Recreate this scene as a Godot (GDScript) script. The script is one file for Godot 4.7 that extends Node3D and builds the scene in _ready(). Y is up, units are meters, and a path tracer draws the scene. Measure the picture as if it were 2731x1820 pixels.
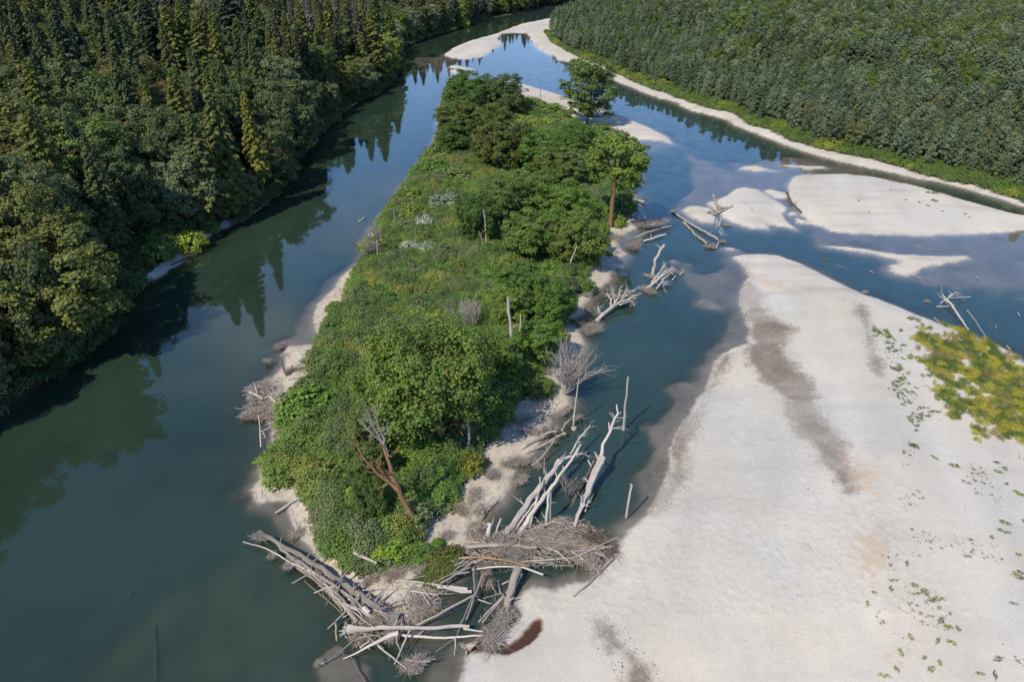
extends Node3D
# A braided river seen from a drone 60 m up: a wooded island between two channels, log jams at its tip, gravel bars, forests on both banks.
# World metres; the camera stands over the origin and looks along -z; the river's surface is y = 0.

const EYE := Vector3(0, 60, 0)
const SUN_FROM := Vector3(-0.42, 0.76, 0.50)

class Mb:                                            # collects triangles for one mesh
	var v := PackedVector3Array()
	var n := PackedVector3Array()
	var c := PackedColorArray()
	var i := PackedInt32Array()
	var flat := true
	func leaf(p: Vector3, u: Vector3, w: Vector3, nn: Vector3, col: Color) -> void:
		var b := v.size()
		v.append(p - u)
		v.append(p + w + nn)
		v.append(p + u)
		v.append(p - w + nn)
		for k in 4:
			c.append(col)
		i.append_array([b, b + 1, b + 2, b, b + 2, b + 3])
	func tube(p: Array, r: Array, sides: int, col: Color, rough := 0.0, rg: RandomNumberGenerator = null, col2 := Color(-1, 0, 0)) -> void:
		var b := v.size()
		var t := (p[1] - p[0] as Vector3).normalized()
		var u := t.cross(Vector3.UP if absf(t.y) < 0.9 else Vector3.RIGHT).normalized()
		var count := p.size()
		var streak := []
		for j in sides:
			streak.append(1.0 + (rg.randf_range(-0.30, 0.16) if rg else 0.0))
		for k in count:
			var d: Vector3 = (p[mini(k + 1, count - 1)] - p[maxi(k - 1, 0)]).normalized()
			u = (u - d * u.dot(d)).normalized()
			var w := d.cross(u)
			var cc := col if col2.r < 0.0 else col.lerp(col2, float(k) / (count - 1))
			for j in sides:
				var a := TAU * j / sides
				var o := u * cos(a) + w * sin(a)
				var rr: float = r[k]
				if rg:
					rr *= 1.0 + rg.randf_range(-rough, rough)
					var m: float = streak[j] + rg.randf_range(-0.20, 0.10)
					c.append(Color(cc.r * m, cc.g * m, cc.b * m))
				else:
					c.append(cc)
				v.append(p[k] + o * rr)
				n.append(o)
		for k in count - 1:
			for j in sides:
				var a := b + k * sides + j
				var e := b + k * sides + (j + 1) % sides
				i.append_array([a, a + sides, e + sides, a, e + sides, e])
		for end in 2:                                    # close both ends
			var base := b + (count - 1) * sides * end
			for j in range(1, sides - 1):
				if end:
					i.append_array([base, base + j + 1, base + j])
				else:
					i.append_array([base, base + j, base + j + 1])
	func mesh() -> ArrayMesh:
		var a := []
		a.resize(Mesh.ARRAY_MAX)
		a[Mesh.ARRAY_VERTEX] = v
		if n.size() == v.size():
			a[Mesh.ARRAY_NORMAL] = n
		a[Mesh.ARRAY_COLOR] = c
		a[Mesh.ARRAY_INDEX] = i
		var m := ArrayMesh.new()
		m.add_surface_from_arrays(Mesh.PRIMITIVE_TRIANGLES, a)
		return m

class Field:                                         # signed distance (metres, positive inside) to a set of outlines
	var x0: float
	var z0: float
	var nx: int
	var nz: int
	var cell: float
	var d := PackedFloat32Array()
	func _init(polys: Array, ax: float, az: float, bx: float, bz: float, size: float) -> void:
		x0 = ax
		z0 = az
		cell = size
		nx = int((bx - ax) / size) + 1
		nz = int((bz - az) / size) + 1
		var inside := PackedByteArray()
		inside.resize(nx * nz)
		for poly: PackedVector2Array in polys:
			var lo := INF
			var hi := -INF
			for q in poly:
				lo = minf(lo, q.y)
				hi = maxf(hi, q.y)
			for j in range(maxi(0, ceili((lo - z0) / cell)), mini(nz - 1, floori((hi - z0) / cell)) + 1):
				var z := z0 + j * cell
				var cuts := []
				var a := poly[poly.size() - 1]
				for e in poly:
					if (a.y > z) != (e.y > z):
						cuts.append(a.x + (z - a.y) * (e.x - a.x) / (e.y - a.y))
					a = e
				cuts.sort()
				for k in range(0, cuts.size() - 1, 2):
					for h in range(maxi(0, ceili((cuts[k] - x0) / cell)), mini(nx - 1, floori((cuts[k + 1] - x0) / cell)) + 1):
						inside[j * nx + h] = 1
		d.resize(nx * nz)
		d.fill(400.0)
		for j in nz:
			for h in nx:
				var at := j * nx + h
				if (h > 0 and inside[at] != inside[at - 1]):
					d[at] = 0.5
					d[at - 1] = 0.5
				if (j > 0 and inside[at] != inside[at - nx]):
					d[at] = 0.5
					d[at - nx] = 0.5
		for j in range(1, nz):
			for h in range(1, nx - 1):
				var at := j * nx + h
				d[at] = minf(minf(d[at], d[at - 1] + 1.0), minf(d[at - nx] + 1.0, minf(d[at - nx - 1], d[at - nx + 1]) + 1.4142))
		for j in range(nz - 2, -1, -1):
			for h in range(nx - 2, 0, -1):
				var at := j * nx + h
				d[at] = minf(minf(d[at], d[at + 1] + 1.0), minf(d[at + nx] + 1.0, minf(d[at + nx - 1], d[at + nx + 1]) + 1.4142))
		for at in nx * nz:
			d[at] *= cell if inside[at] else -cell
	func at(x: float, z: float) -> float:
		var fx := clampf((x - x0) / cell, 1.0, nx - 2.01)
		var fz := clampf((z - z0) / cell, 1.0, nz - 2.01)
		var h := int(fx)
		var j := int(fz)
		fx -= h
		fz -= j
		var k := j * nx + h
		return lerpf(lerpf(d[k], d[k + 1], fx), lerpf(d[k + nx], d[k + nx + 1], fx), fz)
	func holds(x: float, z: float) -> bool:
		return x > x0 + cell and z > z0 + cell and x < x0 + (nx - 2) * cell and z < z0 + (nz - 2) * cell

var rng := RandomNumberGenerator.new()
var noise := FastNoiseLite.new()
var fine := FastNoiseLite.new()
var used := {}
var mats := {}
var near_land: Field
var far_land: Field
var left_poly: PackedVector2Array
var island_green: PackedVector2Array
var right_green: PackedVector2Array
var shoals: Field
var shallows: Field
var flats: Field
var wet: Field
var orange: Field
var bluish: Field
var rust: Field
var isle: Field
var cam: Camera3D

func pv(a: Array) -> PackedVector2Array:
	var p := PackedVector2Array()
	for k in range(0, a.size(), 2):
		p.append(Vector2(a[k], a[k + 1]))
	return p

func numbered(called: String) -> String:
	var k: int = used.get(called, 0)
	used[called] = k + 1
	return called if k == 0 else "%s_%03d" % [called, k]

func tag(o: Node, label: String, category := "", group := "", kind := "") -> void:
	o.set_meta("label", label)
	if category:
		o.set_meta("category", category)
	if group:
		o.set_meta("group", group)
	if kind:
		o.set_meta("kind", kind)

func thing(called: String, label: String, category: String, at: Vector3, group := "") -> Node3D:
	var o := Node3D.new()
	o.name = numbered(called)
	add_child(o, true)
	o.position = at
	tag(o, label, category, group)
	return o

func part(called: String, m: Mesh, mat: Material, parent: Node3D) -> MeshInstance3D:
	var o := MeshInstance3D.new()
	o.name = called
	o.mesh = m
	o.material_override = mat
	parent.add_child(o, true)
	return o

func leaf_mat(tint: Color, key := "") -> StandardMaterial3D:
	var k := "leaf%s" % tint
	if not mats.has(k):
		var m := StandardMaterial3D.new()
		m.resource_name = "foliage"
		m.vertex_color_use_as_albedo = true
		m.albedo_color = Color(tint.r * 0.5, tint.g * 0.5, tint.b * 0.5).linear_to_srgb()
		m.roughness = 0.62
		m.metallic_specular = 0.35
		m.backlight_enabled = true
		m.backlight = Color(0.80, 0.80, 0.80)
		mats[k] = m
	return mats[k]

func bark_mat() -> StandardMaterial3D:
	if not mats.has("bark"):
		var m := StandardMaterial3D.new()
		m.resource_name = "bark"
		m.vertex_color_use_as_albedo = true
		m.roughness = 0.9
		m.metallic_specular = 0.2
		var nt := NoiseTexture2D.new()
		nt.width = 256
		nt.height = 256
		nt.seamless = true
		var f := FastNoiseLite.new()
		f.seed = 5
		f.frequency = 0.03
		nt.noise = f
		var ramp := Gradient.new()
		ramp.colors = PackedColorArray([Color(0.72, 0.70, 0.68), Color(1, 1, 1)])
		nt.color_ramp = ramp
		m.albedo_texture = nt
		m.uv1_triplanar = true
		m.uv1_world_triplanar = true
		m.uv1_scale = Vector3(0.9, 0.9, 0.9)
		mats["bark"] = m
	return mats["bark"]

func jit(c: Color, a: float) -> Color:
	var m := 1.0 + rng.randf_range(-a, a)
	var h := rng.randf_range(-a, a) * 0.35
	return Color(c.r * m * (1.0 + h), c.g * m, c.b * m * (1.0 - h)) * 2.0   # the leaf material halves it again, which keeps dark tones exact

func ball() -> Vector3:
	var z := rng.randf_range(-1, 1)
	var a := rng.randf() * TAU
	var s := sqrt(1 - z * z)
	return Vector3(s * cos(a), z, s * sin(a))

func clump(mb: Mb, p: Vector3, r: float, squash: float, count: int, size: float, col: Color, away: Vector3, spread := 0.28) -> void:
	var cc := jit(col, spread * 0.6) * 0.5
	for k in count:
		var o := ball()
		if o.y < -0.5:
			o.y = -o.y * 0.7
		var q := Vector3(o.x, o.y * squash, o.z) * r * pow(rng.randf(), 0.28)
		var nn := (o * 0.7 + away * 0.5 + Vector3(0, 0.38, 0) + ball() * 0.75).normalized()
		var u := nn.cross(ball()).normalized()
		var w := nn.cross(u)
		var s := size * rng.randf_range(0.6, 1.25)
		mb.leaf(p + q, u * s * 0.62, w * s * 0.42, nn * s * 0.12, jit(cc, spread))

# ---------------------------------------------------------------- plants, each as [trunk mesh, crown mesh, height]

func broadleaf(sd: int, h: float, r: float, foot: float, lobes: int, clumps: int, leaves: int, size: float, col: Color, wood: Color, tr := 0.0) -> Array:
	rng.seed = sd
	var tk := Mb.new()
	var cr := Mb.new()
	var rt := h * 0.022 if tr == 0.0 else tr
	var fork := h * foot
	var lean := Vector3(rng.randf_range(-0.06, 0.06) * h, 0, rng.randf_range(-0.06, 0.06) * h)
	var top := Vector3(0, fork, 0) + lean * 0.5
	tk.tube([Vector3(0, -1.5, 0), Vector3(0, 0.4, 0), top * 0.5, top], [rt * 1.7, rt * 1.25, rt, rt * 0.85], 7, wood, 0.12, rng)
	var balls := []
	var cy := h * (foot + (1.0 - foot) * 0.46)
	var tall := h - cy
	for k in lobes:
		var a := k * 2.39996 + rng.randf_range(-0.35, 0.35)
		var up := lerpf(-0.72, 0.80, (k + 0.5) / lobes)
		var away := r * 0.60 * sqrt(1.0 - up * up) * rng.randf_range(0.80, 1.12)
		var rb := r * rng.randf_range(0.38, 0.54)
		var cen := Vector3(cos(a) * away, cy + up * (tall - rb * 0.45), sin(a) * away) + lean
		balls.append([cen, rb])
		var mid := top.lerp(cen, 0.5) + Vector3(0, rng.randf_range(-0.04, 0.06) * h, 0)
		tk.tube([top, mid, cen], [rt * 0.62, rt * 0.42, rt * 0.18], 5, wood, 0.12, rng)
		for q in 4:
			var tip: Vector3 = cen + ball() * rb * 0.8
			tk.tube([mid.lerp(cen, 0.3 + 0.15 * q), tip], [rt * 0.22, rt * 0.07], 4, wood)
	for k in clumps:
		var bl: Array = balls[k % lobes]
		var o := ball()
		var out: Vector3 = (bl[0] - Vector3(lean.x, cy, lean.z)).normalized()
		o = (o + out * 0.55 + Vector3(0, 0.18, 0)).normalized()
		var p: Vector3 = bl[0] + o * bl[1] * rng.randf_range(0.60, 1.12)
		clump(cr, p, bl[1] * rng.randf_range(0.22, 0.44), 0.92, leaves, size, col, o)
	return [tk.mesh(), cr.mesh(), h]

func cedar(sd: int, h: float, r: float, col: Color, branches: int, sprays: int, size: float, droop: float, start := 0.12) -> Array:
	rng.seed = sd
	var tk := Mb.new()
	var cr := Mb.new()
	var rt := h * 0.014
	var wood := Color(0.13, 0.105, 0.085)
	tk.tube([Vector3(0, -1.5, 0), Vector3(0, h * 0.3, 0), Vector3(0, h * 0.7, 0), Vector3(0, h, 0)], [rt * 1.5, rt, rt * 0.6, 0.03], 6, wood, 0.1, rng)
	for k in branches:
		var t := start + (1.0 - start) * pow((k + 0.5) / branches, 0.85)
		var y := h * t
		var reach := r * pow(1.0 - t, 0.85) * rng.randf_range(0.55, 1.25) + 0.2
		if t < 0.3:
			reach *= 0.65 + t
		var a := k * 2.39996 + rng.randf_range(-0.3, 0.3)
		var dir := Vector3(cos(a), 0, sin(a))
		var tip := Vector3(0, y, 0) + dir * reach + Vector3(0, reach * (0.10 - droop), 0)
		var mid := Vector3(0, y, 0) + dir * reach * 0.5 + Vector3(0, reach * 0.08, 0)
		tk.tube([Vector3(0, y, 0), mid, tip], [rt * 0.25 * (1.2 - t), rt * 0.16 * (1.2 - t), 0.02], 3, wood)
		var cc := jit(col, 0.18) * 0.5
		var count := int(sprays * (0.35 + 0.65 * reach / r))
		for s in count:
			var f := sqrt(rng.randf()) * 1.05
			var p := (Vector3(0, y, 0).lerp(mid, f * 2.0) if f < 0.5 else mid.lerp(tip, f * 2.0 - 1.0))
			var side := dir.cross(Vector3.UP) * rng.randf_range(-1, 1) * reach * 0.30 * (1.15 - f * 0.7)
			p += side + Vector3(0, -absf(rng.randfn(0, 0.10)) * reach - 0.05, 0)
			var u := (dir * 0.55 + side * 0.3 + Vector3(0, -0.25 - droop, 0) + ball() * 0.45).normalized()
			var w := u.cross((Vector3.UP + ball() * 0.7).normalized()).normalized()
			var z := size * rng.randf_range(0.6, 1.3)
			cr.leaf(p, u * z * 0.75, w * z * 0.34, Vector3(0, -0.12 * z, 0), jit(cc, 0.25))
	return [tk.mesh(), cr.mesh(), h]

func poplar(sd: int, h: float, r: float, clumps: int, leaves: int, size: float, col: Color, wood: Color) -> Array:
	rng.seed = sd
	var tk := Mb.new()
	var cr := Mb.new()
	var rt := h * 0.011
	tk.tube([Vector3(0, -1.0, 0), Vector3(rng.randf_range(-0.2, 0.2), h * 0.5, 0), Vector3(0, h * 0.96, 0)], [rt * 1.4, rt, 0.03], 5, wood, 0.08, rng)
	for k in clumps:
		var t := 0.22 + 0.78 * pow((k + 0.5) / clumps, 0.8)
		var wide := r * sin(PI * clampf(pow(t, 0.75) * 0.93 + 0.04, 0, 1)) * rng.randf_range(0.45, 1.15)
		var a := k * 2.39996 + rng.randf_range(-0.5, 0.5)
		var o := Vector3(cos(a), 0.35, sin(a)).normalized()
		var p := Vector3(cos(a) * wide, h * t + rng.randf_range(-0.3, 0.3), sin(a) * wide)
		tk.tube([Vector3(0, h * t - wide * 0.9, 0), p], [rt * 0.3, 0.02], 3, wood)
		clump(cr, p, r * rng.randf_range(0.30, 0.46), 1.1, leaves, size, col, o)
	return [tk.mesh(), cr.mesh(), h]

func shrub(sd: int, h: float, r: float, clumps: int, leaves: int, size: float, col: Color) -> Array:
	rng.seed = sd
	var tk := Mb.new()
	var cr := Mb.new()
	var wood := Color(0.16, 0.12, 0.09)
	for k in clumps:
		var a := k * 2.39996 + rng.randf_range(-0.3, 0.3)
		var up := clampf((k + 0.5) / clumps, 0, 1)
		var o := Vector3(cos(a) * sqrt(1 - up * up), up, sin(a) * sqrt(1 - up * up))
		var p := Vector3(o.x * r, o.y * h * 0.86, o.z * r) * rng.randf_range(0.66, 1.0)
		tk.tube([Vector3(0, -0.5, 0), Vector3(p.x * 0.4, p.y * 0.6, p.z * 0.4), p], [0.05, 0.04, 0.015], 3, wood)
		clump(cr, p, r * rng.randf_range(0.24, 0.38), 0.8, leaves, size, col, o)
	return [tk.mesh(), cr.mesh(), h]

func twig(mb: Mb, p: Vector3, dir: Vector3, length: float, r: float, level: int, kids: int, col: Color, spread: float, rise: float) -> void:
	var pts := [p]
	var rad := [r]
	var q := p
	var d := dir
	var steps := 3 if level > 0 else 2
	for s in steps:
		d = (d + ball() * 0.20 + Vector3(0, rise, 0)).normalized()
		q += d * length / steps
		pts.append(q)
		rad.append(lerpf(r, r * 0.35, (s + 1.0) / steps))
	mb.tube(pts, rad, 5 if level > 1 else 3, col, 0.1, rng)
	if level == 0:
		return
	for k in kids:
		var t := rng.randf_range(0.3, 1.0)
		var seg := mini(int(t * steps), steps - 1)
		var from: Vector3 = (pts[seg] as Vector3).lerp(pts[seg + 1], t * steps - seg)
		var dd := (d + ball() * spread).normalized()
		twig(mb, from, dd, length * rng.randf_range(0.4, 0.66), r * lerpf(0.6, 0.35, t), level - 1, kids, col, spread, rise)

func bare_tree(label: String, at: Vector3, dir: Vector3, length: float, r: float, levels: int, kids: int, col: Color, spread: float, rise: float, sd: int, called := "dead_tree", cat := "dead tree") -> void:
	rng.seed = sd
	var o := thing(called, label, cat, at)
	var tk := Mb.new()
	var br := Mb.new()
	var pts := [Vector3(0, -0.6, 0), Vector3.ZERO]
	var rad := [r * 1.25, r * 1.1]
	var q := Vector3.ZERO
	var d := dir.normalized()
	for s in 6:
		d = (d + ball() * 0.07).normalized()
		q += d * length / 6.0
		pts.append(q)
		rad.append(lerpf(r, r * 0.18, (s + 1) / 6.0))
	tk.tube(pts, rad, 7, col, 0.1, rng)
	for k in kids * 3:
		var t := rng.randf_range(0.25, 0.98)
		var seg := mini(int(t * 6), 5) + 1
		var from: Vector3 = (pts[seg] as Vector3).lerp(pts[seg + 1], t * 6 - seg + 1)
		twig(br, from, (d * 0.55 + ball() * spread).normalized(), length * rng.randf_range(0.18, 0.42) * (1.25 - t * 0.6), r * lerpf(0.5, 0.16, t), levels, kids, col, spread, rise)
	part("trunk", tk.mesh(), bark_mat(), o)
	part("branches", br.mesh(), bark_mat(), o)

func bare_bush(label: String, at: Vector3, h: float, r: float, stems: int, col: Color, sd: int, lean := Vector3.ZERO) -> void:
	rng.seed = sd
	var o := thing("bare_shrub", label, "dead shrub", at)
	var trunk := Mb.new()
	var br := Mb.new()
	for k in stems:
		var a := k * 2.39996
		var f := sqrt((k + 0.5) / stems)
		var dir := (Vector3(cos(a) * f * r, h * (1.05 - 0.45 * f * f), sin(a) * f * r) + lean).normalized()
		var mb := trunk if k < 3 else br
		twig(mb, Vector3(cos(a), 0, sin(a)) * 0.15, dir, h * rng.randf_range(0.6, 0.8), 0.055 + 0.01 * h, 2, 4, col, 0.55, 0.05)
	part("stem", trunk.mesh(), bark_mat(), o)
	part("branches", br.mesh(), bark_mat(), o)

# ---------------------------------------------------------------- dead wood

func wood_tone(k: int) -> Color:
	return [Color(0.44, 0.40, 0.37), Color(0.60, 0.56, 0.53), Color(0.36, 0.28, 0.235), Color(0.17, 0.145, 0.125), Color(0.31, 0.29, 0.275), Color(0.42, 0.26, 0.14)][k]

func driftwood(called: String, label: String, cat: String, group: String, p: Array, r0: float, r1: float, tone: int, stubs: int, flare: int) -> void:
	rng.seed = hash(label)
	var o := thing(called, label, cat, p[0], group)
	var col := wood_tone(tone)
	var pts := []
	var rad := []
	var total := 0.0
	for k in p.size() - 1:
		total += (p[k] as Vector3).distance_to(p[k + 1])
	var run := 0.0
	for k in p.size() - 1:
		var a: Vector3 = p[k]
		var b: Vector3 = p[k + 1]
		var steps := maxi(2, int(a.distance_to(b) / 0.9))
		for s in steps + (1 if k == p.size() - 2 else 0):
			var f := float(s) / steps
			var t := (run + a.distance_to(b) * f) / total
			var rr := lerpf(r0, r1, t) * 0.88
			var wob := ball() * rr * (0.0 if (k == 0 and s == 0) else 0.42)
			pts.append(a.lerp(b, f) - p[0] + wob)
			rad.append(rr * (1.0 + (1.5 * exp(-t * total / (r0 * 4.0)) if flare else 0.0)))
		run += a.distance_to(b)
	var mb := Mb.new()
	mb.tube(pts, rad, 9 if r0 > 0.12 else 6, col, 0.18, rng)
	part("trunk", mb.mesh(), bark_mat(), o)
	for k in stubs:
		var t := rng.randf_range(0.12, 0.95)
		var at := t * (pts.size() - 1)
		var seg := mini(int(at), pts.size() - 2)
		var from: Vector3 = (pts[seg] as Vector3).lerp(pts[seg + 1], at - seg)
		var along: Vector3 = (pts[seg + 1] - pts[seg] as Vector3).normalized()
		var out := along.cross(ball()).normalized()
		if out.y < -0.3:
			out.y = -out.y
		var length := clampf(rng.randf_range(3.0, 8.0) * lerpf(r0, r1, t), 0.35, 2.6)
		var st := Mb.new()
		var d := (out + along * rng.randf_range(-0.1, 0.7)).normalized()
		st.tube([from, from + d * length * 0.5, from + (d + ball() * 0.25).normalized() * length], [lerpf(r0, r1, t) * 0.34, lerpf(r0, r1, t) * 0.24, 0.015], 5, col, 0.1, rng)
		part("branch", st.mesh(), bark_mat(), o)
	if flare:
		for k in 9:
			var along: Vector3 = (pts[0] - pts[1] as Vector3).normalized()
			var out := (along.cross(ball()).normalized() + along * rng.randf_range(0.2, 0.8)).normalized()
			var st := Mb.new()
			st.tube([Vector3.ZERO, out * r0 * 2.2, (out + ball() * 0.3).normalized() * r0 * rng.randf_range(3.2, 4.6)], [r0 * 0.8, r0 * 0.45, r0 * 0.10], 5, col, 0.15, rng)
			part("root", st.mesh(), bark_mat(), o)

func limbed(called: String, label: String, cat: String, limbs: Array) -> void:   # one tree: a trunk, then limbs, each [points, radius at foot, radius at tip, tone, twigs]
	rng.seed = hash(label)
	var root: Vector3 = limbs[0][0][0]
	var o := thing(called, label, cat, root)
	for n in limbs.size():
		var l: Array = limbs[n]
		var p: Array = l[0]
		var col := wood_tone(l[3])
		var pts := []
		var rad := []
		var total := 0
		for k in p.size() - 1:
			total += maxi(2, int((p[k] as Vector3).distance_to(p[k + 1]) / 0.8))
		var run := 0
		for k in p.size() - 1:
			var steps := maxi(2, int((p[k] as Vector3).distance_to(p[k + 1]) / 0.8))
			for q in steps + (1 if k == p.size() - 2 else 0):
				var rr := lerpf(l[1], l[2], float(run + q) / total)
				pts.append((p[k] as Vector3).lerp(p[k + 1], float(q) / steps) - root + ball() * rr * 0.3)
				rad.append(rr)
			run += steps
		var mb := Mb.new()
		mb.tube(pts, rad, 8 if n == 0 else 6, col, 0.16, rng)
		part("trunk" if n == 0 else "limb", mb.mesh(), bark_mat(), o)
		if l[4] == 0:
			continue
		var tw := Mb.new()
		for k in l[4]:
			var at := rng.randf_range(0.25, 1.0) * (pts.size() - 1)
			var seg := mini(int(at), pts.size() - 2)
			var from: Vector3 = (pts[seg] as Vector3).lerp(pts[seg + 1], at - seg)
			var along: Vector3 = (pts[seg + 1] - pts[seg] as Vector3).normalized()
			twig(tw, from, (along * 0.8 + ball() * 0.8).normalized(), rng.randf_range(0.5, 1.7), rad[seg] * 0.4 + 0.008, 1, 4, col, 0.6, 0.03)
		part("twigs", tw.mesh(), bark_mat(), o).set_meta("kind", "stuff")

func brush(label: String, at: Vector3, r: float, flat: float, tone: int, count: int) -> void:
	rng.seed = hash(label)
	var o := thing("dead_brush", label, "brushwood", at, "mats of dead grey twigs caught in the jams and shallows")
	var mb := Mb.new()
	var col := wood_tone(tone).lerp(wood_tone(0), 0.0 if tone == 3 else 0.45)
	var lean := rng.randf() * TAU
	var long := rng.randf_range(0.75, 1.30)
	var axis := Vector3(cos(lean), 0, sin(lean))
	var cores := []
	for k in 5:
		cores.append((axis * rng.randf_range(-0.6, 0.6) * long + ball() * 0.28) * r)
	for k in int(count * 2.2):
		var b := ball()
		b.y = absf(b.y)
		b += axis * b.dot(axis) * (long - 0.8)
		var dir := Vector3(b.x, b.y * flat * rng.randf_range(0.4, 1.2), b.z)
		var core: Vector3 = cores[k % 5]
		var from := Vector3(core.x, absf(core.y) * flat * 0.5, core.z) + Vector3(rng.randfn(0, 0.16), absf(rng.randfn(0.03, 0.08)), rng.randfn(0, 0.16)) * r
		var length := r * rng.randf_range(0.18, 0.62) * (1.5 if k % 11 == 0 else 1.0)
		var mid := from + dir * length * 0.55 + ball() * r * 0.07
		var tip := from + (dir + ball() * 0.42) * length
		if tip.y + at.y < 0 and at.y > -0.05:
			tip.y = 0.02
		var thick := rng.randf_range(0.008, 0.022) + (0.035 if k % 23 == 0 else 0.0)
		mb.tube([from, mid, tip], [thick, thick * 0.8, thick * 0.3], 3, col * rng.randf_range(0.75, 1.45))
	part("twigs", mb.mesh(), bark_mat(), o)

func snag(label: String, p: Array, r0: float, r1: float, tone: int, stubs: int) -> void:
	driftwood("standing_snag", label, "dead tree", "", p, r0, r1, tone, stubs, 0)

# ---------------------------------------------------------------- ground

func land_at(x: float, z: float) -> float:
	var wx := noise.get_noise_2d(x * 3.0, z * 3.0) * 0.55
	var wz := noise.get_noise_2d(x * 3.0 + 300.0, z * 3.0) * 0.55
	if near_land.holds(x, z):
		return near_land.at(x + wx, z + wz) + fine.get_noise_2d(x * 5.0, z * 5.0) * 0.10
	return far_land.at(x + wx, z + wz)

func n_fine(x: float, z: float) -> float:
	return fine.get_noise_2d(x * 8.0, z * 8.0)

func height_at(x: float, z: float, s: float) -> float:
	if s > 0.0:
		var h := 0.04 + 0.50 * (1.0 - exp(-s / 5.0)) + minf(s, 3.0) * 0.06
		h += noise.get_noise_2d(x * 0.9, z * 0.9) * 0.11 * clampf(s * 0.3, 0, 1) + fine.get_noise_2d(x * 2.0, z * 2.0) * 0.022 * clampf(s * 0.5, 0, 1)
		var w := rust.at(x, z)
		if w > -0.6 and rust.holds(x, z):
			h = lerpf(h, -0.22, smoothstep(-0.5, 0.35, w))
		if isle.holds(x, z):
			h += 0.9 * smoothstep(-0.8, 3.0, isle.at(x, z)) + 0.10 * maxf(0.0, n_fine(x, z)) * smoothstep(0.3, 1.2, s)
		elif x < -20.0 and Geometry2D.is_point_in_polygon(Vector2(x, z), left_poly):
			h += minf(0.35 * maxf(0, s - 1.5), 2.5) + minf(maxf(0, s - 8.0) * 0.07, 14.0)
		elif x > 40.0 and z < -140.0 and s > 4.0 and Geometry2D.is_point_in_polygon(Vector2(x, z), right_green):
			h += 0.8 * smoothstep(5.0, 12.0, s)
		return h
	var depth := minf(0.04 + 0.30 * -s + 0.03 * s * s, 3.4 if x < z * 0.08 else 2.3)
	if shallows.holds(x, z):
		var k := smoothstep(-1.2, 1.2, shallows.at(x, z) + noise.get_noise_2d(x * 4.0, z * 4.0) * 0.8)
		depth = lerpf(depth, minf(depth, 0.20), k)
	if shoals.holds(x, z):
		var k := smoothstep(-3.0, 3.0, shoals.at(x, z) + noise.get_noise_2d(x * 1.5, z * 1.5) * 5.0 + noise.get_noise_2d(x * 5.0, z * 5.0) * 1.2 + 0.8)
		depth = lerpf(depth, minf(depth, 0.34 if z > -105.0 else 0.46), k)
		if flats.holds(x, z):
			depth = lerpf(depth, minf(depth, 1.0), smoothstep(-8.0, 6.0, flats.at(x, z) + noise.get_noise_2d(x * 1.5, z * 1.5) * 4.0))
	depth *= 1.0 + 0.25 * noise.get_noise_2d(x * 2.0, z * 2.0 + 70.0)
	return -maxf(depth, 0.01)

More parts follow.
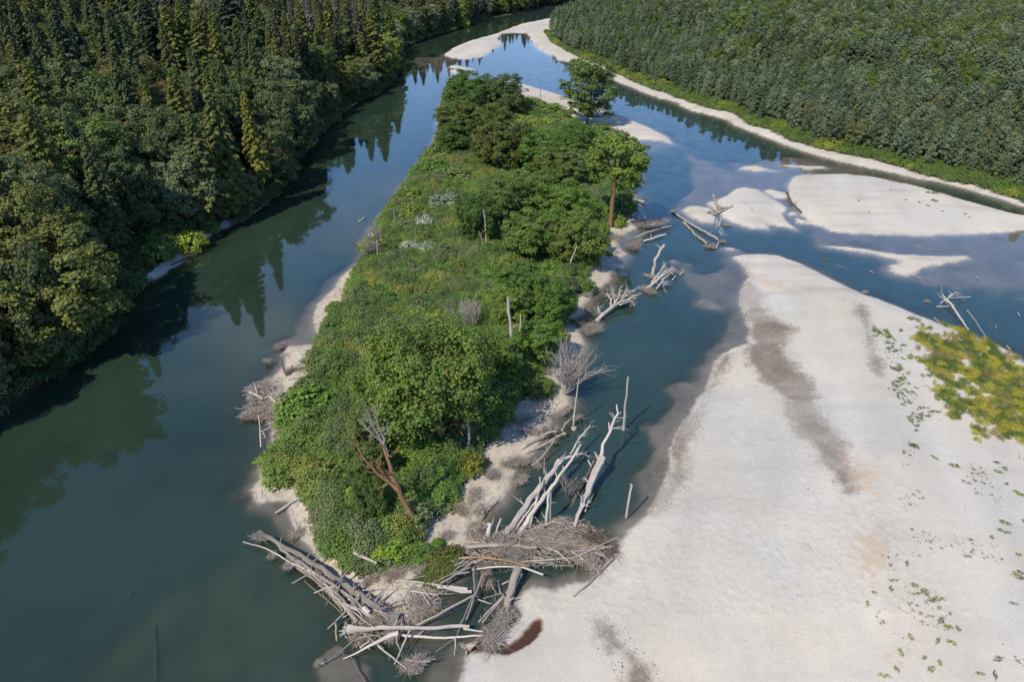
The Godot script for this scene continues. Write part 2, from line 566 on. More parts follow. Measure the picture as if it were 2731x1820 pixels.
func ground_color(x: float, z: float, s: float, h: float) -> Color:
	var n1 := noise.get_noise_2d(x * 0.6, z * 0.6)
	var n2 := noise.get_noise_2d(x * 2.6 + 50.0, z * 2.6)
	var n3 := fine.get_noise_2d(x * 6.0, z * 6.0)
	var n4 := noise.get_noise_2d(x * 0.5 + z * 0.2, z * 3.2)
	var c := Color(0.520, 0.490, 0.447) * (1.0 + 0.06 * n1 + 0.06 * n2 + 0.06 * n3 + (0.12 if z > -115.0 else 0.30) * minf(0.0, n4 + 0.05))
	var n5 := noise.get_noise_2d(x * 1.5 + z * 0.45 + 40.0, z * 0.28)
	c = c * (1.0 + 0.13 * n5)
	c = Color(c.r * (1.0 + 0.05 * n1), c.g, c.b * (1.0 - 0.07 * n1))
	c = c.lerp(Color(0.40, 0.375, 0.345), 0.34 * smoothstep(0.18, 0.42, noise.get_noise_2d(x * 1.1 + z * 0.35 + 700.0, z * 0.45)) * smoothstep(-0.25, 0.25, n3 + n2))
	if isle.holds(x, z) and x < 30.0 and Geometry2D.is_point_in_polygon(Vector2(x, z), island_all):
		c = Color(0.47, 0.42, 0.36) * (1.0 + 0.16 * n2 + 0.16 * n3)
	if s <= 0.0:
		c = c.lerp(Color(0.235, 0.200, 0.165) * (1.0 + 0.3 * n2 + 0.2 * n3), smoothstep(0.0, 0.16, -h))
		c = c.lerp(Color(0.15, 0.155, 0.075) * (1.0 + 0.5 * n2), smoothstep(0.45, 1.0, -h))
	else:
		c = c.lerp(Color(0.27, 0.24, 0.21), smoothstep(0.5 + 0.4 * n2, 0.0, s) * 0.75)
	if wet.holds(x, z):
		var w := wet.at(x, z)
		if w > -1.5 and s > 0.0:
			var k := smoothstep(-1.0, 1.3, w + n2 * 1.7 + n3 * 1.1)
			c = c.lerp(Color(0.19, 0.162, 0.135) * (1.0 + 0.3 * n3 + 0.35 * n2), k * clampf(0.80 + 0.5 * n1 + 0.3 * n4, 0.35, 0.95))
		w = orange.at(x, z)
		if w > -1.0:
			c = c.lerp(Color(0.50, 0.375, 0.26), smoothstep(-0.3, 1.6, w + n2 * 2.4 + n3 * 2.2) * 0.60)
		w = bluish.at(x, z)
		if w > -2.0:
			c = c.lerp(Color(0.47, 0.475, 0.49) * (1.0 + 0.16 * n3), smoothstep(-1.2, 2.5, w + n2 * 2.5 + n3 * 2.0) * 0.5)
		w = rust.at(x, z)
		if w > -1.0:
			c = c.lerp(Color(0.125, 0.045, 0.012) * (1.0 + 0.4 * n2), smoothstep(-0.4, 0.1, w + n3 * 0.12))
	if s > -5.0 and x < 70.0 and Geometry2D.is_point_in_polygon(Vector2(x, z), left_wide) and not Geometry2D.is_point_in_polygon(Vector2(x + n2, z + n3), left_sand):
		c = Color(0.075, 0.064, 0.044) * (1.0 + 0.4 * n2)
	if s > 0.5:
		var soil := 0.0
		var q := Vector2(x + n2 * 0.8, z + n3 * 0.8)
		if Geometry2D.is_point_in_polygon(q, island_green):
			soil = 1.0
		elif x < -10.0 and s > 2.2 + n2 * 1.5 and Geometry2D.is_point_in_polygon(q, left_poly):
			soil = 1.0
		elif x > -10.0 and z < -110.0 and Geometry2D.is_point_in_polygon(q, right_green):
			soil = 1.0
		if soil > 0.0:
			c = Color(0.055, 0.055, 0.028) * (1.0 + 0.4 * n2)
	return c

func grid_x(u: float, z: float) -> float:
	return u * (0.80 * absf(z) + 28.0) + 110.0 * pow(u, 7.0)

const ROWS := 660
const COLS := 700
func build_ground() -> void:
	var xs := PackedVector3Array()
	var cols := PackedColorArray()
	var uv := PackedVector2Array()
	var sd := PackedFloat32Array()
	xs.resize(ROWS * COLS)
	cols.resize(ROWS * COLS)
	uv.resize(ROWS * COLS)
	sd.resize(ROWS * COLS)
	for j in ROWS:
		var dep := deg_to_rad(lerpf(70.0, 2.2, float(j) / (ROWS - 1)))
		var z := -EYE.y / tan(dep) if j > 0 else 70.0   # the first row closes the sheet behind the camera
		for k in COLS:
			var x := grid_x(2.0 * k / (COLS - 1) - 1.0, z)
			var s := land_at(x, z)
			var h := height_at(x, z, s)
			var at := j * COLS + k
			xs[at] = Vector3(x, h, z)
			sd[at] = h
			uv[at] = Vector2(x, z)
			cols[at] = ground_color(x, z, s, h)
	var ns := PackedVector3Array()
	ns.resize(ROWS * COLS)
	ns.fill(Vector3.UP)
	for j in range(1, ROWS - 1):
		for k in range(1, COLS - 1):
			var at := j * COLS + k
			ns[at] = (xs[at + 1] - xs[at - 1]).cross(xs[at + COLS] - xs[at - COLS]).normalized()
	var ix := PackedInt32Array()
	var iw := PackedInt32Array()
	for j in ROWS - 1:
		for k in COLS - 1:
			var a := j * COLS + k
			ix.append_array([a, a + COLS, a + COLS + 1, a, a + COLS + 1, a + 1])
			if minf(minf(sd[a], sd[a + 1]), minf(sd[a + COLS], sd[a + COLS + 1])) < 0.0:
				iw.append_array([a, a + COLS, a + COLS + 1, a, a + COLS + 1, a + 1])
	var m := StandardMaterial3D.new()
	m.resource_name = "gravel and sand"
	m.vertex_color_use_as_albedo = true
	m.roughness = 0.95
	m.metallic_specular = 0.25
	m.albedo_texture = grain(11, 0.22, 0.88, 1.0)
	m.uv1_scale = Vector3(0.11, 0.11, 1)
	m.detail_enabled = true
	m.detail_blend_mode = BaseMaterial3D.BLEND_MODE_MUL
	m.detail_albedo = grain(12, 0.07, 0.92, 1.0)
	m.detail_uv_layer = BaseMaterial3D.DETAIL_UV_2
	m.uv2_scale = Vector3(0.037, 0.037, 1)
	m.heightmap_enabled = true
	m.heightmap_texture = m.albedo_texture
	m.heightmap_scale = 1.5
	var g := surface("ground", xs, ns, cols, uv, ix, m)
	tag(g, "pale gravel bars, sandy beaches, forest floor and river bed", "", "", "structure")
	# the water: a turbid body that hides the bed as it gets deeper, under a clear mirror-like skin
	var ws := PackedVector3Array()
	var ks := PackedVector3Array()
	var wc := PackedColorArray()
	ws.resize(ROWS * COLS)
	ks.resize(ROWS * COLS)
	wc.resize(ROWS * COLS)
	ns.fill(Vector3.UP)
	var ripple := ns.duplicate()
	for at in ROWS * COLS:
		var p := xs[at]
		ws[at] = Vector3(p.x, -0.02, p.z)
		ks[at] = Vector3(p.x, 0.0, p.z)
		if p.y < 0.1:
			var a := (0.006 if p.x < -0.12 * p.z - 34.0 else 0.03) * (0.6 + 0.8 * absf(noise.get_noise_2d(p.x * 0.3, p.z * 0.3 + 500.0)))
			ripple[at] = Vector3(noise.get_noise_2d(p.x * 4.0, p.z * 2.5) * a, 1.0, noise.get_noise_2d(p.x * 4.0 + 200.0, p.z * 2.5) * a).normalized()
		var right := smoothstep(-12.0, 12.0, p.x - (-p.z) * 0.02 + 4.0)
		var n1 := noise.get_noise_2d(p.x * 0.8, p.z * 0.8)
		var c := Color(0.019, 0.036, 0.025).lerp(Color(0.022, 0.048, 0.045), right) * (1.0 + 0.25 * n1)
		c = c * 5.0
		c.a = 1.0 - exp(-maxf(0.0, -p.y) * lerpf(1.25, 0.8, right))
		wc[at] = c
	var wm := StandardMaterial3D.new()
	wm.resource_name = "turbid water"
	wm.vertex_color_use_as_albedo = true
	wm.transparency = BaseMaterial3D.TRANSPARENCY_ALPHA
	wm.albedo_texture = grain(14, 0.006, 0.94, 1.0)
	wm.uv1_scale = Vector3(0.02, 0.02, 1)
	wm.albedo_color = Color(0.2, 0.2, 0.2).linear_to_srgb()
	wm.roughness = 1.0
	wm.specular_mode = BaseMaterial3D.SPECULAR_DISABLED
	var b := surface("river_water", ws, ns, wc, uv, iw, wm)
	tag(b, "dark green and teal water of the two river channels", "", "", "structure")
	var pm := StandardMaterial3D.new()
	pm.resource_name = "water skin"
	pm.transparency = BaseMaterial3D.TRANSPARENCY_ALPHA
	pm.albedo_color = Color(1, 1, 1, 0.0)
	pm.roughness = 0.04
	pm.metallic_specular = 0.5
	var sk := surface("water_surface", ks, ripple, PackedColorArray(), uv, iw, pm)
	tag(sk, "smooth reflecting surface of the river", "", "", "structure")

func grain(sd: int, freq: float, lo: float, hi: float) -> NoiseTexture2D:
	var t := NoiseTexture2D.new()
	t.width = 1024
	t.height = 1024
	t.seamless = true
	var f := FastNoiseLite.new()
	f.seed = sd
	f.frequency = freq
	f.fractal_octaves = 4
	t.noise = f
	var ramp := Gradient.new()
	ramp.colors = PackedColorArray([Color(lo, lo, lo), Color(hi, hi, hi)])
	t.color_ramp = ramp
	return t

func surface(called: String, v: PackedVector3Array, n: PackedVector3Array, c: PackedColorArray, uv: PackedVector2Array, ix: PackedInt32Array, m: Material) -> MeshInstance3D:
	var a := []
	a.resize(Mesh.ARRAY_MAX)
	a[Mesh.ARRAY_VERTEX] = v
	a[Mesh.ARRAY_NORMAL] = n
	if c.size():
		a[Mesh.ARRAY_COLOR] = c
	a[Mesh.ARRAY_TEX_UV] = uv
	a[Mesh.ARRAY_TEX_UV2] = uv
	a[Mesh.ARRAY_INDEX] = ix
	var am := ArrayMesh.new()
	am.add_surface_from_arrays(Mesh.PRIMITIVE_TRIANGLES, a)
	var o := MeshInstance3D.new()
	o.name = called
	o.mesh = am
	o.material_override = m
	add_child(o, true)
	return o

func build_sky() -> Sky:
	var w := 768
	var h := 384
	var im := Image.create(w, h, false, Image.FORMAT_RGBF)
	var f := FastNoiseLite.new()
	f.seed = 9
	f.frequency = 0.9
	f.fractal_octaves = 5
	for y in h:
		var el := (0.5 - (y + 0.5) / h) * PI
		for x in w:
			var az := (x + 0.5) / w * TAU
			var d := Vector3(cos(el) * sin(az), sin(el), -cos(el) * cos(az))
			var c: Color
			if d.y < 0.0:
				c = Color(0.16, 0.18, 0.16)
			else:
				c = Color(0.56, 0.82, 1.25).lerp(Color(0.18, 0.45, 1.02), clampf(d.y / 0.32, 0, 1)).lerp(Color(0.11, 0.25, 0.54), smoothstep(0.30, 0.62, d.y)).lerp(Color(0.08, 0.17, 0.40), smoothstep(0.6, 1.0, d.y))
				var q := d / (d.y + 0.25)
				var k := f.get_noise_3d(q.x * 0.8, 3.0, q.z * 0.8)
				c = c.lerp(Color(0.86, 0.88, 0.92), smoothstep(0.26, 0.62, k) * 0.5)
			im.set_pixel(x, y, c)
	var m := PanoramaSkyMaterial.new()
	m.panorama = ImageTexture.create_from_image(im)
	var s := Sky.new()
	s.sky_material = m
	return s

# ---------------------------------------------------------------- placing

var island_all: PackedVector2Array

func ground_h(x: float, z: float) -> float:
	return height_at(x, z, land_at(x, z))

func seen(p: Vector3, h: float, margin := 0.12) -> bool:
	for y in [0.0, h]:
		var q := cam.transform.affine_inverse() * (p + Vector3(0, y, 0))
		if q.z > -5.0:
			continue
		var t := tan(deg_to_rad(cam.fov) / 2.0)
		if absf(q.x / -q.z) < t * 1.5 * (1.0 + margin) and absf(q.y / -q.z) < t * (1.0 + margin):
			return true
	return false

func plant(kind: Array, called: String, label: String, cat: String, group: String, p: Vector3, h: float, wide: float, tint: Color) -> Node3D:
	var o := thing(called, label, cat, Vector3(p.x, ground_h(p.x, p.z), p.z), group)
	var s: float = h / kind[2]
	o.rotation.y = fmod(absf(p.x * 12.9898 + p.z * 78.233), TAU)
	var crown_name := "crown" if cat == "tree" else "foliage"
	var a := part("trunk" if cat == "tree" else "stem", kind[0], bark_mat(), o)
	var b := part(crown_name, kind[1], leaf_mat(tint), o)
	a.scale = Vector3(s * wide, s, s * wide)
	b.scale = a.scale
	return o

func scatter(poly: PackedVector2Array, step: float, jitter: float, sd: int) -> Array:
	rng.seed = sd
	var lo := poly[0]
	var hi := poly[0]
	for q in poly:
		lo = lo.min(q)
		hi = hi.max(q)
	var out := []
	var z := lo.y
	var odd := 0
	while z < hi.y:
		var x := lo.x + (step * 0.5 if odd % 2 else 0.0)
		while x < hi.x:
			var q := Vector2(x + rng.randf_range(-jitter, jitter) * step, z + rng.randf_range(-jitter, jitter) * step)
			if Geometry2D.is_point_in_polygon(q, poly):
				out.append(q)
			x += step
		z += step * 0.87
		odd += 1
	return out

func many(called: String, label: String, m: Mesh, mat: Material, where: Array, tints: Array) -> void:
	var mm := MultiMesh.new()
	mm.transform_format = MultiMesh.TRANSFORM_3D
	mm.use_colors = true
	mm.mesh = m
	mm.instance_count = where.size()
	for k in where.size():
		mm.set_instance_transform(k, where[k])
		mm.set_instance_color(k, tints[k])
	var o := MultiMeshInstance3D.new()
	o.name = called
	o.multimesh = mm
	o.material_override = mat
	add_child(o, true)
	tag(o, label, "", "", "stuff")

func clump_mesh(sd: int, count: int, size: float, flatness: float, col: Color) -> ArrayMesh:
	rng.seed = sd
	var mb := Mb.new()
	for k in 7:
		var a := k * 2.39996
		var f := sqrt(k / 7.0)
		clump(mb, Vector3(cos(a) * f * 0.75, (0.62 - 0.28 * f) * flatness, sin(a) * f * 0.75), 0.52, flatness, count / 7, size, col, Vector3(cos(a) * f, 0.4, sin(a) * f), 0.3)
	return mb.mesh()

func at_size(p: Vector3, s: float, sy: float, turn: float) -> Transform3D:
	return Transform3D(Basis(Vector3.UP, turn).scaled_local(Vector3(s, sy, s)), p)

func _ready() -> void:
	cam = Camera3D.new()
	cam.name = "camera"
	cam.position = EYE
	cam.rotation_degrees = Vector3(-31, 0, 0)
	cam.fov = 53.0
	cam.far = 4000.0
	add_child(cam)
	var env := Environment.new()
	env.background_mode = Environment.BG_SKY
	env.sky = build_sky()
	env.background_energy_multiplier = 0.95
	env.tonemap_mode = Environment.TONE_MAPPER_LINEAR
	env.tonemap_exposure = 1.22
	env.sdfgi_enabled = true
	env.ssao_enabled = true
	env.ssil_enabled = true
	var we := WorldEnvironment.new()
	we.name = "world_environment"
	we.environment = env
	add_child(we)
	var sun := DirectionalLight3D.new()
	sun.name = "sun"
	add_child(sun)
	sun.look_at_from_position(SUN_FROM * 100.0, Vector3.ZERO)
	sun.light_energy = 1.6
	sun.light_color = Color(1.0, 0.955, 0.875)
	sun.light_angular_distance = 0.5
	sun.shadow_enabled = true

	noise.seed = 3
	noise.frequency = 0.05
	noise.fractal_octaves = 3
	fine.seed = 4
	fine.frequency = 0.11
	fine.fractal_octaves = 3
	outlines()
	build_ground()
	grow()
	deadwood()
	cover()

var left_near: PackedVector2Array
var left_sand: PackedVector2Array
var left_wide: PackedVector2Array
var jam_tip: PackedVector2Array
var jam_east: PackedVector2Array
var jam_west: PackedVector2Array
var left_far: PackedVector2Array
var left_strip: PackedVector2Array
var right_view: PackedVector2Array
var right_strip: PackedVector2Array
var weeds: PackedVector2Array
var sparse: PackedVector2Array
var strips: PackedVector2Array
var stony: PackedVector2Array

func outlines() -> void:
	left_poly = pv([-75.11, -66.93, -74.49, -72.98, -74.03, -79.39, -72.71, -85.26, -71.25, -91.76, -69.9, -97.38, -70.19, -107.11, -73, -120.53, -71.63, -124.45, -70.57, -128.24, -69.35, -131.96, -69.14, -139.47, -69.1, -147.17, -67.9, -151.29, -65.85, -153.31, -64.25, -160.55, -63.04, -165.91, -62.14, -172.86, -63.48, -186.8, -64.56, -201.04, -66.25, -221.13, -66.04, -235.79, -64.59, -252.22, -64.35, -265.23, -64.64, -285.54, -57.41, -298.43, -54.93, -331.58, -56.6, -362.28, -65.51, -435.41, -57.72, -471.22, -40.11, -522.11, -27.16, -573.02, -5.83, -614.56, 15.54, -654.96, 34.72, -692.66, 64.83, -762.37, 200, -1500, -1500, -1500, -1500, -20, -140, -20])
	var isle_west := pv([-26.89, -327.58, -28.72, -291.86, -27.4, -262.53, -25.57, -242.6, -25.61, -225.16, -27.57, -206.2, -28.45, -192.91, -30, -178.22, -30.86, -169.01, -32.11, -157.14, -32.61, -149.62, -32, -139.84, -31.87, -132.73, -32.8, -129.38, -34.03, -126.16, -34.64, -121.2, -35.53, -117.23, -36.07, -113.45, -35.91, -110.5, -34.84, -104.93, -33.18, -100.88, -32.85, -98.94, -34.97, -98.4, -37.51, -98.4, -37.76, -96.8, -36.79, -92.45, -36.89, -90.02, -37.09, -90.5, -37.04, -87.76, -36.69, -85.36, -35.39, -82.22, -34.03, -79.25, -33.3, -76.42, -33.1, -74.96, -32.04, -72.51, -31.42, -72.68])
	var isle_tip := pv([-31.89, -70.72, -32.63, -67.73, -31.71, -65.83, -32.52, -63.7, -31.94, -61.94, -30.85, -61.09, -29.89, -61.94, -27.5, -62.23, -26.39, -59.7, -25.21, -57.55, -24.02, -56, -22.68, -54.5, -21.51, -52.81, -19.56, -50.74, -17.8, -49.29, -15.91, -48.75, -14.83, -47.69, -13.02, -46.24, -11.47, -45.04, -9.58, -44.85, -8.25, -46.86, -7.93, -48.97, -6.93, -49.84, -5.83, -52.34, -5.35, -53.53, -4.49, -55.24, -5.12, -56.25, -4.21, -57.55, -3.12, -60.25, -1.54, -62.23, -0.31, -64.3, -0.53, -66.14, 0.99, -68.38, 2.57, -70.38, 4.27, -73.88, 5.31, -76.48])
	var isle_east := pv([5.46, -77.58, 5.32, -79.75, 7.3, -80.35, 8.4, -82, 8.16, -83.91, 7.65, -85.88, 7.06, -89.08, 8.33, -92.45, 10.18, -95.49, 11.49, -97.86, 12.22, -99.77, 11.43, -104.04, 10.76, -106.74, 12.47, -109.22, 13.8, -113.79, 16.23, -119.01, 19.33, -123.07, 20.44, -129.38, 23.57, -134.45, 24.68, -136.71, 23.58, -139.3, 23.51, -143.62, 26.39, -148.73, 28.88, -150.5, 29.93, -157.3, 29.49, -160.55, 30.96, -163.92, 31.47, -168.82, 33.34, -179.6, 35.15, -186.8, 35.9, -199.37, 41.58, -229.31, 40.23, -231.44, 43.98, -230.37, 47.62, -228.89, 52.91, -226.18, 52.28, -235.79, 48.09, -248.05, 41.52, -265.23, 33.21, -282.48, 24.81, -295.11, 17.16, -308.8, 10.24, -319.82, 2.1, -330.77, -3.33, -335.67, -15.19, -339.86])
	island_all = isle_west + isle_tip + isle_east
	var green_west := pv([-26.6, -323.66, -28.37, -291.86, -27.21, -262.53, -25.19, -240.29, -25.25, -223.13, -27.21, -205.33, -28.12, -192.13, -29.68, -177.53, -30.55, -168.38, -31.91, -157.14, -31.83, -149.62, -30.52, -139.84, -30.1, -132.73, -31.36, -131.88, -31.96, -127.76, -32.05, -123.07, -31.81, -118.65, -31.12, -113.79, -31.09, -109.22, -32.19, -107.35, -33.14, -103.75, -32.63, -99.22, -32.56, -95.49, -31.83, -91.47, -30.48, -88.15, -32, -85, -33.04, -83.27, -31.13, -80.35, -30.39, -77.58, -31.09, -74.57, -31.02, -76.48, -31.5, -72.45, -32.84, -68.38, -31.19, -65.52, -26.87, -63.7, -24.93, -60.25, -22.66, -57.55, -22.33, -55, -21.5, -53.53, -18.89, -51.88, -18.05, -50.51, -15.61, -50.06, -13.14, -51.65, -10.2, -51.65, -9.01, -52.58, -10.15, -54.5, -10.46, -57.29])
	var green_east := pv([-9.02, -58.61, -6.61, -61.09, -6.58, -63.7, -3.8, -67.73, -4.1, -69.7, -2.64, -73.52, -0.35, -77.24, -0.26, -78.75, 2.5, -84.12, 3.87, -87.69, 5.57, -90.98, 7.35, -99.22, 8.81, -104.34, 11.3, -109.86, 11.98, -118.65, 14.66, -123.07, 17.58, -131.88, 19.15, -139.84, 21.87, -153.84, 26.15, -156.03, 26.17, -153.84, 29.44, -165.3, 32.02, -176.85, 34.19, -192.91, 37.03, -217.23, 36.28, -227.22, 33.36, -230.37, 26.28, -238.02, 21.59, -252.22, 18.15, -265.23, 10.31, -276.51, 3.84, -284, 1.21, -298.43, -6.92, -319.82])
	island_green = green_west + green_east
	var bar := pv([46.97, -135.15, 49.79, -136.21, 52.82, -136.65, 56.87, -135.77, 59.96, -132.3, 62.46, -127.76, 64.7, -122.32, 67.45, -117.23, 70.02, -114.46, 72.78, -110.5, 75.95, -105.53, 78.96, -102.47, 81.07, -99.22, 82.36, -96.27, 82.72, -92.95, 130, -75, 150, -50, 150, -5, -4.57, -29.07, -4.91, -36.11, -4.75, -38.36, -4.36, -39.71, -3.96, -41.11, -2.85, -41.83, -2.39, -42.56, -0.25, -43.88, 0.77, -44.85, 0.61, -46.45, 0.53, -47.69, 1.52, -48.97, 2.42, -49.18, 3.3, -48.86, 4.89, -48.75, 6.9, -49.4, 8.38, -49.84, 9.61, -51.19])
	var bar_west := pv([11.04, -52.84, 12.46, -55.58, 14.32, -57.89, 16.53, -60.25, 18.05, -61.94, 20.32, -67.73, 22.04, -72.45, 24.72, -78.01, 26.76, -81.17, 29.62, -85.88, 31.73, -90.74, 34.03, -94.97, 36.95, -97.59, 39.95, -99.22, 41.07, -102.01, 42.02, -106.74, 43, -113.79, 45.14, -120.1, 47.68, -125.38, 48.3, -131.04, 47.2, -134.01])
	var right_bank := pv([52.3, -662.18, 44.7, -596.08, 36.38, -463.63, 36.2, -398.58, 42.19, -353, 50.11, -327.58, 55.32, -312.4, 60.12, -298.43, 69.94, -279.47, 58.89, -307.02, 65.82, -288.04, 69.26, -273.04, 78.45, -261.21, 80.08, -249.27, 84.26, -237.57, 88.51, -224.75, 93.08, -214.95, 97.67, -206.73, 104.43, -199.04, 109.51, -194.18, 112.49, -189.51, 119.06, -185.03, 122.76, -179.32, 126.88, -171.3, 129.51, -165.91, 180, -150, 260, -120, 900, -100, 1500, -1500, 150, -1500, 95, -800])
	right_green = pv([47.35, -596.08, 34.77, -584.34, 25.51, -504.05, 27.59, -456.26, 34.25, -421.2, 39.85, -398.58, 48.27, -377.07, 53, -348.52, 63.16, -315.33, 73.26, -294.46, 63.1, -331.58, 67.12, -312.4, 70.73, -295.11, 75.28, -284.93, 79.72, -275.93, 87.09, -265.23, 87.41, -249.75, 91.24, -244.94, 94.87, -227.22, 101.74, -216.85, 109.04, -209.41, 115.26, -201.04, 117.56, -195.77, 122.35, -186.8, 128.94, -182.14, 130.68, -173.91, 132.15, -170.02, 175, -160, 260, -130, 900, -110, 1500, -1500, 150, -1500, 100, -800])
	var far_bar := pv([-38.61, -410.2, -34.36, -442.16, -25.81, -471.22, -10.5, -504.05, 7.18, -562.11, 39.19, -614.56, 51.02, -645.09, 50, -596.08, 36.77, -428.84, 36.2, -398.58, 30.84, -387.55, 24.78, -390.26, 23.75, -404.31, 19.66, -416.25, 14.56, -435.41, 12.47, -471.22, 9.88, -504.05, 1.97, -508.45, -8.17, -499.71, -8.93, -479.05, -5.36, -449.11, -10.15, -435.41, -15.22, -410.2, -17.68, -401.43, -23.79, -395.77, -33.05, -398.58])
	var bars := [
		left_poly, island_all, bar + bar_west, right_bank, far_bar,
		pv([77.5, -186.8, 80.51, -191.35, 87.31, -192.91, 95.95, -192.91, 102.1, -190.58, 109.22, -183.86, 113.15, -178.22, 117.61, -170.27, 122.11, -163.49, 124.43, -160.55, 127.39, -159.4, 122.08, -150.66, 112.99, -148.59, 101.69, -147.07, 92.71, -146.77, 81.57, -147.58, 74.48, -149.11, 73.17, -151.71, 70.82, -153.84, 68.02, -154.93, 69.41, -158.27, 71.22, -154.93, 71.05, -160.55, 72.19, -170.27, 72.01, -174.17, 74.52, -178.22, 76.02, -183.86]),
		pv([42.33, -164.09, 44.91, -166.27, 47.51, -166.52, 49.76, -165.3, 49.33, -159.4, 48.26, -154.39, 44.92, -155.48, 43.54, -158.27]),
		pv([50.25, -169.01, 55.57, -172.86, 61.18, -180.3, 63.28, -181.29, 66.41, -179.6, 67.85, -171.56, 69.6, -165.3, 66.31, -160.55, 65.99, -156.03, 66.5, -150.66, 63.29, -152.77, 60.47, -153.84, 60.23, -150.66, 55.85, -151.71, 52.4, -154.93, 51.28, -158.27, 50.83, -162.9]),
		pv([67.54, -178.91, 69.57, -179.6, 72.7, -176.85, 72.88, -173.51, 70.46, -171.56, 68.27, -172.86]),
		pv([68.36, -161.72, 70.35, -162.66, 70.43, -160.55, 68.38, -159.4]),
		pv([68.72, -141.24, 72.98, -140.77, 80.76, -137.55, 83.74, -136.21, 92.3, -135.32, 97.58, -135.77, 97.83, -134.01, 92.2, -131.88, 85.63, -129.38, 81.98, -126.96, 79.49, -125.38, 78.37, -126.56, 77.92, -127.76, 78.75, -130.62, 81.43, -131.45, 82.11, -133.58, 78.32, -136.21, 73.13, -138.46]),
		pv([66.59, -197.72, 69.53, -201.04, 73.01, -201.04, 74.44, -197.72, 78.9, -196.42, 70.8, -195.45]),
		pv([77.81, -202.06, 80.81, -202.06, 87.92, -201.04, 91.64, -200.37, 93.21, -198.71, 85.84, -196.74, 84.77, -199.21]),
		pv([46.74, -139.65, 48.21, -139.65, 49.24, -138.73, 47.44, -138.19]),
		pv([-33.6, -372.02, -29.76, -378.09, -18.73, -365.15, -21.06, -361.33]),
		pv([-31.89, -361.33, -28.83, -365.15, -23.17, -354.82, -28.77, -353])]
	near_land = Field.new(bars, -84, -236, 146, -22, 0.3)
	far_land = Field.new(bars, -430, -800, 640, -200, 1.25)
	isle = Field.new([island_green], -62, -300, 48, -44, 0.6)
	shallows = Field.new([
		pv([33.37, -135.32, 36.07, -136.21, 35.69, -131.04, 32.88, -131.04]), pv([34.46, -130.2, 36.39, -131.04, 35.92, -126.56, 33.97, -126.16]),
		pv([34.03, -115.83, 36.92, -117.23, 40.3, -113.12, 38.88, -111.28, 36.96, -111.02, 34.49, -112.32]),
		pv([-32.63, -63.4, -27.33, -63.11, -25.79, -59.7, -24.22, -56, -25.37, -56, -27.92, -58.08, -30.67, -60.53]),
		pv([-2.4, -63.7, -0.31, -64.3, -0.51, -61.94, -2.3, -59.7, -4.24, -58.08, -5.25, -58.61]),
		pv([18.9, -71.41, 22.23, -75.72, 21.58, -72.45, 19.48, -69.7, 18.07, -64.3, 17.07, -63.4]),
		pv([-32.17, -136.21, -32.77, -131.88, -34.56, -120.83, -35.99, -113.12, -34.75, -104.34, -32.92, -99.22, -34.05, -99.22, -35.63, -103.17, -37.22, -111.8, -35.88, -120.83]),
		pv([40.44, -100.88, 36.95, -97.59, 33.75, -94.97, 29.73, -86.33, 26.42, -80.76, 22.17, -73.12, 20.7, -71.43, 25.11, -80.35, 28.92, -87.23, 32.93, -94.97, 37.29, -100.88])], -62, -180, 62, -40, 0.4)
	shoals = Field.new([
		pv([34.64, -129.38, 37.65, -133.58, 39.45, -127.76, 45.72, -131.88, 45.33, -123.07, 41.87, -113.12, 38.85, -111.15, 36.91, -110.82, 34.21, -112.46, 33.7, -117.23]),
		pv([69.24, -150.66, 89.02, -147.07, 119.73, -150.66, 126.38, -145.58, 106.65, -117.23, 98.3, -117.23, 91.42, -118.65, 85.73, -120.1, 82.36, -123.07, 85.28, -129.38, 97.4, -133.58, 98.19, -136.21, 74.84, -140.77, 68.15, -142.66]),
		pv([54.1, -217.23, 65.09, -199.37, 79.08, -191.35, 71.32, -170.27, 68.04, -152.77, 48.8, -154.93, 39.7, -159.4, 49.28, -183.86]),
		pv([64.95, -206.2, 86.12, -211.6, 109.51, -199.37, 116.13, -183.86, 101.71, -192.91, 78.55, -189.82, 66.64, -194.49]),
		pv([43.09, -109.86, 38.88, -106.74, 34.99, -100.88, 30.95, -92.45, 26.53, -88.15, 22.27, -79.55, 18.86, -73.84, 18.45, -71.43, 21.83, -71.43, 26.66, -80.76, 31.93, -90.98, 36.95, -97.59]),
		pv([18.93, -74.25, 22.47, -75.72, 20.71, -68.06, 18.49, -64.3, 16.82, -61.94, 15.59, -61.94, 16.46, -67.41]),
		pv([-62, -410.2, -38.61, -410.2, -11.78, -357.59, -27.01, -339.86, -49.5, -362.28]),
		pv([-33.37, -142.66, -32.25, -156.03, -30.8, -167.75, -33.92, -145.58, -32.93, -132.73, -35.38, -118.65, -35.98, -111.8, -35.62, -100.88, -36.74, -98.67, -39.28, -98.67, -37.3, -117.23, -34.52, -133.58]),
		pv([-21.6, -42.35, -17.15, -42.61, -16.46, -41.11, -14.16, -38.74, -13.74, -36.51, -19.99, -36.51]),
		pv([-7.51, -39.37, -4.44, -41.11, -4.59, -38.22, -7.79, -36.11]),
		pv([30.25, -279.47, 48.08, -231.44, 57.9, -225.16, 45.52, -217.23, 40.38, -225.16])], -90, -420, 150, -36, 0.6)
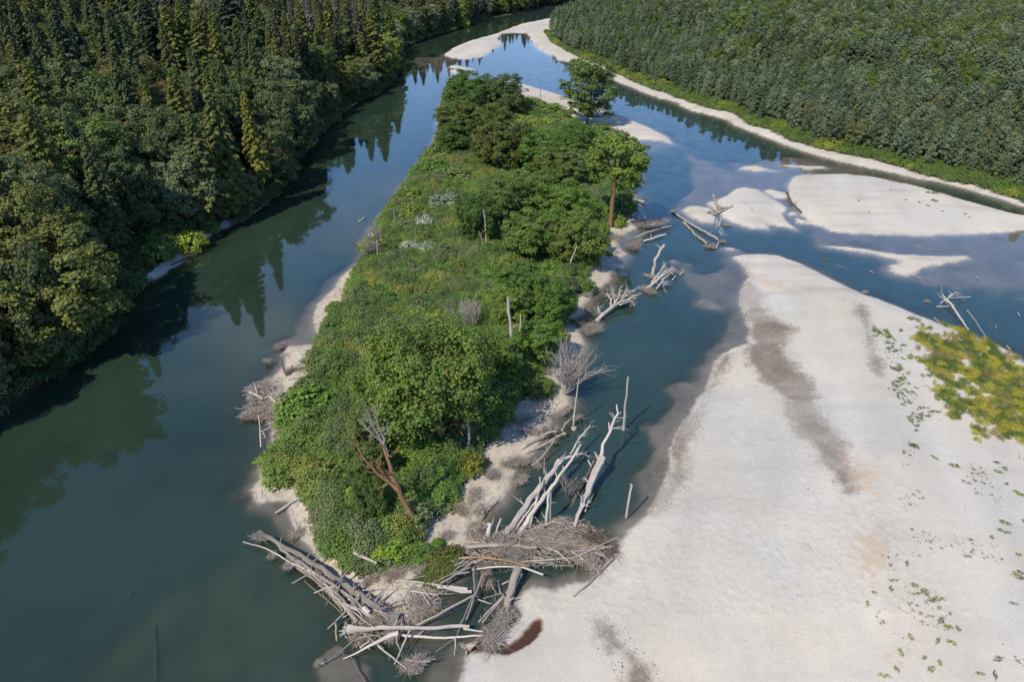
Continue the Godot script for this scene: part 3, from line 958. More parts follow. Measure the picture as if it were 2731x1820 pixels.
	wet = Field.new([
		pv([47.14, -134.45, 48.65, -131.04, 47.79, -124.6, 47.75, -120.1, 47.08, -113.79, 47.07, -107.97, 49.67, -102.59, 47.62, -100.88, 45.54, -98.13, 44.71, -90.98, 45.98, -85.88, 44.76, -77.58, 45.04, -71.43, 39.86, -71.43, 40.26, -75.68, 39.92, -81.58, 38.45, -86.33, 37.95, -92.45, 38.02, -95.49, 40.24, -99.22, 41.67, -105.53, 43, -113.79, 45.14, -120.1]),
		pv([39.43, -78.01, 44.21, -78.01, 44.83, -74.25, 44.74, -70.72, 43.55, -65.83, 41.8, -62.23, 41.19, -62.23, 40.43, -65.52, 39.63, -69.04, 39.48, -73.52]),
		pv([34.57, -96.01, 38.17, -96.01, 34.19, -91.47, 31.38, -86.78, 27.6, -79.55, 23.86, -71.43, 21.6, -71.43, 29.62, -85.88]),
		pv([22.69, -78.01, 25.8, -78.01, 22.53, -67.41, 20.25, -61.66, 17.79, -60.53, 16.44, -59.7, 16.63, -60.81, 18.11, -62.23, 20.27, -68.06]),
		pv([8.29, -44.67, 9.99, -44.17, 10.96, -41.74, 12.56, -39.9, 12.86, -36.88, 10.08, -36.88, 10.56, -40.35, 8.94, -40.81]),
		pv([63.76, -113.12, 65.04, -112.13, 62.13, -103.17, 59.67, -95.49, 57.38, -88.15, 56.6, -88.15, 59.65, -97.59, 61.48, -104.34])], -6, -150, 70, -32, 0.35)
	orange = Field.new([
		pv([43.93, -70.38, 46.38, -70.38, 46.32, -66.77, 43.92, -62.81, 45.58, -61.94, 43.03, -60.81, 43.27, -63.7, 42.26, -64.3]),
		pv([41.29, -59.15, 44.29, -59.15, 43.59, -56, 40.95, -51.19, 39.6, -49.84, 37.97, -49.84, 37.97, -52.34, 39.57, -54.75]),
		pv([48.65, -131.04, 48.46, -124.6, 55.41, -122.32, 52.5, -118.65, 49.16, -119.37, 47.33, -123.07]), pv([52.42, -116.53, 54.98, -116.53, 53.75, -113.12, 52.11, -113.79]),
		pv([34.44, -41.11, 37.36, -41.47, 36.83, -39.71, 34.29, -39.37]),
		pv([47.64, -104.34, 50.1, -102.59, 47.71, -100.32, 47.24, -101.45])], -6, -150, 70, -32, 0.35)
	bluish = Field.new([pv([26.61, -56, 29.53, -55.5, 30.64, -48.97, 29.8, -45.24, 28.24, -44.65, 27.08, -47.9, 25.98, -50.06]), pv([49.08, -45.84, 53.84, -47.9, 55.95, -46.86, 51.48, -40.23, 48.66, -42.93])], -6, -150, 70, -32, 0.35)
	left_sand = pv([-73.17, -120.53, -71.22, -123.53, -70.22, -127.44, -69.17, -131.54, -68.42, -137.64, -68.72, -146.17, -67.52, -150.24, -65.47, -154.49, -67.43, -156.69, -70.66, -153.41, -72.18, -148.19, -71.73, -141.33, -74.29, -139.47, -76.39, -136.74, -75.55, -133.24, -75.39, -128.24, -74.57, -123.53])
	jam_tip = pv([-23.67, -52.96, -20.59, -50.74, -16.72, -48.04, -14.08, -46.71, -12.44, -46.33, -10.73, -48.43, -7.94, -48.92, -7.68, -46.15, -10.16, -43.99, -11.14, -42.78, -13.3, -42.1, -15.09, -42.1, -16.35, -43.12, -16.09, -44.87, -18.44, -46.71, -21.17, -49.72, -24.35, -52.32])
	jam_east = pv([-4.62, -55.78, -0.89, -56.77, 2.93, -57.91, 7.74, -58.17, 10.43, -56.52, 11.53, -54.09, 9.97, -52.47, 6.3, -51.57, 3.62, -51.57, -0.83, -51.12, -4.41, -51.57, -7.8, -49.6, -8.84, -51.34, -5.85, -53.16])
	jam_west = pv([-40.35, -85.57, -38.42, -87.32, -36.42, -88.21, -34.17, -84.29, -32.75, -81.41, -30.62, -79.25, -30.77, -76.79, -32.54, -74.96, -34.79, -77.16, -38.63, -78.29, -38.73, -81.41])
	left_wide = Geometry2D.offset_polygon(left_poly, 4.0)[0]
	left_near = Geometry2D.intersect_polygons(left_poly, pv([-260, -40, -260, -300, 40, -300, 40, -160, -40, -40]))[0]
	left_far = Geometry2D.intersect_polygons(left_poly, pv([-520, -300, -620, -760, -500, -900, 160, -900, 160, -300]))[0]
	left_strip = Geometry2D.intersect_polygons(left_poly, pv([-130, -40, -130, -180, -60, -500, 70, -780, 120, -600, 0, -150, -40, -40]))[0]
	right_view = Geometry2D.intersect_polygons(right_green, pv([40, -140, 260, -130, 640, -760, 640, -900, 12, -900, 12, -420]))[0]
	right_strip = Geometry2D.intersect_polygons(right_green, pv([30, -140, 220, -130, 190, -230, 120, -330, 90, -760, 12, -760, 12, -420]))[0]
	weeds = pv([76.25, -105.53, 79.05, -105.23, 80.97, -101.45, 80.99, -98.13, 82.15, -95.49, 82.04, -91.47, 83.81, -88.15, 75.31, -73.84, 69.15, -71.43, 67.07, -71.71, 63.87, -72.41, 63.05, -74.57, 63.64, -76.43, 61.43, -77.58, 61.96, -80.35, 62.43, -84.56, 64.5, -89.08, 65.67, -93.45, 67.79, -96.53, 67.45, -99.77, 70.01, -102.01, 71.79, -104.93, 73.84, -104.34, 73.46, -100.88, 75.51, -102.01])
	strips = pv([62.72, -103.47, 64.49, -102.88, 65.44, -100.04, 62.05, -94.69, 62.01, -90.71, 61.2, -86.96, 60.99, -82.57, 59.27, -76.93, 57.32, -73.22, 55.63, -73.95, 55.68, -77.32, 56.87, -81.73, 56.45, -85.61, 59.1, -87.41, 60.01, -92.67])
	sparse = pv([63.48, -105.53, 67.38, -103.75, 68.04, -98.13, 65.2, -91.47, 61.47, -80.35, 63.01, -75.31, 62.39, -71.43, 64.95, -74.25, 67.18, -68.71, 58.57, -53.53, 47.63, -38.22, 32.99, -38.22, 37.24, -45.84, 38.25, -50.06, 43.78, -56, 50.3, -67.41, 55.45, -78.01, 53.42, -73.84, 57.14, -86.78, 60.39, -91.47, 61.47, -99.77])
	stony = pv([46.97, -135.15, 52.82, -136.65, 59.96, -132.3, 64.7, -122.32, 70.02, -114.46, 75.95, -105.53, 81.07, -99.22, 82.72, -92.95, 68, -80, 68, -34, -2, -34, -4.75, -38.36, -4.36, -39.71, -3.96, -41.11, 0.53, -47.69, 2.42, -49.18, 9.71, -52.11, 16.44, -59.7, 18, -61.66, 20.25, -67.41, 21.97, -72.1, 24.48, -78.01, 26.51, -81.17, 29.37, -85.88, 31.47, -90.74, 34.16, -95.49, 37.02, -97.86, 39.67, -99.22, 41.07, -102.01, 42.02, -106.74, 42.68, -113.79, 44.81, -120.1, 47.68, -125.38])
	flats = Field.new([pv([-39.74, -50.09, -31.03, -56.28, -22.99, -52.46, -18.23, -46.22, -18.48, -38.23, -33.94, -31.15, -41.61, -34.86, -43.24, -45.18]), pv([-32.52, -67.44, -40.79, -74.57, -40.68, -85, -34.14, -76.51])], -45, -80, 5, -30, 0.5)
	rust = Field.new([pv([-3.68, -42.01, -1.55, -42.1, -0.24, -41.97, 0.91, -42.78, 2.11, -44.36, 2.98, -45.14, 2.9, -43.69, 1.89, -42.28, -0.24, -41.07, -1.86, -41.32, -3.66, -41.61])], -6, -60, 20, -36, 0.2)

var taken := []
func free_spot(p: Vector2, gap: float) -> bool:
	for q: Vector3 in taken:
		if p.distance_to(Vector2(q.x, q.y)) < gap + q.z:
			return false
	return true

const DARK := Color(0.78, 0.78, 1.0)
const MID := Color(0.84, 0.78, 1.15)
const GREEN := Color(1.0, 1.05, 0.85)
const OLIVE := Color(1.16, 0.94, 0.90)
const BROWN := Color(1.15, 0.74, 0.90)
const GREY := Color(1.45, 1.22, 2.2)
const YELLOW := Color(2.1, 1.85, 0.70)
const SILVER := Color(2.6, 2.1, 5.0)

func isle_side(q: Vector2) -> bool:
	return q.x < lerpf(-10.0, 0.0, clampf((-q.y - 50.0) / 150.0, 0, 1))

var kinds := {}
func t(kind: String, label: String, p: Vector3, h: float, wide: float, tint: Color, gap := 3.5) -> void:
	var conifer := kind.begins_with("c")
	var small := kind.begins_with("s")
	while land_at(p.x, p.z) < 1.2:
		p.x -= 0.8
	plant(kinds[kind], "shrub" if small else "conifer_tree" if conifer else "broadleaf_tree", label, "shrub" if small else "tree", "", p, h, wide, tint)
	taken.append(Vector3(p.x, p.z, gap))

func grow() -> void:
	var leaf := Color(0.118, 0.166, 0.046)
	var wood := Color(0.20, 0.165, 0.135)
	var brown_wood := Color(0.30, 0.20, 0.12)
	kinds = {
		"b0": broadleaf(101, 16, 6.6, 0.07, 15, 260, 70, 0.385, leaf, wood), "b1": broadleaf(102, 17, 5.8, 0.10, 14, 250, 70, 0.37, leaf, wood),
		"b2": broadleaf(103, 14, 6.8, 0.06, 16, 260, 70, 0.39, leaf, wood), "b3": broadleaf(104, 18, 5.4, 0.10, 15, 240, 70, 0.35, leaf, wood),
		"hero": broadleaf(105, 17, 8.6, 0.30, 18, 420, 70, 0.36, leaf, brown_wood, 0.55),
		"lone": broadleaf(106, 21, 6.0, 0.52, 12, 190, 70, 0.40, leaf, brown_wood, 0.42), "cotton": broadleaf(107, 23, 7.2, 0.12, 20, 300, 70, 0.42, leaf, wood, 0.3),
		"c0": cedar(201, 30, 4.8, Color(0.108, 0.130, 0.054), 210, 64, 0.72, 0.18), "c1": cedar(202, 30, 3.6, Color(0.108, 0.130, 0.054), 200, 54, 0.70, 0.26),
		"c2": cedar(203, 30, 6.0, Color(0.085, 0.108, 0.056), 170, 76, 0.78, 0.10), "c3": cedar(204, 26, 2.8, Color(0.108, 0.130, 0.054), 160, 44, 0.66, 0.30, 0.2),
		"p0": poplar(301, 11, 1.9, 38, 52, 0.37, Color(0.125, 0.157, 0.092), Color(0.30, 0.29, 0.27)), "p1": poplar(302, 11, 2.3, 40, 52, 0.38, Color(0.125, 0.157, 0.092), Color(0.30, 0.29, 0.27)),
		"p2": poplar(303, 11, 1.6, 34, 52, 0.36, Color(0.125, 0.157, 0.092), Color(0.34, 0.33, 0.31)),
		"s0": shrub(401, 3.6, 3.0, 44, 55, 0.30, Color(0.125, 0.175, 0.055)), "s1": shrub(402, 4.0, 2.5, 40, 55, 0.32, Color(0.125, 0.175, 0.055)),
		"s2": shrub(403, 2.4, 2.6, 36, 55, 0.34, Color(0.125, 0.175, 0.055))}
	# left bank: the trees that stand out
	t("b0", "huge broadleaf tree leaning over the water at lower left, olive crown", Vector3(-74.17, 0, -96.23), 18.9, 1.28, OLIVE, 7.48)
	t("b2", "broad green tree behind the huge olive tree overhanging the left channel", Vector3(-70.24, 0, -93.04), 19, 0.59, MID, 4.09)
	t("b1", "small pale leaved tree hanging over the dark water beside the huge olive tree", Vector3(-63.43, 0, -95.33), 9, 1.06, GREY, 2.45)
	t("b1", "silvery pale tree cut by the left edge of the picture above black water", Vector3(-74.17, 0, -81.57), 11.78, 0.89, GREY, 2.69)
	t("b1", "yellowish green top of a tree just right of the huge olive tree", Vector3(-64.09, 0, -101.45), 17, 0.51, OLIVE, 2.24)
	t("b0", "green tree with yellowish lower boughs at the left edge of the forest", Vector3(-79.35, 0, -108.03), 21, 0.83, OLIVE, 5.38)
	t("b2", "pale grey green tree above the bright bushes of the left bank", Vector3(-75.07, 0, -149.5), 15, 1.05, GREY, 5.75)
	t("b3", "mid green tree rising behind the pale grey green bank tree", Vector3(-81.07, 0, -154.78), 18, 1.21, MID, 4.9)
	t("b0", "round crowned green tree standing beside a dark gap in the left forest", Vector3(-92.29, 0, -165.09), 20, 1.08, MID, 6.66)
	t("b0", "brownish rounded crown in the middle of the left forest", Vector3(-90.25, 0, -187.57), 21, 1.16, BROWN, 7.51)
	t("b1", "dark green rounded tree just behind the brownish crown", Vector3(-89.89, 0, -198.08), 22, 1.03, DARK, 5.78)
	t("b2", "brown tinged broad crown left of the small golden conifer", Vector3(-111.32, 0, -208.04), 22, 0.94, BROWN, 7.56)
	t("b0", "large dim green crown near the left edge of the forest", Vector3(-104.3, 0, -154.58), 21, 1.06, MID, 6.91)
	t("b3", "dark wide crown below the pale green trees at upper left", Vector3(-130.83, 0, -206.75), 22, 1.67, DARK, 8.27)
	t("b2", "shadowy crown at the left edge above the yellowish green tree", Vector3(-124.74, 0, -179.32), 20, 0.89, DARK, 6.51)
	t("b1", "upright green tree leaning to the water with a visible stem", Vector3(-64.03, 0, -181.59), 17, 1.14, MID, 4.95)
	t("b3", "bright green young tree on the left bank below the grey conifer", Vector3(-73.52, 0, -165.47), 13, 0.8, GREEN, 2.33)
	t("b1", "second bright green bank tree, darker and nearer the water", Vector3(-66.58, 0, -156.37), 13, 0.72, GREEN, 2.41)
	t("b3", "small pale bush tree at the waterline under the upright green tree", Vector3(-61.41, 0, -163.12), 9, 1.12, GREY, 2.26)
	t("s0", "tall bright green bush at the top of the sunny left bank bushes", Vector3(-80.52, 0, -144.52), 7, 0.54, GREEN, 2.54)
	t("s2", "glowing yellow green bush on the sandy left bank", Vector3(-70.79, 0, -138.77), 4, 0.93, YELLOW, 3.25)
	t("s0", "lush green bush beside the glowing yellow green bush", Vector3(-74.58, 0, -134.66), 4.5, 1.01, GREEN, 3.02)
	t("s2", "lowest green bush of the sunny left bank, above the sand", Vector3(-73.87, 0, -130.46), 4, 0.75, GREEN, 2.63)
	t("s1", "small green bush at the left waterline near the pale bush tree", Vector3(-63.8, 0, -149.32), 3.5, 1.07, GREEN, 1.9)
	t("b3", "lone yellow green tree at the waterline of the left channel", Vector3(-64.85, 0, -216.61), 10, 1.61, YELLOW, 3.63)
	t("c1", "leftmost of three tall golden green cedars in the left forest", Vector3(-108.34, 0, -236.27), 34, 1.82, Color(1.7, 1.55, 0.85), 4.95)
	t("c0", "middle one of three tall golden green cedars in the left forest", Vector3(-105.45, 0, -240.7), 35, 1.42, Color(1.5, 1.45, 0.85), 5.47)
	t("c1", "rightmost of three tall golden green cedars in the left forest", Vector3(-97.92, 0, -232.68), 32, 1.84, Color(1.45, 1.35, 0.85), 4.71)
	t("c1", "olive cedar with a spiky top below the three golden cedars", Vector3(-64.49, 0, -158.11), 33, 1.27, Color(1.35, 1.25, 0.9), 3.35)
	t("c0", "grey green conifer with drooping boughs above the bright bank trees", Vector3(-61.58, 0, -151.38), 26, 1.31, Color(1.3, 1.2, 1.05), 3.74)
	t("c3", "thin golden conifer near the left channel", Vector3(-64.33, 0, -171.2), 26, 1.24, Color(2.0, 1.7, 0.8), 2.41)
	t("c3", "short golden conifer among the dark rounded crowns", Vector3(-121.52, 0, -244.87), 15, 2.2, Color(2.3, 1.8, 0.7), 3.33)
	t("c2", "dark layered fir right of the three golden cedars", Vector3(-108.92, 0, -292.91), 34, 2.03, DARK, 9.3)
	t("c2", "dark layered fir left of the three golden cedars", Vector3(-120.44, 0, -248.34), 33, 1.83, DARK, 8.15)
	t("c1", "dark narrow conifer near the pale green trees at upper left", Vector3(-149.22, 0, -269.51), 33, 1.81, DARK, 4.77)
	t("c0", "golden olive conifer standing high on the left bank", Vector3(-82.03, 0, -292.46), 32, 1.44, Color(1.5, 1.35, 0.85), 5.07)
	t("c1", "slim golden olive conifer near the top of the left bank", Vector3(-74.96, 0, -309.48), 32, 1.77, Color(1.55, 1.4, 0.85), 4.52)
	t("c0", "olive conifer next to the dark layered fir", Vector3(-105.83, 0, -308.52), 33, 1.49, Color(1.35, 1.25, 0.9), 5.42)
	t("b0", "pale green tree at the top of the picture, second from the left", Vector3(-246.03, 0, -406.91), 20, 1.64, Color(2.0, 1.9, 1.1), 10.15)
	t("b2", "pale green broad tree in the top left corner", Vector3(-245.71, 0, -367.69), 20, 1.5, Color(1.7, 1.7, 1.0), 10.9)
	t("b2", "light green rounded tree just below the pale tree at the top", Vector3(-197.04, 0, -320.69), 19, 1.27, Color(1.7, 1.75, 0.9), 8.78)
	t("b1", "rusty brown narrow crown left of the golden cedars", Vector3(-152.28, 0, -289.83), 24, 0.96, BROWN, 5.92)
	t("b1", "grey green crown high on the left bank beside the olive cedar", Vector3(-66.21, 0, -208.31), 24, 1.25, MID, 7.71)
	t("b0", "green crown near the left waterline upstream of the yellow green tree", Vector3(-57.87, 0, -205.22), 20, 0.87, MID, 5.39)
	t("b3", "pale green tree hanging over the left waterline", Vector3(-57.8, 0, -226.58), 18, 1.04, GREY, 4.22)
	t("c0", "olive conifer where the left bank forest meets the far bend", Vector3(-59.46, 0, -320.62), 32, 1.57, Color(1.5, 1.4, 0.9), 5.53)
	t("c1", "slim conifer with a pale trunk on the far left bank", Vector3(-46.57, 0, -357.65), 30, 1.72, Color(1.4, 1.35, 0.95), 4.12)
	t("b3", "green tree at the waterline of the far left bank", Vector3(-57.17, 0, -357.03), 16, 1.32, GREEN, 4.74)
	t("s0", "light green bush tree on the distant bend of the left bank", Vector3(-19.64, 0, -545.3), 8, 0.94, YELLOW, 5.03)
	# the island
	t("hero", "great spreading maple with bare orange limbs on the near half of the island", Vector3(-9.73, 0, -72.36), 16.24, 1, Color(1.05, 1.12, 0.78), 6.15)
	t("cotton", "tall dark cottonwood standing by itself at the far end of the island", Vector3(26.49, 0, -247.18), 22.75, 1.34, Color(0.95, 1.0, 0.85), 7.38)
	t("lone", "tree with a long bare orange trunk and high crown on the island edge", Vector3(22.91, 0, -150.77), 21.15, 1.14, Color(1.15, 1.25, 0.8), 5.17)
	t("b0", "dark glossy maple at the far end of the island, left one of the pair", Vector3(-15.54, 0, -255.92), 15, 1.49, Color(0.62, 0.85, 0.62), 6.93)
	t("b2", "dark maple at the far end of the island, right one of the pair", Vector3(-3.12, 0, -255.88), 14, 1.13, DARK, 5.74)
	t("b3", "brownish dark crown on the far left shore of the island", Vector3(-18.79, 0, -226.19), 12, 2.07, Color(0.9, 0.85, 0.7), 5.59)
	t("b1", "dark brown tinged crown in front of the far maples", Vector3(-5.85, 0, -220.11), 13, 1.5, Color(0.95, 0.88, 0.75), 4.98)
	t("b2", "broad blackish brown crown in the far middle of the island", Vector3(-2.89, 0, -192.22), 13, 1.31, Color(0.85, 0.76, 0.68), 6.19)
	t("b1", "glossy dark tree low on the far left shore of the island", Vector3(-17.23, 0, -203.88), 10, 1.61, Color(0.6, 0.8, 0.6), 4.13)
	t("b0", "vivid dark green tree right of the blackish brown crown", Vector3(6.24, 0, -188.44), 11, 1.27, Color(0.85, 1.15, 0.75), 4.31)
	t("b2", "dark green dome beside the pale bar at the far end of the island", Vector3(18.57, 0, -205.04), 9, 1.54, Color(0.7, 0.95, 0.68), 5.05)
	t("b1", "dull green crown between two darker ones in the far middle of the island", Vector3(10.83, 0, -179.22), 9, 1.95, Color(1.0, 1.0, 0.85), 4.5)
	t("b3", "greyish half bare crown left of the orange trunked tree", Vector3(16.56, 0, -174.82), 10, 1.7, Color(1.05, 1.0, 0.95), 3.82)
	t("b2", "rounded grey green crown in the middle of the island", Vector3(5.73, 0, -156.58), 10, 1.31, Color(0.95, 1.1, 0.85), 4.76)
	t("b0", "dull green crown beside the silvery willow", Vector3(-2.76, 0, -151.6), 10, 1.38, Color(0.9, 0.95, 0.85), 4.27)
	t("b0", "dark dense tree with dead stems below it in the middle of the island", Vector3(-6.77, 0, -138.94), 11, 1.03, Color(0.6, 0.8, 0.62), 3.49)
	t("b2", "fresh green crown just left of the orange trunk", Vector3(13.5, 0, -150.5), 9, 1.29, Color(0.95, 1.2, 0.78), 4.23)
	t("b0", "wide green crown in the centre of the island thicket", Vector3(3.95, 0, -131.67), 10, 1.54, Color(0.9, 1.05, 0.75), 4.75)
	t("b2", "wide greyish olive crown with a slanting stem near the east beach", Vector3(12.5, 0, -128.85), 10, 1.24, Color(1.1, 1.08, 0.85), 4.51)
	t("b1", "dark green lower crown below the wide greyish olive crown", Vector3(2.03, 0, -109.59), 8, 1.66, Color(0.75, 0.95, 0.7), 3.4)
	t("b2", "deep green crown overhanging the east beach", Vector3(5.88, 0, -103.59), 8, 1.16, Color(0.75, 1.0, 0.65), 3.38)
	t("b3", "lighter green tree behind the tall broken white snag", Vector3(0.26, 0, -101.7), 8, 1.28, Color(1.2, 1.3, 0.85), 2.31)
	t("b1", "leafy dark tree above the east beach beside the broken snag", Vector3(3.35, 0, -92.51), 6.5, 1.72, Color(0.8, 1.1, 0.65), 2.86)
	t("b1", "green tree pressed against the right side of the great maple", Vector3(-0.98, 0, -84.91), 8, 1.09, Color(1.0, 1.2, 0.7), 2.24)
	t("b2", "rounded olive tree pressed against the left side of the great maple", Vector3(-19.23, 0, -76.86), 7, 0.82, Color(1.05, 1.12, 0.9), 2.08)
	t("b3", "grey green tree behind the bare orange limbed tree", Vector3(-18.13, 0, -67.69), 8, 1.23, Color(0.95, 0.95, 0.85), 2.22)
	t("b1", "dim leafy tree left of the bare orange limbed tree", Vector3(-18.19, 0, -62.99), 6.5, 1.11, Color(0.8, 0.85, 0.8), 1.85)
	t("b2", "dark bush tree under the bare orange limbed tree", Vector3(-15.99, 0, -57.56), 5.5, 0.83, Color(0.62, 0.75, 0.65), 1.66)
	t("s0", "dark rounded willow beside the west beach of the island", Vector3(-26.65, 0, -87.69), 3.6, 1, Color(0.75, 0.9, 0.8), 2.4)
	t("s1", "grey green willow hanging over the driftwood of the west beach", Vector3(-29.69, 0, -81.55), 3.2, 1.34, Color(1.15, 1.15, 1.1), 2.17)
	t("s0", "feathery olive willow on the west shore below the driftwood", Vector3(-26.87, 0, -73.34), 3.4, 1.02, Color(1.0, 1.05, 0.95), 2.32)
	t("s1", "small dark willow on the edge of the west beach sand", Vector3(-30.54, 0, -100.91), 2.6, 1.25, Color(0.85, 1.0, 0.85), 1.65)
	t("s2", "low bush standing alone on the west beach sand", Vector3(-31.94, 0, -109.83), 1.6, 1.06, Color(0.9, 1.05, 0.8), 1.49)
	t("s0", "wispy willow at the top of the west beach", Vector3(-30.49, 0, -90.59), 3, 1.05, Color(1.1, 1.1, 1.05), 2.11)
	t("s0", "dark bush in the bright green thicket, nearer the west shore", Vector3(-26.91, 0, -110.19), 2.6, 1.17, Color(0.75, 1.0, 0.65), 2.03)
	t("s1", "dark bush in the bright green thicket, farther from the west shore", Vector3(-22.6, 0, -109.8), 2.8, 1.53, Color(0.75, 0.95, 0.7), 2.16)
	t("s0", "grey green bush in the thicket above the small dark willow", Vector3(-26.5, 0, -103.5), 2.8, 1.38, Color(1.15, 1.1, 1.0), 2.59)
	t("s0", "wide greyish bush in the middle of the thicket", Vector3(-19.88, 0, -97.93), 3, 1.36, Color(1.1, 1.08, 1.0), 2.73)
	t("s1", "greyish willow clump left of the great maple top", Vector3(-23.26, 0, -94.01), 3.4, 1.47, Color(0.95, 1.0, 0.9), 2.53)
	t("s1", "dark green bush left of the bare white shrub", Vector3(-13.26, 0, -106.58), 2.8, 1.49, Color(0.85, 1.0, 0.8), 2.11)
	t("s0", "olive bush below the bright left thicket", Vector3(-16.84, 0, -102.08), 2.6, 1.33, Color(1.1, 1.1, 0.9), 2.3)
	t("s0", "yellowish bush above the bare white shrub", Vector3(-15.12, 0, -113.18), 2.8, 1.48, Color(1.2, 1.15, 0.85), 2.77)
	t("s1", "dark bush just right of the bare grey shrub on the west shore", Vector3(-22.26, 0, -124.68), 3, 1.77, Color(0.85, 1.0, 0.8), 2.69)
	t("s0", "light olive bush on the far west shore of the island", Vector3(-20.84, 0, -202.64), 5, 1.34, Color(1.1, 1.15, 0.95), 4.48)
	t("s0", "green bush along the far west shore of the island", Vector3(-22.43, 0, -188.91), 4.5, 1.55, Color(0.95, 1.15, 0.75), 4.64)
	t("s1", "pale olive bush behind the green far west shore bush", Vector3(-16.26, 0, -181.1), 4.5, 2.05, Color(1.2, 1.2, 1.05), 4.68)
	t("s1", "silvery willow on the west side of the island", Vector3(-16.22, 0, -159.42), 4.5, 1.6, Color(1.75, 1.5, 3.2), 3.65)
	t("s2", "whitish blossoming bush below the silvery willow", Vector3(-20.08, 0, -146.4), 3.5, 0.78, Color(2.9, 2.25, 5.6), 2.38)
	t("s2", "white tipped bush nearest the bare grey shrub", Vector3(-21.36, 0, -133.15), 3, 0.72, Color(2.8, 2.2, 5.2), 1.89)
	t("s2", "white tipped bush right of its twin near the bare grey shrub", Vector3(-17.77, 0, -132.26), 3, 0.66, Color(2.5, 2.05, 4.8), 1.72)
	t("s1", "yellow green bush on the far west waterline", Vector3(-25.31, 0, -167.22), 4, 1.41, Color(1.2, 1.25, 0.8), 2.85)
	t("s0", "straw and green bush on the west shore above the bare grey shrub", Vector3(-24, 0, -153.78), 4, 1.39, Color(1.5, 1.4, 0.8), 3.72)
	t("s0", "green bush near the far bar, left one", Vector3(6.83, 0, -271.08), 4.5, 1.73, Color(1.0, 1.2, 0.8), 5.2)
	t("s1", "green bush near the far bar, right one", Vector3(13.37, 0, -260.78), 4.5, 2.2, Color(1.05, 1.2, 0.85), 5.58)
	t("s0", "pale straw coloured bush in the far gap between the dark crowns", Vector3(5.58, 0, -240.66), 4, 1.95, Color(1.6, 1.5, 1.0), 5.19)
	t("s1", "light yellowish bush below the green bushes near the far bar", Vector3(14.19, 0, -240.66), 4, 2.2, Color(1.5, 1.5, 0.95), 5.19)
	t("s1", "green bush beside the base of the pale bar", Vector3(29.77, 0, -231.2), 4, 2.2, Color(0.95, 1.1, 0.85), 4.51)
	t("s0", "yellowish bush behind the orange trunk", Vector3(23.4, 0, -182.76), 4, 0.92, Color(1.3, 1.3, 0.8), 2.45)
	t("s1", "leafy bush hanging over the water right of the orange trunk", Vector3(30.53, 0, -179.43), 5, 1.12, Color(1.0, 1.25, 0.75), 2.83)
	t("s0", "dark green bush at the foot of the tree row on the island east edge", Vector3(27.38, 0, -160.4), 5, 0.83, Color(0.9, 1.1, 0.7), 2.76)
	t("s2", "bright yellowish bush left of the orange trunk foot", Vector3(19.97, 0, -145.5), 3.5, 0.57, Color(1.3, 1.4, 0.75), 1.74)
	t("s2", "straw green bush right of the orange trunk foot", Vector3(24.97, 0, -151.81), 2.5, 0.68, Color(1.4, 1.4, 0.8), 1.5)
	t("s2", "small round plant alone on the upper east beach", Vector3(20.79, 0, -134.89), 0.9, 0.69, Color(1.1, 1.5, 0.7), 0.54)
	t("s2", "yellowish bush at the top of the curved east beach", Vector3(16.71, 0, -129.39), 2, 0.7, Color(1.4, 1.4, 0.8), 1.23)
	t("s1", "dark bush overhanging the narrow part of the east beach", Vector3(14.04, 0, -118.17), 3, 1.08, Color(0.8, 1.0, 0.75), 1.64)
	t("s2", "reddish yellow bush where the east beach narrows", Vector3(7.56, 0, -99.68), 2, 0.86, Color(1.6, 1.3, 0.7), 1.51)
	t("s0", "olive willow on the edge of the east beach near the dead fan tree", Vector3(4.19, 0, -84.32), 2.8, 1.07, Color(1.1, 1.15, 0.9), 2)
	t("s0", "green bush right of the white leaning pole trunk", Vector3(-1.65, 0, -77.71), 3, 0.89, Color(1.0, 1.25, 0.7), 1.78)
	t("s1", "wispy pale willow reaching over the lower west water", Vector3(-29.29, 0, -64.98), 2.8, 1.18, Color(1.3, 1.35, 1.0), 1.67)
	t("s0", "full green bush on the lower west shore", Vector3(-27.13, 0, -70.42), 3.2, 1.1, Color(0.95, 1.1, 0.8), 2.35)
	t("s0", "green bush inland of the lower west shore", Vector3(-23.11, 0, -69.05), 3.2, 1.18, Color(1.05, 1.2, 0.8), 2.52)
	t("s1", "shaded grey green bush left of the slanting orange trunk", Vector3(-17.95, 0, -62.03), 3, 1.31, Color(0.7, 0.85, 0.75), 1.98)
	t("s0", "green bush between the orange trunk and the sandy inlet", Vector3(-9.69, 0, -65.52), 2.6, 1.29, Color(1.0, 1.15, 0.75), 2.24)
	t("s2", "rust tinged bush on the edge of the sandy inlet", Vector3(-5.8, 0, -66.62), 2.2, 0.88, Color(1.5, 1.15, 0.65), 1.7)
	t("s0", "dense green bush on the island tip, inland one", Vector3(-18.72, 0, -54.1), 2.6, 1.05, Color(0.85, 1.05, 0.7), 1.82)
	t("s2", "yellow green bush on the island tip, beside the sand", Vector3(-13.92, 0, -53.63), 1.8, 1.36, Color(1.5, 1.6, 0.65), 2.14)
	t("s2", "small leafy plant on the sand of the island tip", Vector3(-8.33, 0, -54.32), 0.8, 0.83, Color(0.9, 1.3, 0.7), 0.58)
	t("s2", "bright green plants growing on the root mat at the end of the jam", Vector3(-11.16, 0, -40.93), 0.9, 0.98, Color(1.4, 1.7, 0.5), 0.78)
	t("s2", "smaller green plant on the round root mat at the end of the jam", Vector3(-9.38, 0, -41.06), 0.6, 0.99, Color(1.2, 1.5, 0.6), 0.52)
	t("s2", "olive mossy tangle on the left part of the big brush pile", Vector3(0.05, 0, -52.11), 1.2, 1.58, Color(0.75, 0.66, 0.5), 1.65)
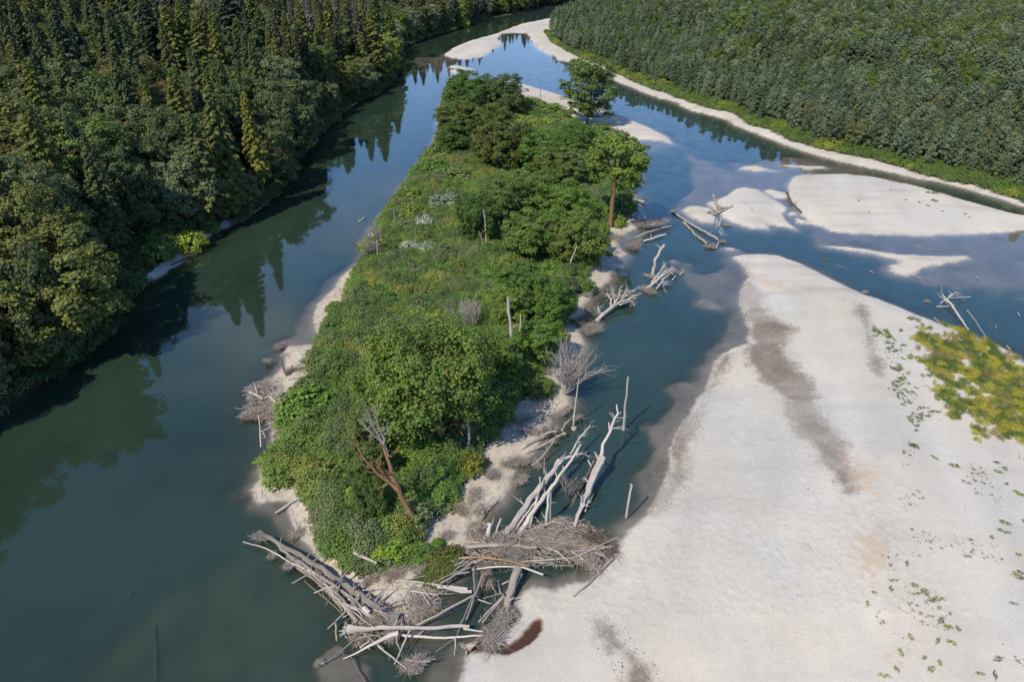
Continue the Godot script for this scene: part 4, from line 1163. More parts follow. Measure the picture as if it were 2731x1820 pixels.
	t("s2", "olive mossy tangle in the middle of the big brush pile", Vector3(2.69, 0, -51.41), 1.1, 1.7, Color(0.8, 0.7, 0.5), 1.64)
	t("s2", "olive mossy tangle hanging over the pool at the big brush pile", Vector3(5.09, 0, -50.24), 0.8, 2.09, Color(0.7, 0.62, 0.48), 1.47)
	for q: Vector2 in scatter(island_green, 6.2, 0.42, 54):
		if isle.at(q.x, q.y) < 1.0 or not free_spot(q, 0.6):
			continue
		var k := rng.randi() % 6
		var h := rng.randf_range(1.8, 3.8)
		var place := "island tip" if q.y > -60.0 else "near half of the island" if q.y > -84.0 else "thicket beside the west beach" if q.y > -112.0 else "middle of the island" if q.y > -160.0 else "far half of the island"
		plant(kinds[["s0", "s1", "s2", "s0"][rng.randi() % 4]], "shrub", "%s %s shrub on the %s, %s side" % ["tall" if h > 3.0 else "middling" if h > 2.3 else "low", ["fresh green", "dark green", "grey green", "olive", "yellow green", "mid green"][k], place, "west" if isle_side(q) else "east"], "shrub", "shrubs of the island thicket", Vector3(q.x, 0, q.y), h, rng.randf_range(0.75, 1.25), [Color(1.0, 1.25, 0.75), Color(0.68, 0.88, 0.7), Color(1.25, 1.12, 1.6), Color(1.2, 1.08, 0.9), Color(1.55, 1.5, 0.75), MID][k])
	# the rest of the left bank's forest
	var n := 0
	for q: Vector2 in scatter(left_near, 6.6, 0.32, 51):
		var s := land_at(q.x, q.y)
		var p := Vector3(q.x, 0, q.y)
		if s < 2.0 or not free_spot(q, 1.6) or not seen(p, 24, 0.25):
			continue
		var far := q.length()
		var conifer := rng.randf() < (0.08 if far < 150 else 0.33 if far < 230 else 0.46) and s > 9.0
		var pick := rng.randf()
		var edge := s < 9.0
		var where_s := "at the waterline" if edge else "behind the waterside trees" if s < 26.0 else "in the second rank" if s < 50.0 else "deep inland"
		var where_z := "opposite the island tip" if p.z > -82.0 else "opposite the west driftwood pile" if p.z > -112.0 else "opposite the grey birch shrub" if p.z > -150.0 else "opposite the silvery willow" if p.z > -190.0 else "opposite the far dark maples" if p.z > -245.0 else "upstream of the island"
		if conifer:
			var k := rng.randi() % 5
			var h := rng.randf_range(20, 33)
			var o := plant(kinds[["c0", "c1", "c2", "c3", "c0"][rng.randi() % 5]], "conifer_tree", "%s %s conifer %s, left bank %s" % ["tall" if h > 28.0 else "middling" if h > 24.0 else "short", ["green", "dark", "olive", "mid green", "golden olive"][k], where_s, where_z], "tree", "conifers of the left bank forest", p, h, rng.randf_range(1.0, 1.5), [Color(0.95, 1.0, 1.0), Color(0.8, 0.86, 0.95), Color(1.2, 1.08, 0.95), Color(1.05, 1.05, 1.05), Color(1.6, 1.45, 0.85)][k])
		else:
			var k := rng.randi() % 8
			var h := rng.randf_range(8, 14) if edge else rng.randf_range(15, 23)
			plant(kinds[["b0", "b1", "b2", "b3"][rng.randi() % 4]], "broadleaf_tree", "%s %s broadleaf %s, left bank %s" % ["big" if h > 19.0 else "middling" if h > 12.0 else "small", ["dark", "deep green", "mid green", "leaf green", "olive", "brownish", "grey green", "fresh green"][k], where_s, where_z], "tree", "broadleaf trees of the left bank forest", p, h, rng.randf_range(0.85, 1.2), [DARK, DARK, MID, MID, OLIVE, BROWN, GREY, GREEN][k])
		n += 1
	print("left ", n)
	var where := [[], []]
	var tints := [[], []]
	for q: Vector2 in scatter(left_far, 8.0, 0.38, 52):
		var p := Vector3(q.x, 0, q.y)
		if land_at(q.x, q.y) < 3.0 or not seen(p, 26, 0.10):
			continue
		p.y = ground_h(q.x, q.y)
		var k := 0 if rng.randf() < 0.36 + 0.5 * noise.get_noise_2d(q.x * 0.4, q.y * 0.4) else 1
		where[k].append(at_size(p, rng.randf_range(0.85, 1.25), rng.randf_range(0.72, 1.08), rng.randf() * TAU))
		tints[k].append(([MID, MID, OLIVE, GREEN, Color(1.6, 1.4, 1.1), GREY][rng.randi() % 6] as Color) * rng.randf_range(0.9, 1.4))
	many("far_forest", "distant conifers of the forest along the upper left bank", merged(kinds.c0, 1.0), leaf_mat(Color.WHITE), where[0], tints[0])
	many("far_forest_001", "distant rounded broadleaf crowns of the upper left bank forest", merged(kinds.b1, 1.0), leaf_mat(Color.WHITE), where[1], tints[1])
	print("left far ", where[0].size() + where[1].size())
	# right bank: young poplars by the water, taller stand behind
	var spots := []
	for q: Vector2 in scatter(right_view, 4.0, 0.36, 53):
		var s := land_at(q.x, q.y)
		if s < 6.5 or not seen(Vector3(q.x, 0, q.y), 15, 0.06):
			continue
		spots.append([q.length(), q, s])
	spots.sort_custom(func(a, b): return a[0] < b[0])
	where = [[], [], [], []]
	tints = [[], [], [], []]
	rng.seed = 61
	for k in spots.size():
		var q: Vector2 = spots[k][1]
		var s: float = spots[k][2]
		var tone := 0.5 + 0.5 * noise.get_noise_2d(q.x * 0.35, q.y * 0.35)
		var old := smoothstep(45.0, 90.0, s + noise.get_noise_2d(q.x * 0.3 + 99.0, q.y * 0.3) * 50.0)
		var h := lerpf(rng.randf_range(7.5, 11.5) * smoothstep(1.0, 15.0, s + 2.0), rng.randf_range(10, 20), old)
		var tint := Color(0.98, 1.08, 1.02).lerp(Color(1.06, 0.98, 0.90), clampf(old * 0.6 + (tone - 0.5) * 1.4 + rng.randf_range(-0.3, 0.3), 0, 1)) * rng.randf_range(0.62, 1.38) * (0.85 + 0.3 * tone)
		var kind := rng.randi() % 3
		if rng.randf() < 0.06 + 0.10 * old and k >= 290:
			kind = 3
		if k >= 290 and rng.randf() < 0.05 * old + 0.25 * smoothstep(0.28, 0.45, noise.get_noise_2d(q.x * 0.9 + 300.0, q.y * 0.9)):
			continue
		if k < 290:
			var pt := rng.randi() % 4
			var o := plant(kinds["p%d" % kind], "poplar_tree", "%s %s poplar %s, right bank %s" % ["tall" if h > 10.6 else "middling" if h > 9.0 else "short", ["cool green", "dark", "pale", "yellowish"][pt], "at the front edge" if s < 11.0 else "in the second row" if s < 15.0 else "inside the stand", "opposite the head of the far pale bar" if q.x < 82.0 else "below the far pale bar" if q.x < 96.0 else "above the narrow landing gap" if q.x < 110.0 else "by the narrow landing gap" if q.x < 122.0 else "opposite the middle bar" if q.x < 134.0 else "opposite the middle bar's right half" if q.x < 146.0 else "by the right edge"], "tree", "young poplars along the right bank", Vector3(q.x, 0, q.y), h, rng.randf_range(0.95, 1.25), [Color(0.95, 1.05, 1.1), Color(0.75, 0.82, 0.78), Color(1.25, 1.25, 1.25), Color(1.15, 1.05, 0.80)][pt])
		else:
			var w := h / (11.0 if kind < 3 else 16.0) * rng.randf_range(0.88, 1.18)
			where[kind].append(at_size(Vector3(q.x, ground_h(q.x, q.y), q.y), w * (0.62 if kind == 3 else 1.0), h / 11.0 * (0.72 if kind == 3 else 1.0), rng.randf() * TAU))
			tints[kind].append(tint)
	print("right ", spots.size())
	for kind in 4:
		many("forest" if kind == 0 else "forest_%03d" % kind, ["poplar forest stretching away over the right bank", "taller poplars standing among the right bank forest", "slender poplars filling the right bank forest", "round crowned trees scattered through the right bank forest"][kind], merged(kinds[["p0", "p1", "p2", "b1"][kind]], 1.0), leaf_mat(Color.WHITE), where[kind], tints[kind])

func merged(kind: Array, dim: float) -> ArrayMesh:
	var st := SurfaceTool.new()
	var a: ArrayMesh = kind[0]
	var b: ArrayMesh = kind[1]
	var arrays := a.surface_get_arrays(0)
	var c: PackedColorArray = arrays[Mesh.ARRAY_COLOR]
	for k in c.size():
		c[k] = Color(minf(1, c[k].r * 2.0), minf(1, c[k].g * 2.0), minf(1, c[k].b * 2.0)) * dim
	arrays[Mesh.ARRAY_COLOR] = c
	arrays[Mesh.ARRAY_NORMAL] = null
	var wood := ArrayMesh.new()
	wood.add_surface_from_arrays(Mesh.PRIMITIVE_TRIANGLES, arrays)
	st.append_from(wood, 0, Transform3D())
	st.append_from(b, 0, Transform3D())
	return st.commit()

func deadwood() -> void:
	poles()
	driftwood("driftwood_log", "thickest grey trunk slanting along the upper side of the tip jam", "driftwood", "driftwood in the log jams and on the bars", [Vector3(-29.19, 0.4, -56.43), Vector3(-25.08, 0.9, -53.43), Vector3(-21.12, 1, -51), Vector3(-17.27, 1, -48.19), Vector3(-12.59, 0.9, -45.06), Vector3(-11.39, 0.8, -44.45)], 0.21, 0.46, 4, 16, 0)
	driftwood("driftwood_log", "reddish brown trunk on the water side of the slanting jam", "driftwood", "driftwood in the log jams and on the bars", [Vector3(-23.38, 0.35, -51.2), Vector3(-19.54, 0.45, -48.55), Vector3(-17.2, 0.5, -46.17), Vector3(-15.54, 0.5, -44.35)], 0.17, 0.17, 2, 3, 0)
	driftwood("driftwood_log", "pale trunk next to the reddish brown one in the slanting jam", "driftwood", "driftwood in the log jams and on the bars", [Vector3(-21.19, 0.7, -50.54), Vector3(-19.15, 0.8, -48.01), Vector3(-17.08, 0.9, -45.86), Vector3(-15.39, 0.8, -44.13)], 0.16, 0.24, 0, 4, 0)
	driftwood("driftwood_log", "long thin pole sticking out of the jam towards the left water", "driftwood", "driftwood in the log jams and on the bars", [Vector3(-30.52, 0.4, -54.87), Vector3(-27.46, 0.6, -53.7), Vector3(-23.79, 0.8, -51.36), Vector3(-20.83, 1, -49.84)], 0.07, 0.12, 1, 6, 0)
	driftwood("driftwood_log", "second slanting trunk just below the thickest grey one", "driftwood", "driftwood in the log jams and on the bars", [Vector3(-27.23, 0.7, -54.99), Vector3(-23.45, 0.8, -51.45), Vector3(-19.61, 0.9, -48.52), Vector3(-16.87, 0.9, -46.19)], 0.12, 0.16, 0, 8, 0)
	driftwood("driftwood_log", "third slanting trunk, grey and split, inside the tip jam", "driftwood", "driftwood in the log jams and on the bars", [Vector3(-25.8, 0.9, -53.34), Vector3(-20.41, 1, -49.57), Vector3(-17.37, 1.1, -47.35), Vector3(-15.02, 1, -45.46)], 0.17, 0.21, 4, 8, 0)
	driftwood("driftwood_log", "narrow brown trunk wedged under the pale one in the tip jam", "driftwood", "driftwood in the log jams and on the bars", [Vector3(-24.93, 0.5, -52.65), Vector3(-22.1, 0.6, -50.35), Vector3(-19.11, 0.7, -47.75), Vector3(-17.18, 0.6, -45.53)], 0.13, 0.12, 2, 4, 0)
	driftwood("driftwood_log", "dark waterlogged pole floating beside the slanting jam", "driftwood", "driftwood in the log jams and on the bars", [Vector3(-22.29, 0.02, -49.77), Vector3(-20.34, 0.12, -48.13), Vector3(-17.97, 0.2, -46.08), Vector3(-16.72, 0.2, -45.04)], 0.11, 0.14, 3, 0, 0)
	driftwood("driftwood_log", "dark branch dipping from the slanting jam into the green water", "driftwood", "driftwood in the log jams and on the bars", [Vector3(-24.11, -0.3, -49.25), Vector3(-22.47, 0.35, -49.94), Vector3(-21.19, 1, -50.1)], 0.1, 0.12, 4, 0, 0)
	driftwood("driftwood_log", "short pale branch crossing the reddish brown trunk", "driftwood", "driftwood in the log jams and on the bars", [Vector3(-20.79, 0.2, -48.03), Vector3(-19.54, 0.8, -48.14), Vector3(-18.47, 1.2, -48.02)], 0.08, 0.09, 1, 0, 0)
	driftwood("driftwood_log", "crooked branch crossing the lower end of the slanting jam", "driftwood", "driftwood in the log jams and on the bars", [Vector3(-15.69, 1.6, -46.57), Vector3(-16.69, 1, -45.38), Vector3(-18.06, 0.2, -44.1), Vector3(-18.66, -0.2, -43.78)], 0.12, 0.08, 0, 2, 0)
	driftwood("driftwood_log", "thin upright stick standing on the thickest grey trunk", "driftwood", "driftwood in the log jams and on the bars", [Vector3(-16.43, 1, -47.09), Vector3(-16.42, 2.2, -48.31)], 0.08, 0.04, 0, 0, 0)
	driftwood("driftwood_log", "short bright white broken block lying in the slanting jam", "driftwood", "driftwood in the log jams and on the bars", [Vector3(-14.96, 1.3, -45.42), Vector3(-14.27, 1.1, -44.85)], 0.3, 0.24, 1, 0, 0)
	driftwood("driftwood_log", "smooth pale log end between the slanting trunks and root mat", "driftwood", "driftwood in the log jams and on the bars", [Vector3(-17.15, 0.9, -46.01), Vector3(-15.61, 1, -45.38), Vector3(-13.93, 0.9, -44.56)], 0.19, 0.23, 0, 2, 0)
	driftwood("driftwood_log", "brown split log end by the root mat", "driftwood", "driftwood in the log jams and on the bars", [Vector3(-15.97, 0.6, -45.41), Vector3(-14.37, 0.5, -44.23)], 0.24, 0.27, 2, 0, 0)
	driftwood("driftwood_log", "brown pole end beside the split log end", "driftwood", "driftwood in the log jams and on the bars", [Vector3(-17.1, 0.6, -45.96), Vector3(-15.22, 0.5, -44.23)], 0.13, 0.13, 0, 1, 0)
	driftwood("driftwood_log", "short crooked stick above the white broken block", "driftwood", "driftwood in the log jams and on the bars", [Vector3(-15.76, 0.9, -45.28), Vector3(-16.23, 1.1, -45.85), Vector3(-15.59, 1.5, -46.37)], 0.09, 0.06, 0, 0, 0)
	driftwood("driftwood_log", "slim weathered pole along the sandy side of the thickest trunk", "driftwood", "driftwood in the log jams and on the bars", [Vector3(-18.65, 0.6, -50.23), Vector3(-16.72, 0.7, -48.45), Vector3(-13.97, 0.8, -46.55), Vector3(-12.74, 0.8, -45.72)], 0.08, 0.18, 4, 3, 0)
	driftwood("driftwood_log", "white log with a flared root lying level across the tip jam", "driftwood", "driftwood in the log jams and on the bars", [Vector3(-16.2, 0.8, -43.23), Vector3(-13.02, 0.9, -43.26), Vector3(-10.15, 0.9, -43.22), Vector3(-7.37, 0.9, -43.37), Vector3(-4.21, 0.8, -43.59)], 0.24, 0.18, 1, 3, 1)
	driftwood("driftwood_log", "long pale pole floating below the white flared log", "driftwood", "driftwood in the log jams and on the bars", [Vector3(-11.09, 0.7, -42.79), Vector3(-9.96, 0.5, -42.66), Vector3(-6.57, 0.4, -42.58), Vector3(-2.83, 0.4, -42.83)], 0.17, 0.11, 1, 0, 0)
	driftwood("driftwood_log", "tapered white log whose point reaches over the lower left water", "driftwood", "driftwood in the log jams and on the bars", [Vector3(-16.17, 0.05, -40.51), Vector3(-13.86, 0.6, -41.43), Vector3(-11.74, 1, -42.32), Vector3(-11.08, 1.1, -42.46)], 0.06, 0.3, 1, 2, 0)
	driftwood("driftwood_log", "short pale log beside the tapered white one", "driftwood", "driftwood in the log jams and on the bars", [Vector3(-14.71, 0.35, -41.49), Vector3(-13.82, 0.6, -42.06)], 0.13, 0.11, 0, 0, 0)
	driftwood("driftwood_log", "thin pale stick leaning over the bright green plants", "driftwood", "driftwood in the log jams and on the bars", [Vector3(-11.13, 0.3, -39.79), Vector3(-10.44, 0.9, -41.47), Vector3(-9.93, 1.6, -42.56)], 0.08, 0.12, 0, 1, 0)
	driftwood("driftwood_log", "pale pole running onto the round root mat at the jam end", "driftwood", "driftwood in the log jams and on the bars", [Vector3(-12.93, 0.5, -41.59), Vector3(-11.5, 0.5, -40.45), Vector3(-9.87, 0.6, -39.2)], 0.13, 0.09, 0, 1, 0)
	driftwood("driftwood_log", "brown pole under the white flared log", "driftwood", "driftwood in the log jams and on the bars", [Vector3(-15, 0.6, -43.16), Vector3(-13.78, 0.6, -42.27), Vector3(-12.38, 0.5, -41.34)], 0.11, 0.13, 2, 0, 0)
	driftwood("driftwood_log", "lower of two sticks lying on the round root mat", "driftwood", "driftwood in the log jams and on the bars", [Vector3(-10.07, 0.95, -39.86), Vector3(-8.82, 1, -39.63), Vector3(-7.67, 0.95, -39.65)], 0.08, 0.06, 0, 0, 0)
	driftwood("driftwood_log", "upper of two sticks lying on the round root mat", "driftwood", "driftwood in the log jams and on the bars", [Vector3(-8.17, 1, -39.62), Vector3(-7.22, 1, -39.93)], 0.07, 0.05, 0, 0, 0)
	driftwood("driftwood_log", "brown square ended plank standing in the water left of the flared root", "driftwood", "driftwood in the log jams and on the bars", [Vector3(-17.59, 0.7, -44), Vector3(-17.42, 0.3, -43.25), Vector3(-17.27, -0.1, -42.59)], 0.13, 0.11, 2, 0, 0)
	driftwood("driftwood_log", "dark submerged pole below the tapered white log", "driftwood", "driftwood in the log jams and on the bars", [Vector3(-15.51, 0.05, -40.83), Vector3(-14.59, 0.03, -39.5), Vector3(-13.63, 0.03, -38.21)], 0.07, 0.09, 3, 0, 0)
	driftwood("driftwood_log", "twiggy grey branch trailing in the water at lower left", "driftwood", "driftwood in the log jams and on the bars", [Vector3(-15.5, 0.7, -41.94), Vector3(-16.43, 0.35, -41.2), Vector3(-17.13, 0.15, -40.6), Vector3(-18.1, 0.02, -39.97)], 0.1, 0.05, 4, 9, 0)
	driftwood("driftwood_log", "long straight pole bridging the dark pool of the jam", "driftwood", "driftwood in the log jams and on the bars", [Vector3(-9.49, 0.6, -43.81), Vector3(-6.8, 0.7, -45.43), Vector3(-4.08, 0.9, -47.13)], 0.14, 0.12, 0, 1, 0)
	driftwood("driftwood_log", "long crooked bare branch reaching down across the dark pool", "driftwood", "driftwood in the log jams and on the bars", [Vector3(-4.05, 1.6, -50.3), Vector3(-3.87, 1.2, -47.08), Vector3(-4.74, 0.9, -44.91), Vector3(-5.06, 0.7, -43.82), Vector3(-5.45, 0.4, -42.66), Vector3(-7.44, 0.05, -41.24)], 0.13, 0.05, 4, 4, 0)
	driftwood("driftwood_log", "second crooked branch joining the long one over the dark pool", "driftwood", "driftwood in the log jams and on the bars", [Vector3(-3.03, 1.7, -49.3), Vector3(-3.69, 1.2, -47.37), Vector3(-4.1, 0.9, -46.01), Vector3(-4.57, 0.6, -44.43)], 0.12, 0.1, 4, 2, 0)
	driftwood("driftwood_log", "thin twig hanging from the crooked branch into the pool", "driftwood", "driftwood in the log jams and on the bars", [Vector3(-5.56, 0.5, -42.59), Vector3(-5.51, 0.2, -41.71), Vector3(-5.57, 0.02, -40.94)], 0.08, 0.04, 1, 0, 0)
	driftwood("driftwood_log", "pale barkless trunk with a pointed end above the root mat", "driftwood", "driftwood in the log jams and on the bars", [Vector3(-12.4, 0.6, -49.17), Vector3(-10.35, 0.7, -49.04), Vector3(-7.86, 0.8, -48.56), Vector3(-6.2, 0.8, -47.93), Vector3(-4.28, 0.7, -47.75)], 0.09, 0.23, 1, 2, 0)
	driftwood("driftwood_log", "stubby pale log lying against the pointed barkless trunk", "driftwood", "driftwood in the log jams and on the bars", [Vector3(-7.83, 0.8, -48.27), Vector3(-6.46, 0.9, -48.27), Vector3(-4.61, 0.8, -48.1)], 0.2, 0.19, 1, 0, 0)
	driftwood("driftwood_log", "long slim log along the sand at the foot of the thicket", "driftwood", "driftwood in the log jams and on the bars", [Vector3(-15.71, 0.5, -48.11), Vector3(-13.9, 0.5, -48.32), Vector3(-11.49, 0.6, -48.43), Vector3(-9.49, 0.7, -48.65)], 0.08, 0.15, 1, 3, 0)
	driftwood("driftwood_log", "short pole end beside the root mat and pool", "driftwood", "driftwood in the log jams and on the bars", [Vector3(-8.23, 0.5, -47.26), Vector3(-7.08, 0.8, -47.88)], 0.14, 0.11, 4, 0, 0)
	driftwood("driftwood_log", "grey trunk rising from the barkless trunk towards the big brush", "driftwood", "driftwood in the log jams and on the bars", [Vector3(-7.55, 0.8, -48.71), Vector3(-5.92, 1, -49.79), Vector3(-4.35, 1.2, -51.06)], 0.16, 0.14, 4, 3, 0)
	driftwood("driftwood_log", "thin dark stick on the sand beside the root mat", "driftwood", "driftwood in the log jams and on the bars", [Vector3(-12.56, 0.9, -45.62), Vector3(-10.92, 0.9, -46.15)], 0.08, 0.06, 3, 0, 0)
	driftwood("driftwood_log", "pale pole end poking out of the round brush by the bar", "driftwood", "driftwood in the log jams and on the bars", [Vector3(-4.81, 0.7, -43.37), Vector3(-2.84, 0.5, -43.17)], 0.12, 0.1, 1, 0, 0)
	driftwood("driftwood_log", "small stump lying at the rusty pool", "driftwood", "driftwood in the log jams and on the bars", [Vector3(-4.34, 0.3, -41.48), Vector3(-3.39, 0.5, -42)], 0.22, 0.11, 0, 5, 1)
	driftwood("driftwood_log", "dark twig lying in the pool", "driftwood", "driftwood in the log jams and on the bars", [Vector3(-6.92, 0, -46.43), Vector3(-6.23, 0, -45.78)], 0.08, 0.05, 3, 0, 0)
	driftwood("driftwood_log", "grey stick on the brush above the barkless trunk", "driftwood", "driftwood in the log jams and on the bars", [Vector3(-11.18, 0.7, -49.24), Vector3(-9.18, 0.9, -49.68)], 0.09, 0.07, 4, 2, 0)
	driftwood("driftwood_log", "thin grey pole parallel to the rising grey trunk", "driftwood", "driftwood in the log jams and on the bars", [Vector3(-8.83, 0.8, -48.56), Vector3(-5.54, 1.1, -50.22), Vector3(-4.49, 1.2, -50.54)], 0.09, 0.08, 4, 2, 0)
	driftwood("driftwood_log", "short pale pole on the heap behind the pool", "driftwood", "driftwood in the log jams and on the bars", [Vector3(-6.32, 1, -49.69), Vector3(-4.54, 1.1, -50.01)], 0.09, 0.08, 0, 2, 0)
	driftwood("driftwood_log", "broken stick at the head of the dark pool", "driftwood", "driftwood in the log jams and on the bars", [Vector3(-7.54, 0.6, -47.56), Vector3(-6.13, 0.4, -47.77)], 0.09, 0.07, 0, 2, 0)
	driftwood("driftwood_log", "short stick behind the long floating pole", "driftwood", "driftwood in the log jams and on the bars", [Vector3(-9.29, 0.5, -42.76), Vector3(-8.7, 0.8, -43.01)], 0.08, 0.07, 0, 2, 0)
	driftwood("driftwood_log", "slender pole between the two white trunks", "driftwood", "driftwood in the log jams and on the bars", [Vector3(0.59, 0.7, -56.78), Vector3(2.46, 1, -59.93), Vector3(2.99, 1.2, -60.59)], 0.15, 0.14, 1, 1, 0)
	driftwood("driftwood_log", "upright pale pole crossing in front of the two white trunks", "driftwood", "driftwood in the log jams and on the bars", [Vector3(1.99, 0.6, -56.88), Vector3(2.98, 1.3, -60.48), Vector3(3.38, 2.5, -62.31), Vector3(3.37, 2.9, -62.86)], 0.22, 0.08, 1, 2, 0)
	snag("left one of two short pale posts standing behind the brush", [Vector3(4.04, 0, -57.89), Vector3(4.21, 5.02, -57.89)], 0.22, 0.18, 1, 1)
	snag("right one of two short pale posts standing behind the brush", [Vector3(4.5, 0, -58), Vector3(4.42, 5.18, -58)], 0.14, 0.11, 1, 3)
	driftwood("driftwood_log", "loose slat leaning on the big dead tree", "driftwood", "driftwood in the log jams and on the bars", [Vector3(8.74, 0.3, -59.64), Vector3(9.4, 0.9, -61.48), Vector3(9.98, 1.6, -62.98)], 0.12, 0.1, 1, 1, 0)
	snag("tall bare pole snag standing alone in the teal channel", [Vector3(15.58, 0, -75.63), Vector3(15.48, 4.75, -75.63), Vector3(15.44, 9.09, -75.63)], 0.23, 0.12, 1, 0)
	snag("short peg snag near the gravel edge of the teal channel", [Vector3(13.61, 0, -59.1), Vector3(13.71, 3.19, -59.1), Vector3(13.82, 5, -59.1), Vector3(13.63, 5.2, -59.1)], 0.17, 0.14, 1, 0)
	snag("slim snag rising from a stump beside the east beach", [Vector3(8.66, 0, -76.4), Vector3(8.72, 3.75, -76.4), Vector3(9.01, 8.19, -76.4)], 0.16, 0.09, 1, 2)
	driftwood("tree_stump", "broken stump foot under the slim snag", "stump", "", [Vector3(8.61, 0.1, -75.79), Vector3(8.59, 0.5, -75.86)], 0.54, 0.36, 0, 0, 0)
	driftwood("driftwood_log", "thin stake standing in the water by the two white trunks", "driftwood", "driftwood in the log jams and on the bars", [Vector3(4.1, -0.2, -66.76), Vector3(4.14, 2.2, -67.08)], 0.09, 0.06, 1, 1, 0)
	snag("leaning white stake at the left of the brush pile", [Vector3(-1.87, 0, -56.27), Vector3(-1.24, 2.6, -56.27)], 0.18, 0.13, 1, 1)
	driftwood("standing_snag", "thick forked white post at the left of the brush pile", "dead tree", "", [Vector3(-2.73, 0.5, -55.5), Vector3(-2.65, 1.5, -55.97), Vector3(-2.62, 1.9, -56.27)], 0.28, 0.32, 1, 2, 0)
	driftwood("driftwood_log", "lower of two bare trunks lying from the east beach over the water", "driftwood", "driftwood in the log jams and on the bars", [Vector3(1.71, 0.2, -70.18), Vector3(3.34, 0.4, -71.26), Vector3(5.59, 0.8, -72.58), Vector3(7.28, 1.1, -73.68)], 0.11, 0.22, 0, 8, 0)
	driftwood("driftwood_log", "upper of two bare trunks lying from the east beach over the water", "driftwood", "driftwood in the log jams and on the bars", [Vector3(1.31, 0.3, -71.02), Vector3(2.79, 0.6, -72.46), Vector3(4.82, 0.9, -73.74), Vector3(6.01, 1.1, -74.06)], 0.1, 0.18, 0, 8, 0)
	driftwood("driftwood_log", "grey branch among the dead brush of the sandy inlet", "driftwood", "driftwood in the log jams and on the bars", [Vector3(2.56, 0.3, -67.76), Vector3(4.06, 0.6, -69.28), Vector3(5.41, 1, -71.61), Vector3(5.66, 1.1, -72.03)], 0.17, 0.11, 0, 8, 0)
	driftwood("driftwood_log", "bent grey branch by the slim snag", "driftwood", "driftwood in the log jams and on the bars", [Vector3(6.75, 0.8, -74.43), Vector3(7.39, 1.2, -75.45), Vector3(8.14, 1.6, -76.1)], 0.14, 0.09, 0, 4, 0)
	driftwood("driftwood_log", "dark rotten log on the sand at the edge of the thicket", "driftwood", "driftwood in the log jams and on the bars", [Vector3(-2.52, 1.5, -70.82), Vector3(-1.05, 1.6, -71.78)], 0.18, 0.14, 3, 1, 0)
	driftwood("driftwood_log", "thin branchy dead sapling leaning in the sandy inlet", "driftwood", "driftwood in the log jams and on the bars", [Vector3(-3.57, 0.3, -58.53), Vector3(-3.29, 0.9, -59.61), Vector3(-2.29, 1.4, -61.11)], 0.11, 0.05, 0, 8, 0)
	driftwood("driftwood_log", "heavy grey trunk buried in the big brush pile", "driftwood", "driftwood in the log jams and on the bars", [Vector3(-4.94, 0.9, -53.61), Vector3(-2.67, 1.1, -53.86), Vector3(0.06, 1.2, -53.6), Vector3(2.76, 1.2, -53.3)], 0.29, 0.21, 0, 4, 0)
	driftwood("driftwood_log", "long grey log running from the sand into the big brush pile", "driftwood", "driftwood in the log jams and on the bars", [Vector3(-8.62, 0.6, -51.27), Vector3(-7.03, 0.8, -51.43), Vector3(-5.29, 1, -52.04), Vector3(-2.61, 1.1, -51.96), Vector3(0.94, 1, -51.26)], 0.13, 0.11, 0, 4, 0)
	driftwood("driftwood_log", "shadowed log propped at the head of the dark pool", "driftwood", "driftwood in the log jams and on the bars", [Vector3(-7.63, 0.5, -48.98), Vector3(-5.66, 1, -50.82), Vector3(-4.44, 1.1, -51.23)], 0.15, 0.13, 4, 1, 0)
	driftwood("driftwood_log", "reddish pole lying along the front of the brush pile", "driftwood", "driftwood in the log jams and on the bars", [Vector3(-5.45, 1.1, -51.84), Vector3(-3.85, 1.3, -51.78), Vector3(-0.83, 1.4, -51.36), Vector3(1.81, 1.2, -50.75)], 0.09, 0.11, 5, 2, 0)
	driftwood("driftwood_log", "white weathered log lying across the front of the brush pile", "driftwood", "driftwood in the log jams and on the bars", [Vector3(-4.3, 1.2, -50.26), Vector3(-1.26, 1.4, -50.49), Vector3(1.19, 1.4, -50.36), Vector3(3.35, 1, -49.73)], 0.11, 0.12, 1, 2, 0)
	driftwood("driftwood_log", "short thick grey trunk with moss dropping from the brush pile to the bar", "driftwood", "driftwood in the log jams and on the bars", [Vector3(0.66, 1.3, -50.34), Vector3(-0.12, 0.9, -47.82), Vector3(-0.61, 0.4, -45.91)], 0.49, 0.38, 0, 2, 0)
	driftwood("driftwood_log", "thin log beside the mossy thick trunk", "driftwood", "driftwood in the log jams and on the bars", [Vector3(1.01, 1, -49.84), Vector3(0.31, 0.6, -48.27), Vector3(0.05, 0.2, -47.56)], 0.15, 0.11, 0, 2, 0)
	driftwood("driftwood_log", "left one of two poles leaning on the brush by the bar", "driftwood", "driftwood in the log jams and on the bars", [Vector3(-0.12, 0.8, -48.21), Vector3(-1.78, 0.7, -46.17), Vector3(-3.36, 0.6, -44.13)], 0.15, 0.11, 0, 2, 0)
	driftwood("driftwood_log", "right one of two poles leaning on the brush by the bar", "driftwood", "driftwood in the log jams and on the bars", [Vector3(0.05, 0.8, -48.42), Vector3(-1.37, 0.7, -46.37), Vector3(-2.96, 0.6, -44.13)], 0.11, 0.1, 0, 1, 0)
	driftwood("driftwood_log", "straight slim pole lying on the edge of the gravel bar", "driftwood", "driftwood in the log jams and on the bars", [Vector3(6.41, 0.4, -47.4), Vector3(7.79, 0.5, -48.66), Vector3(10.94, 0.9, -52.13)], 0.06, 0.11, 0, 2, 0)
	driftwood("driftwood_log", "pale stick at the right end of the brush pile", "driftwood", "driftwood in the log jams and on the bars", [Vector3(6.63, 1, -52.96), Vector3(8.55, 0.7, -51.3)], 0.08, 0.08, 1, 0, 0)
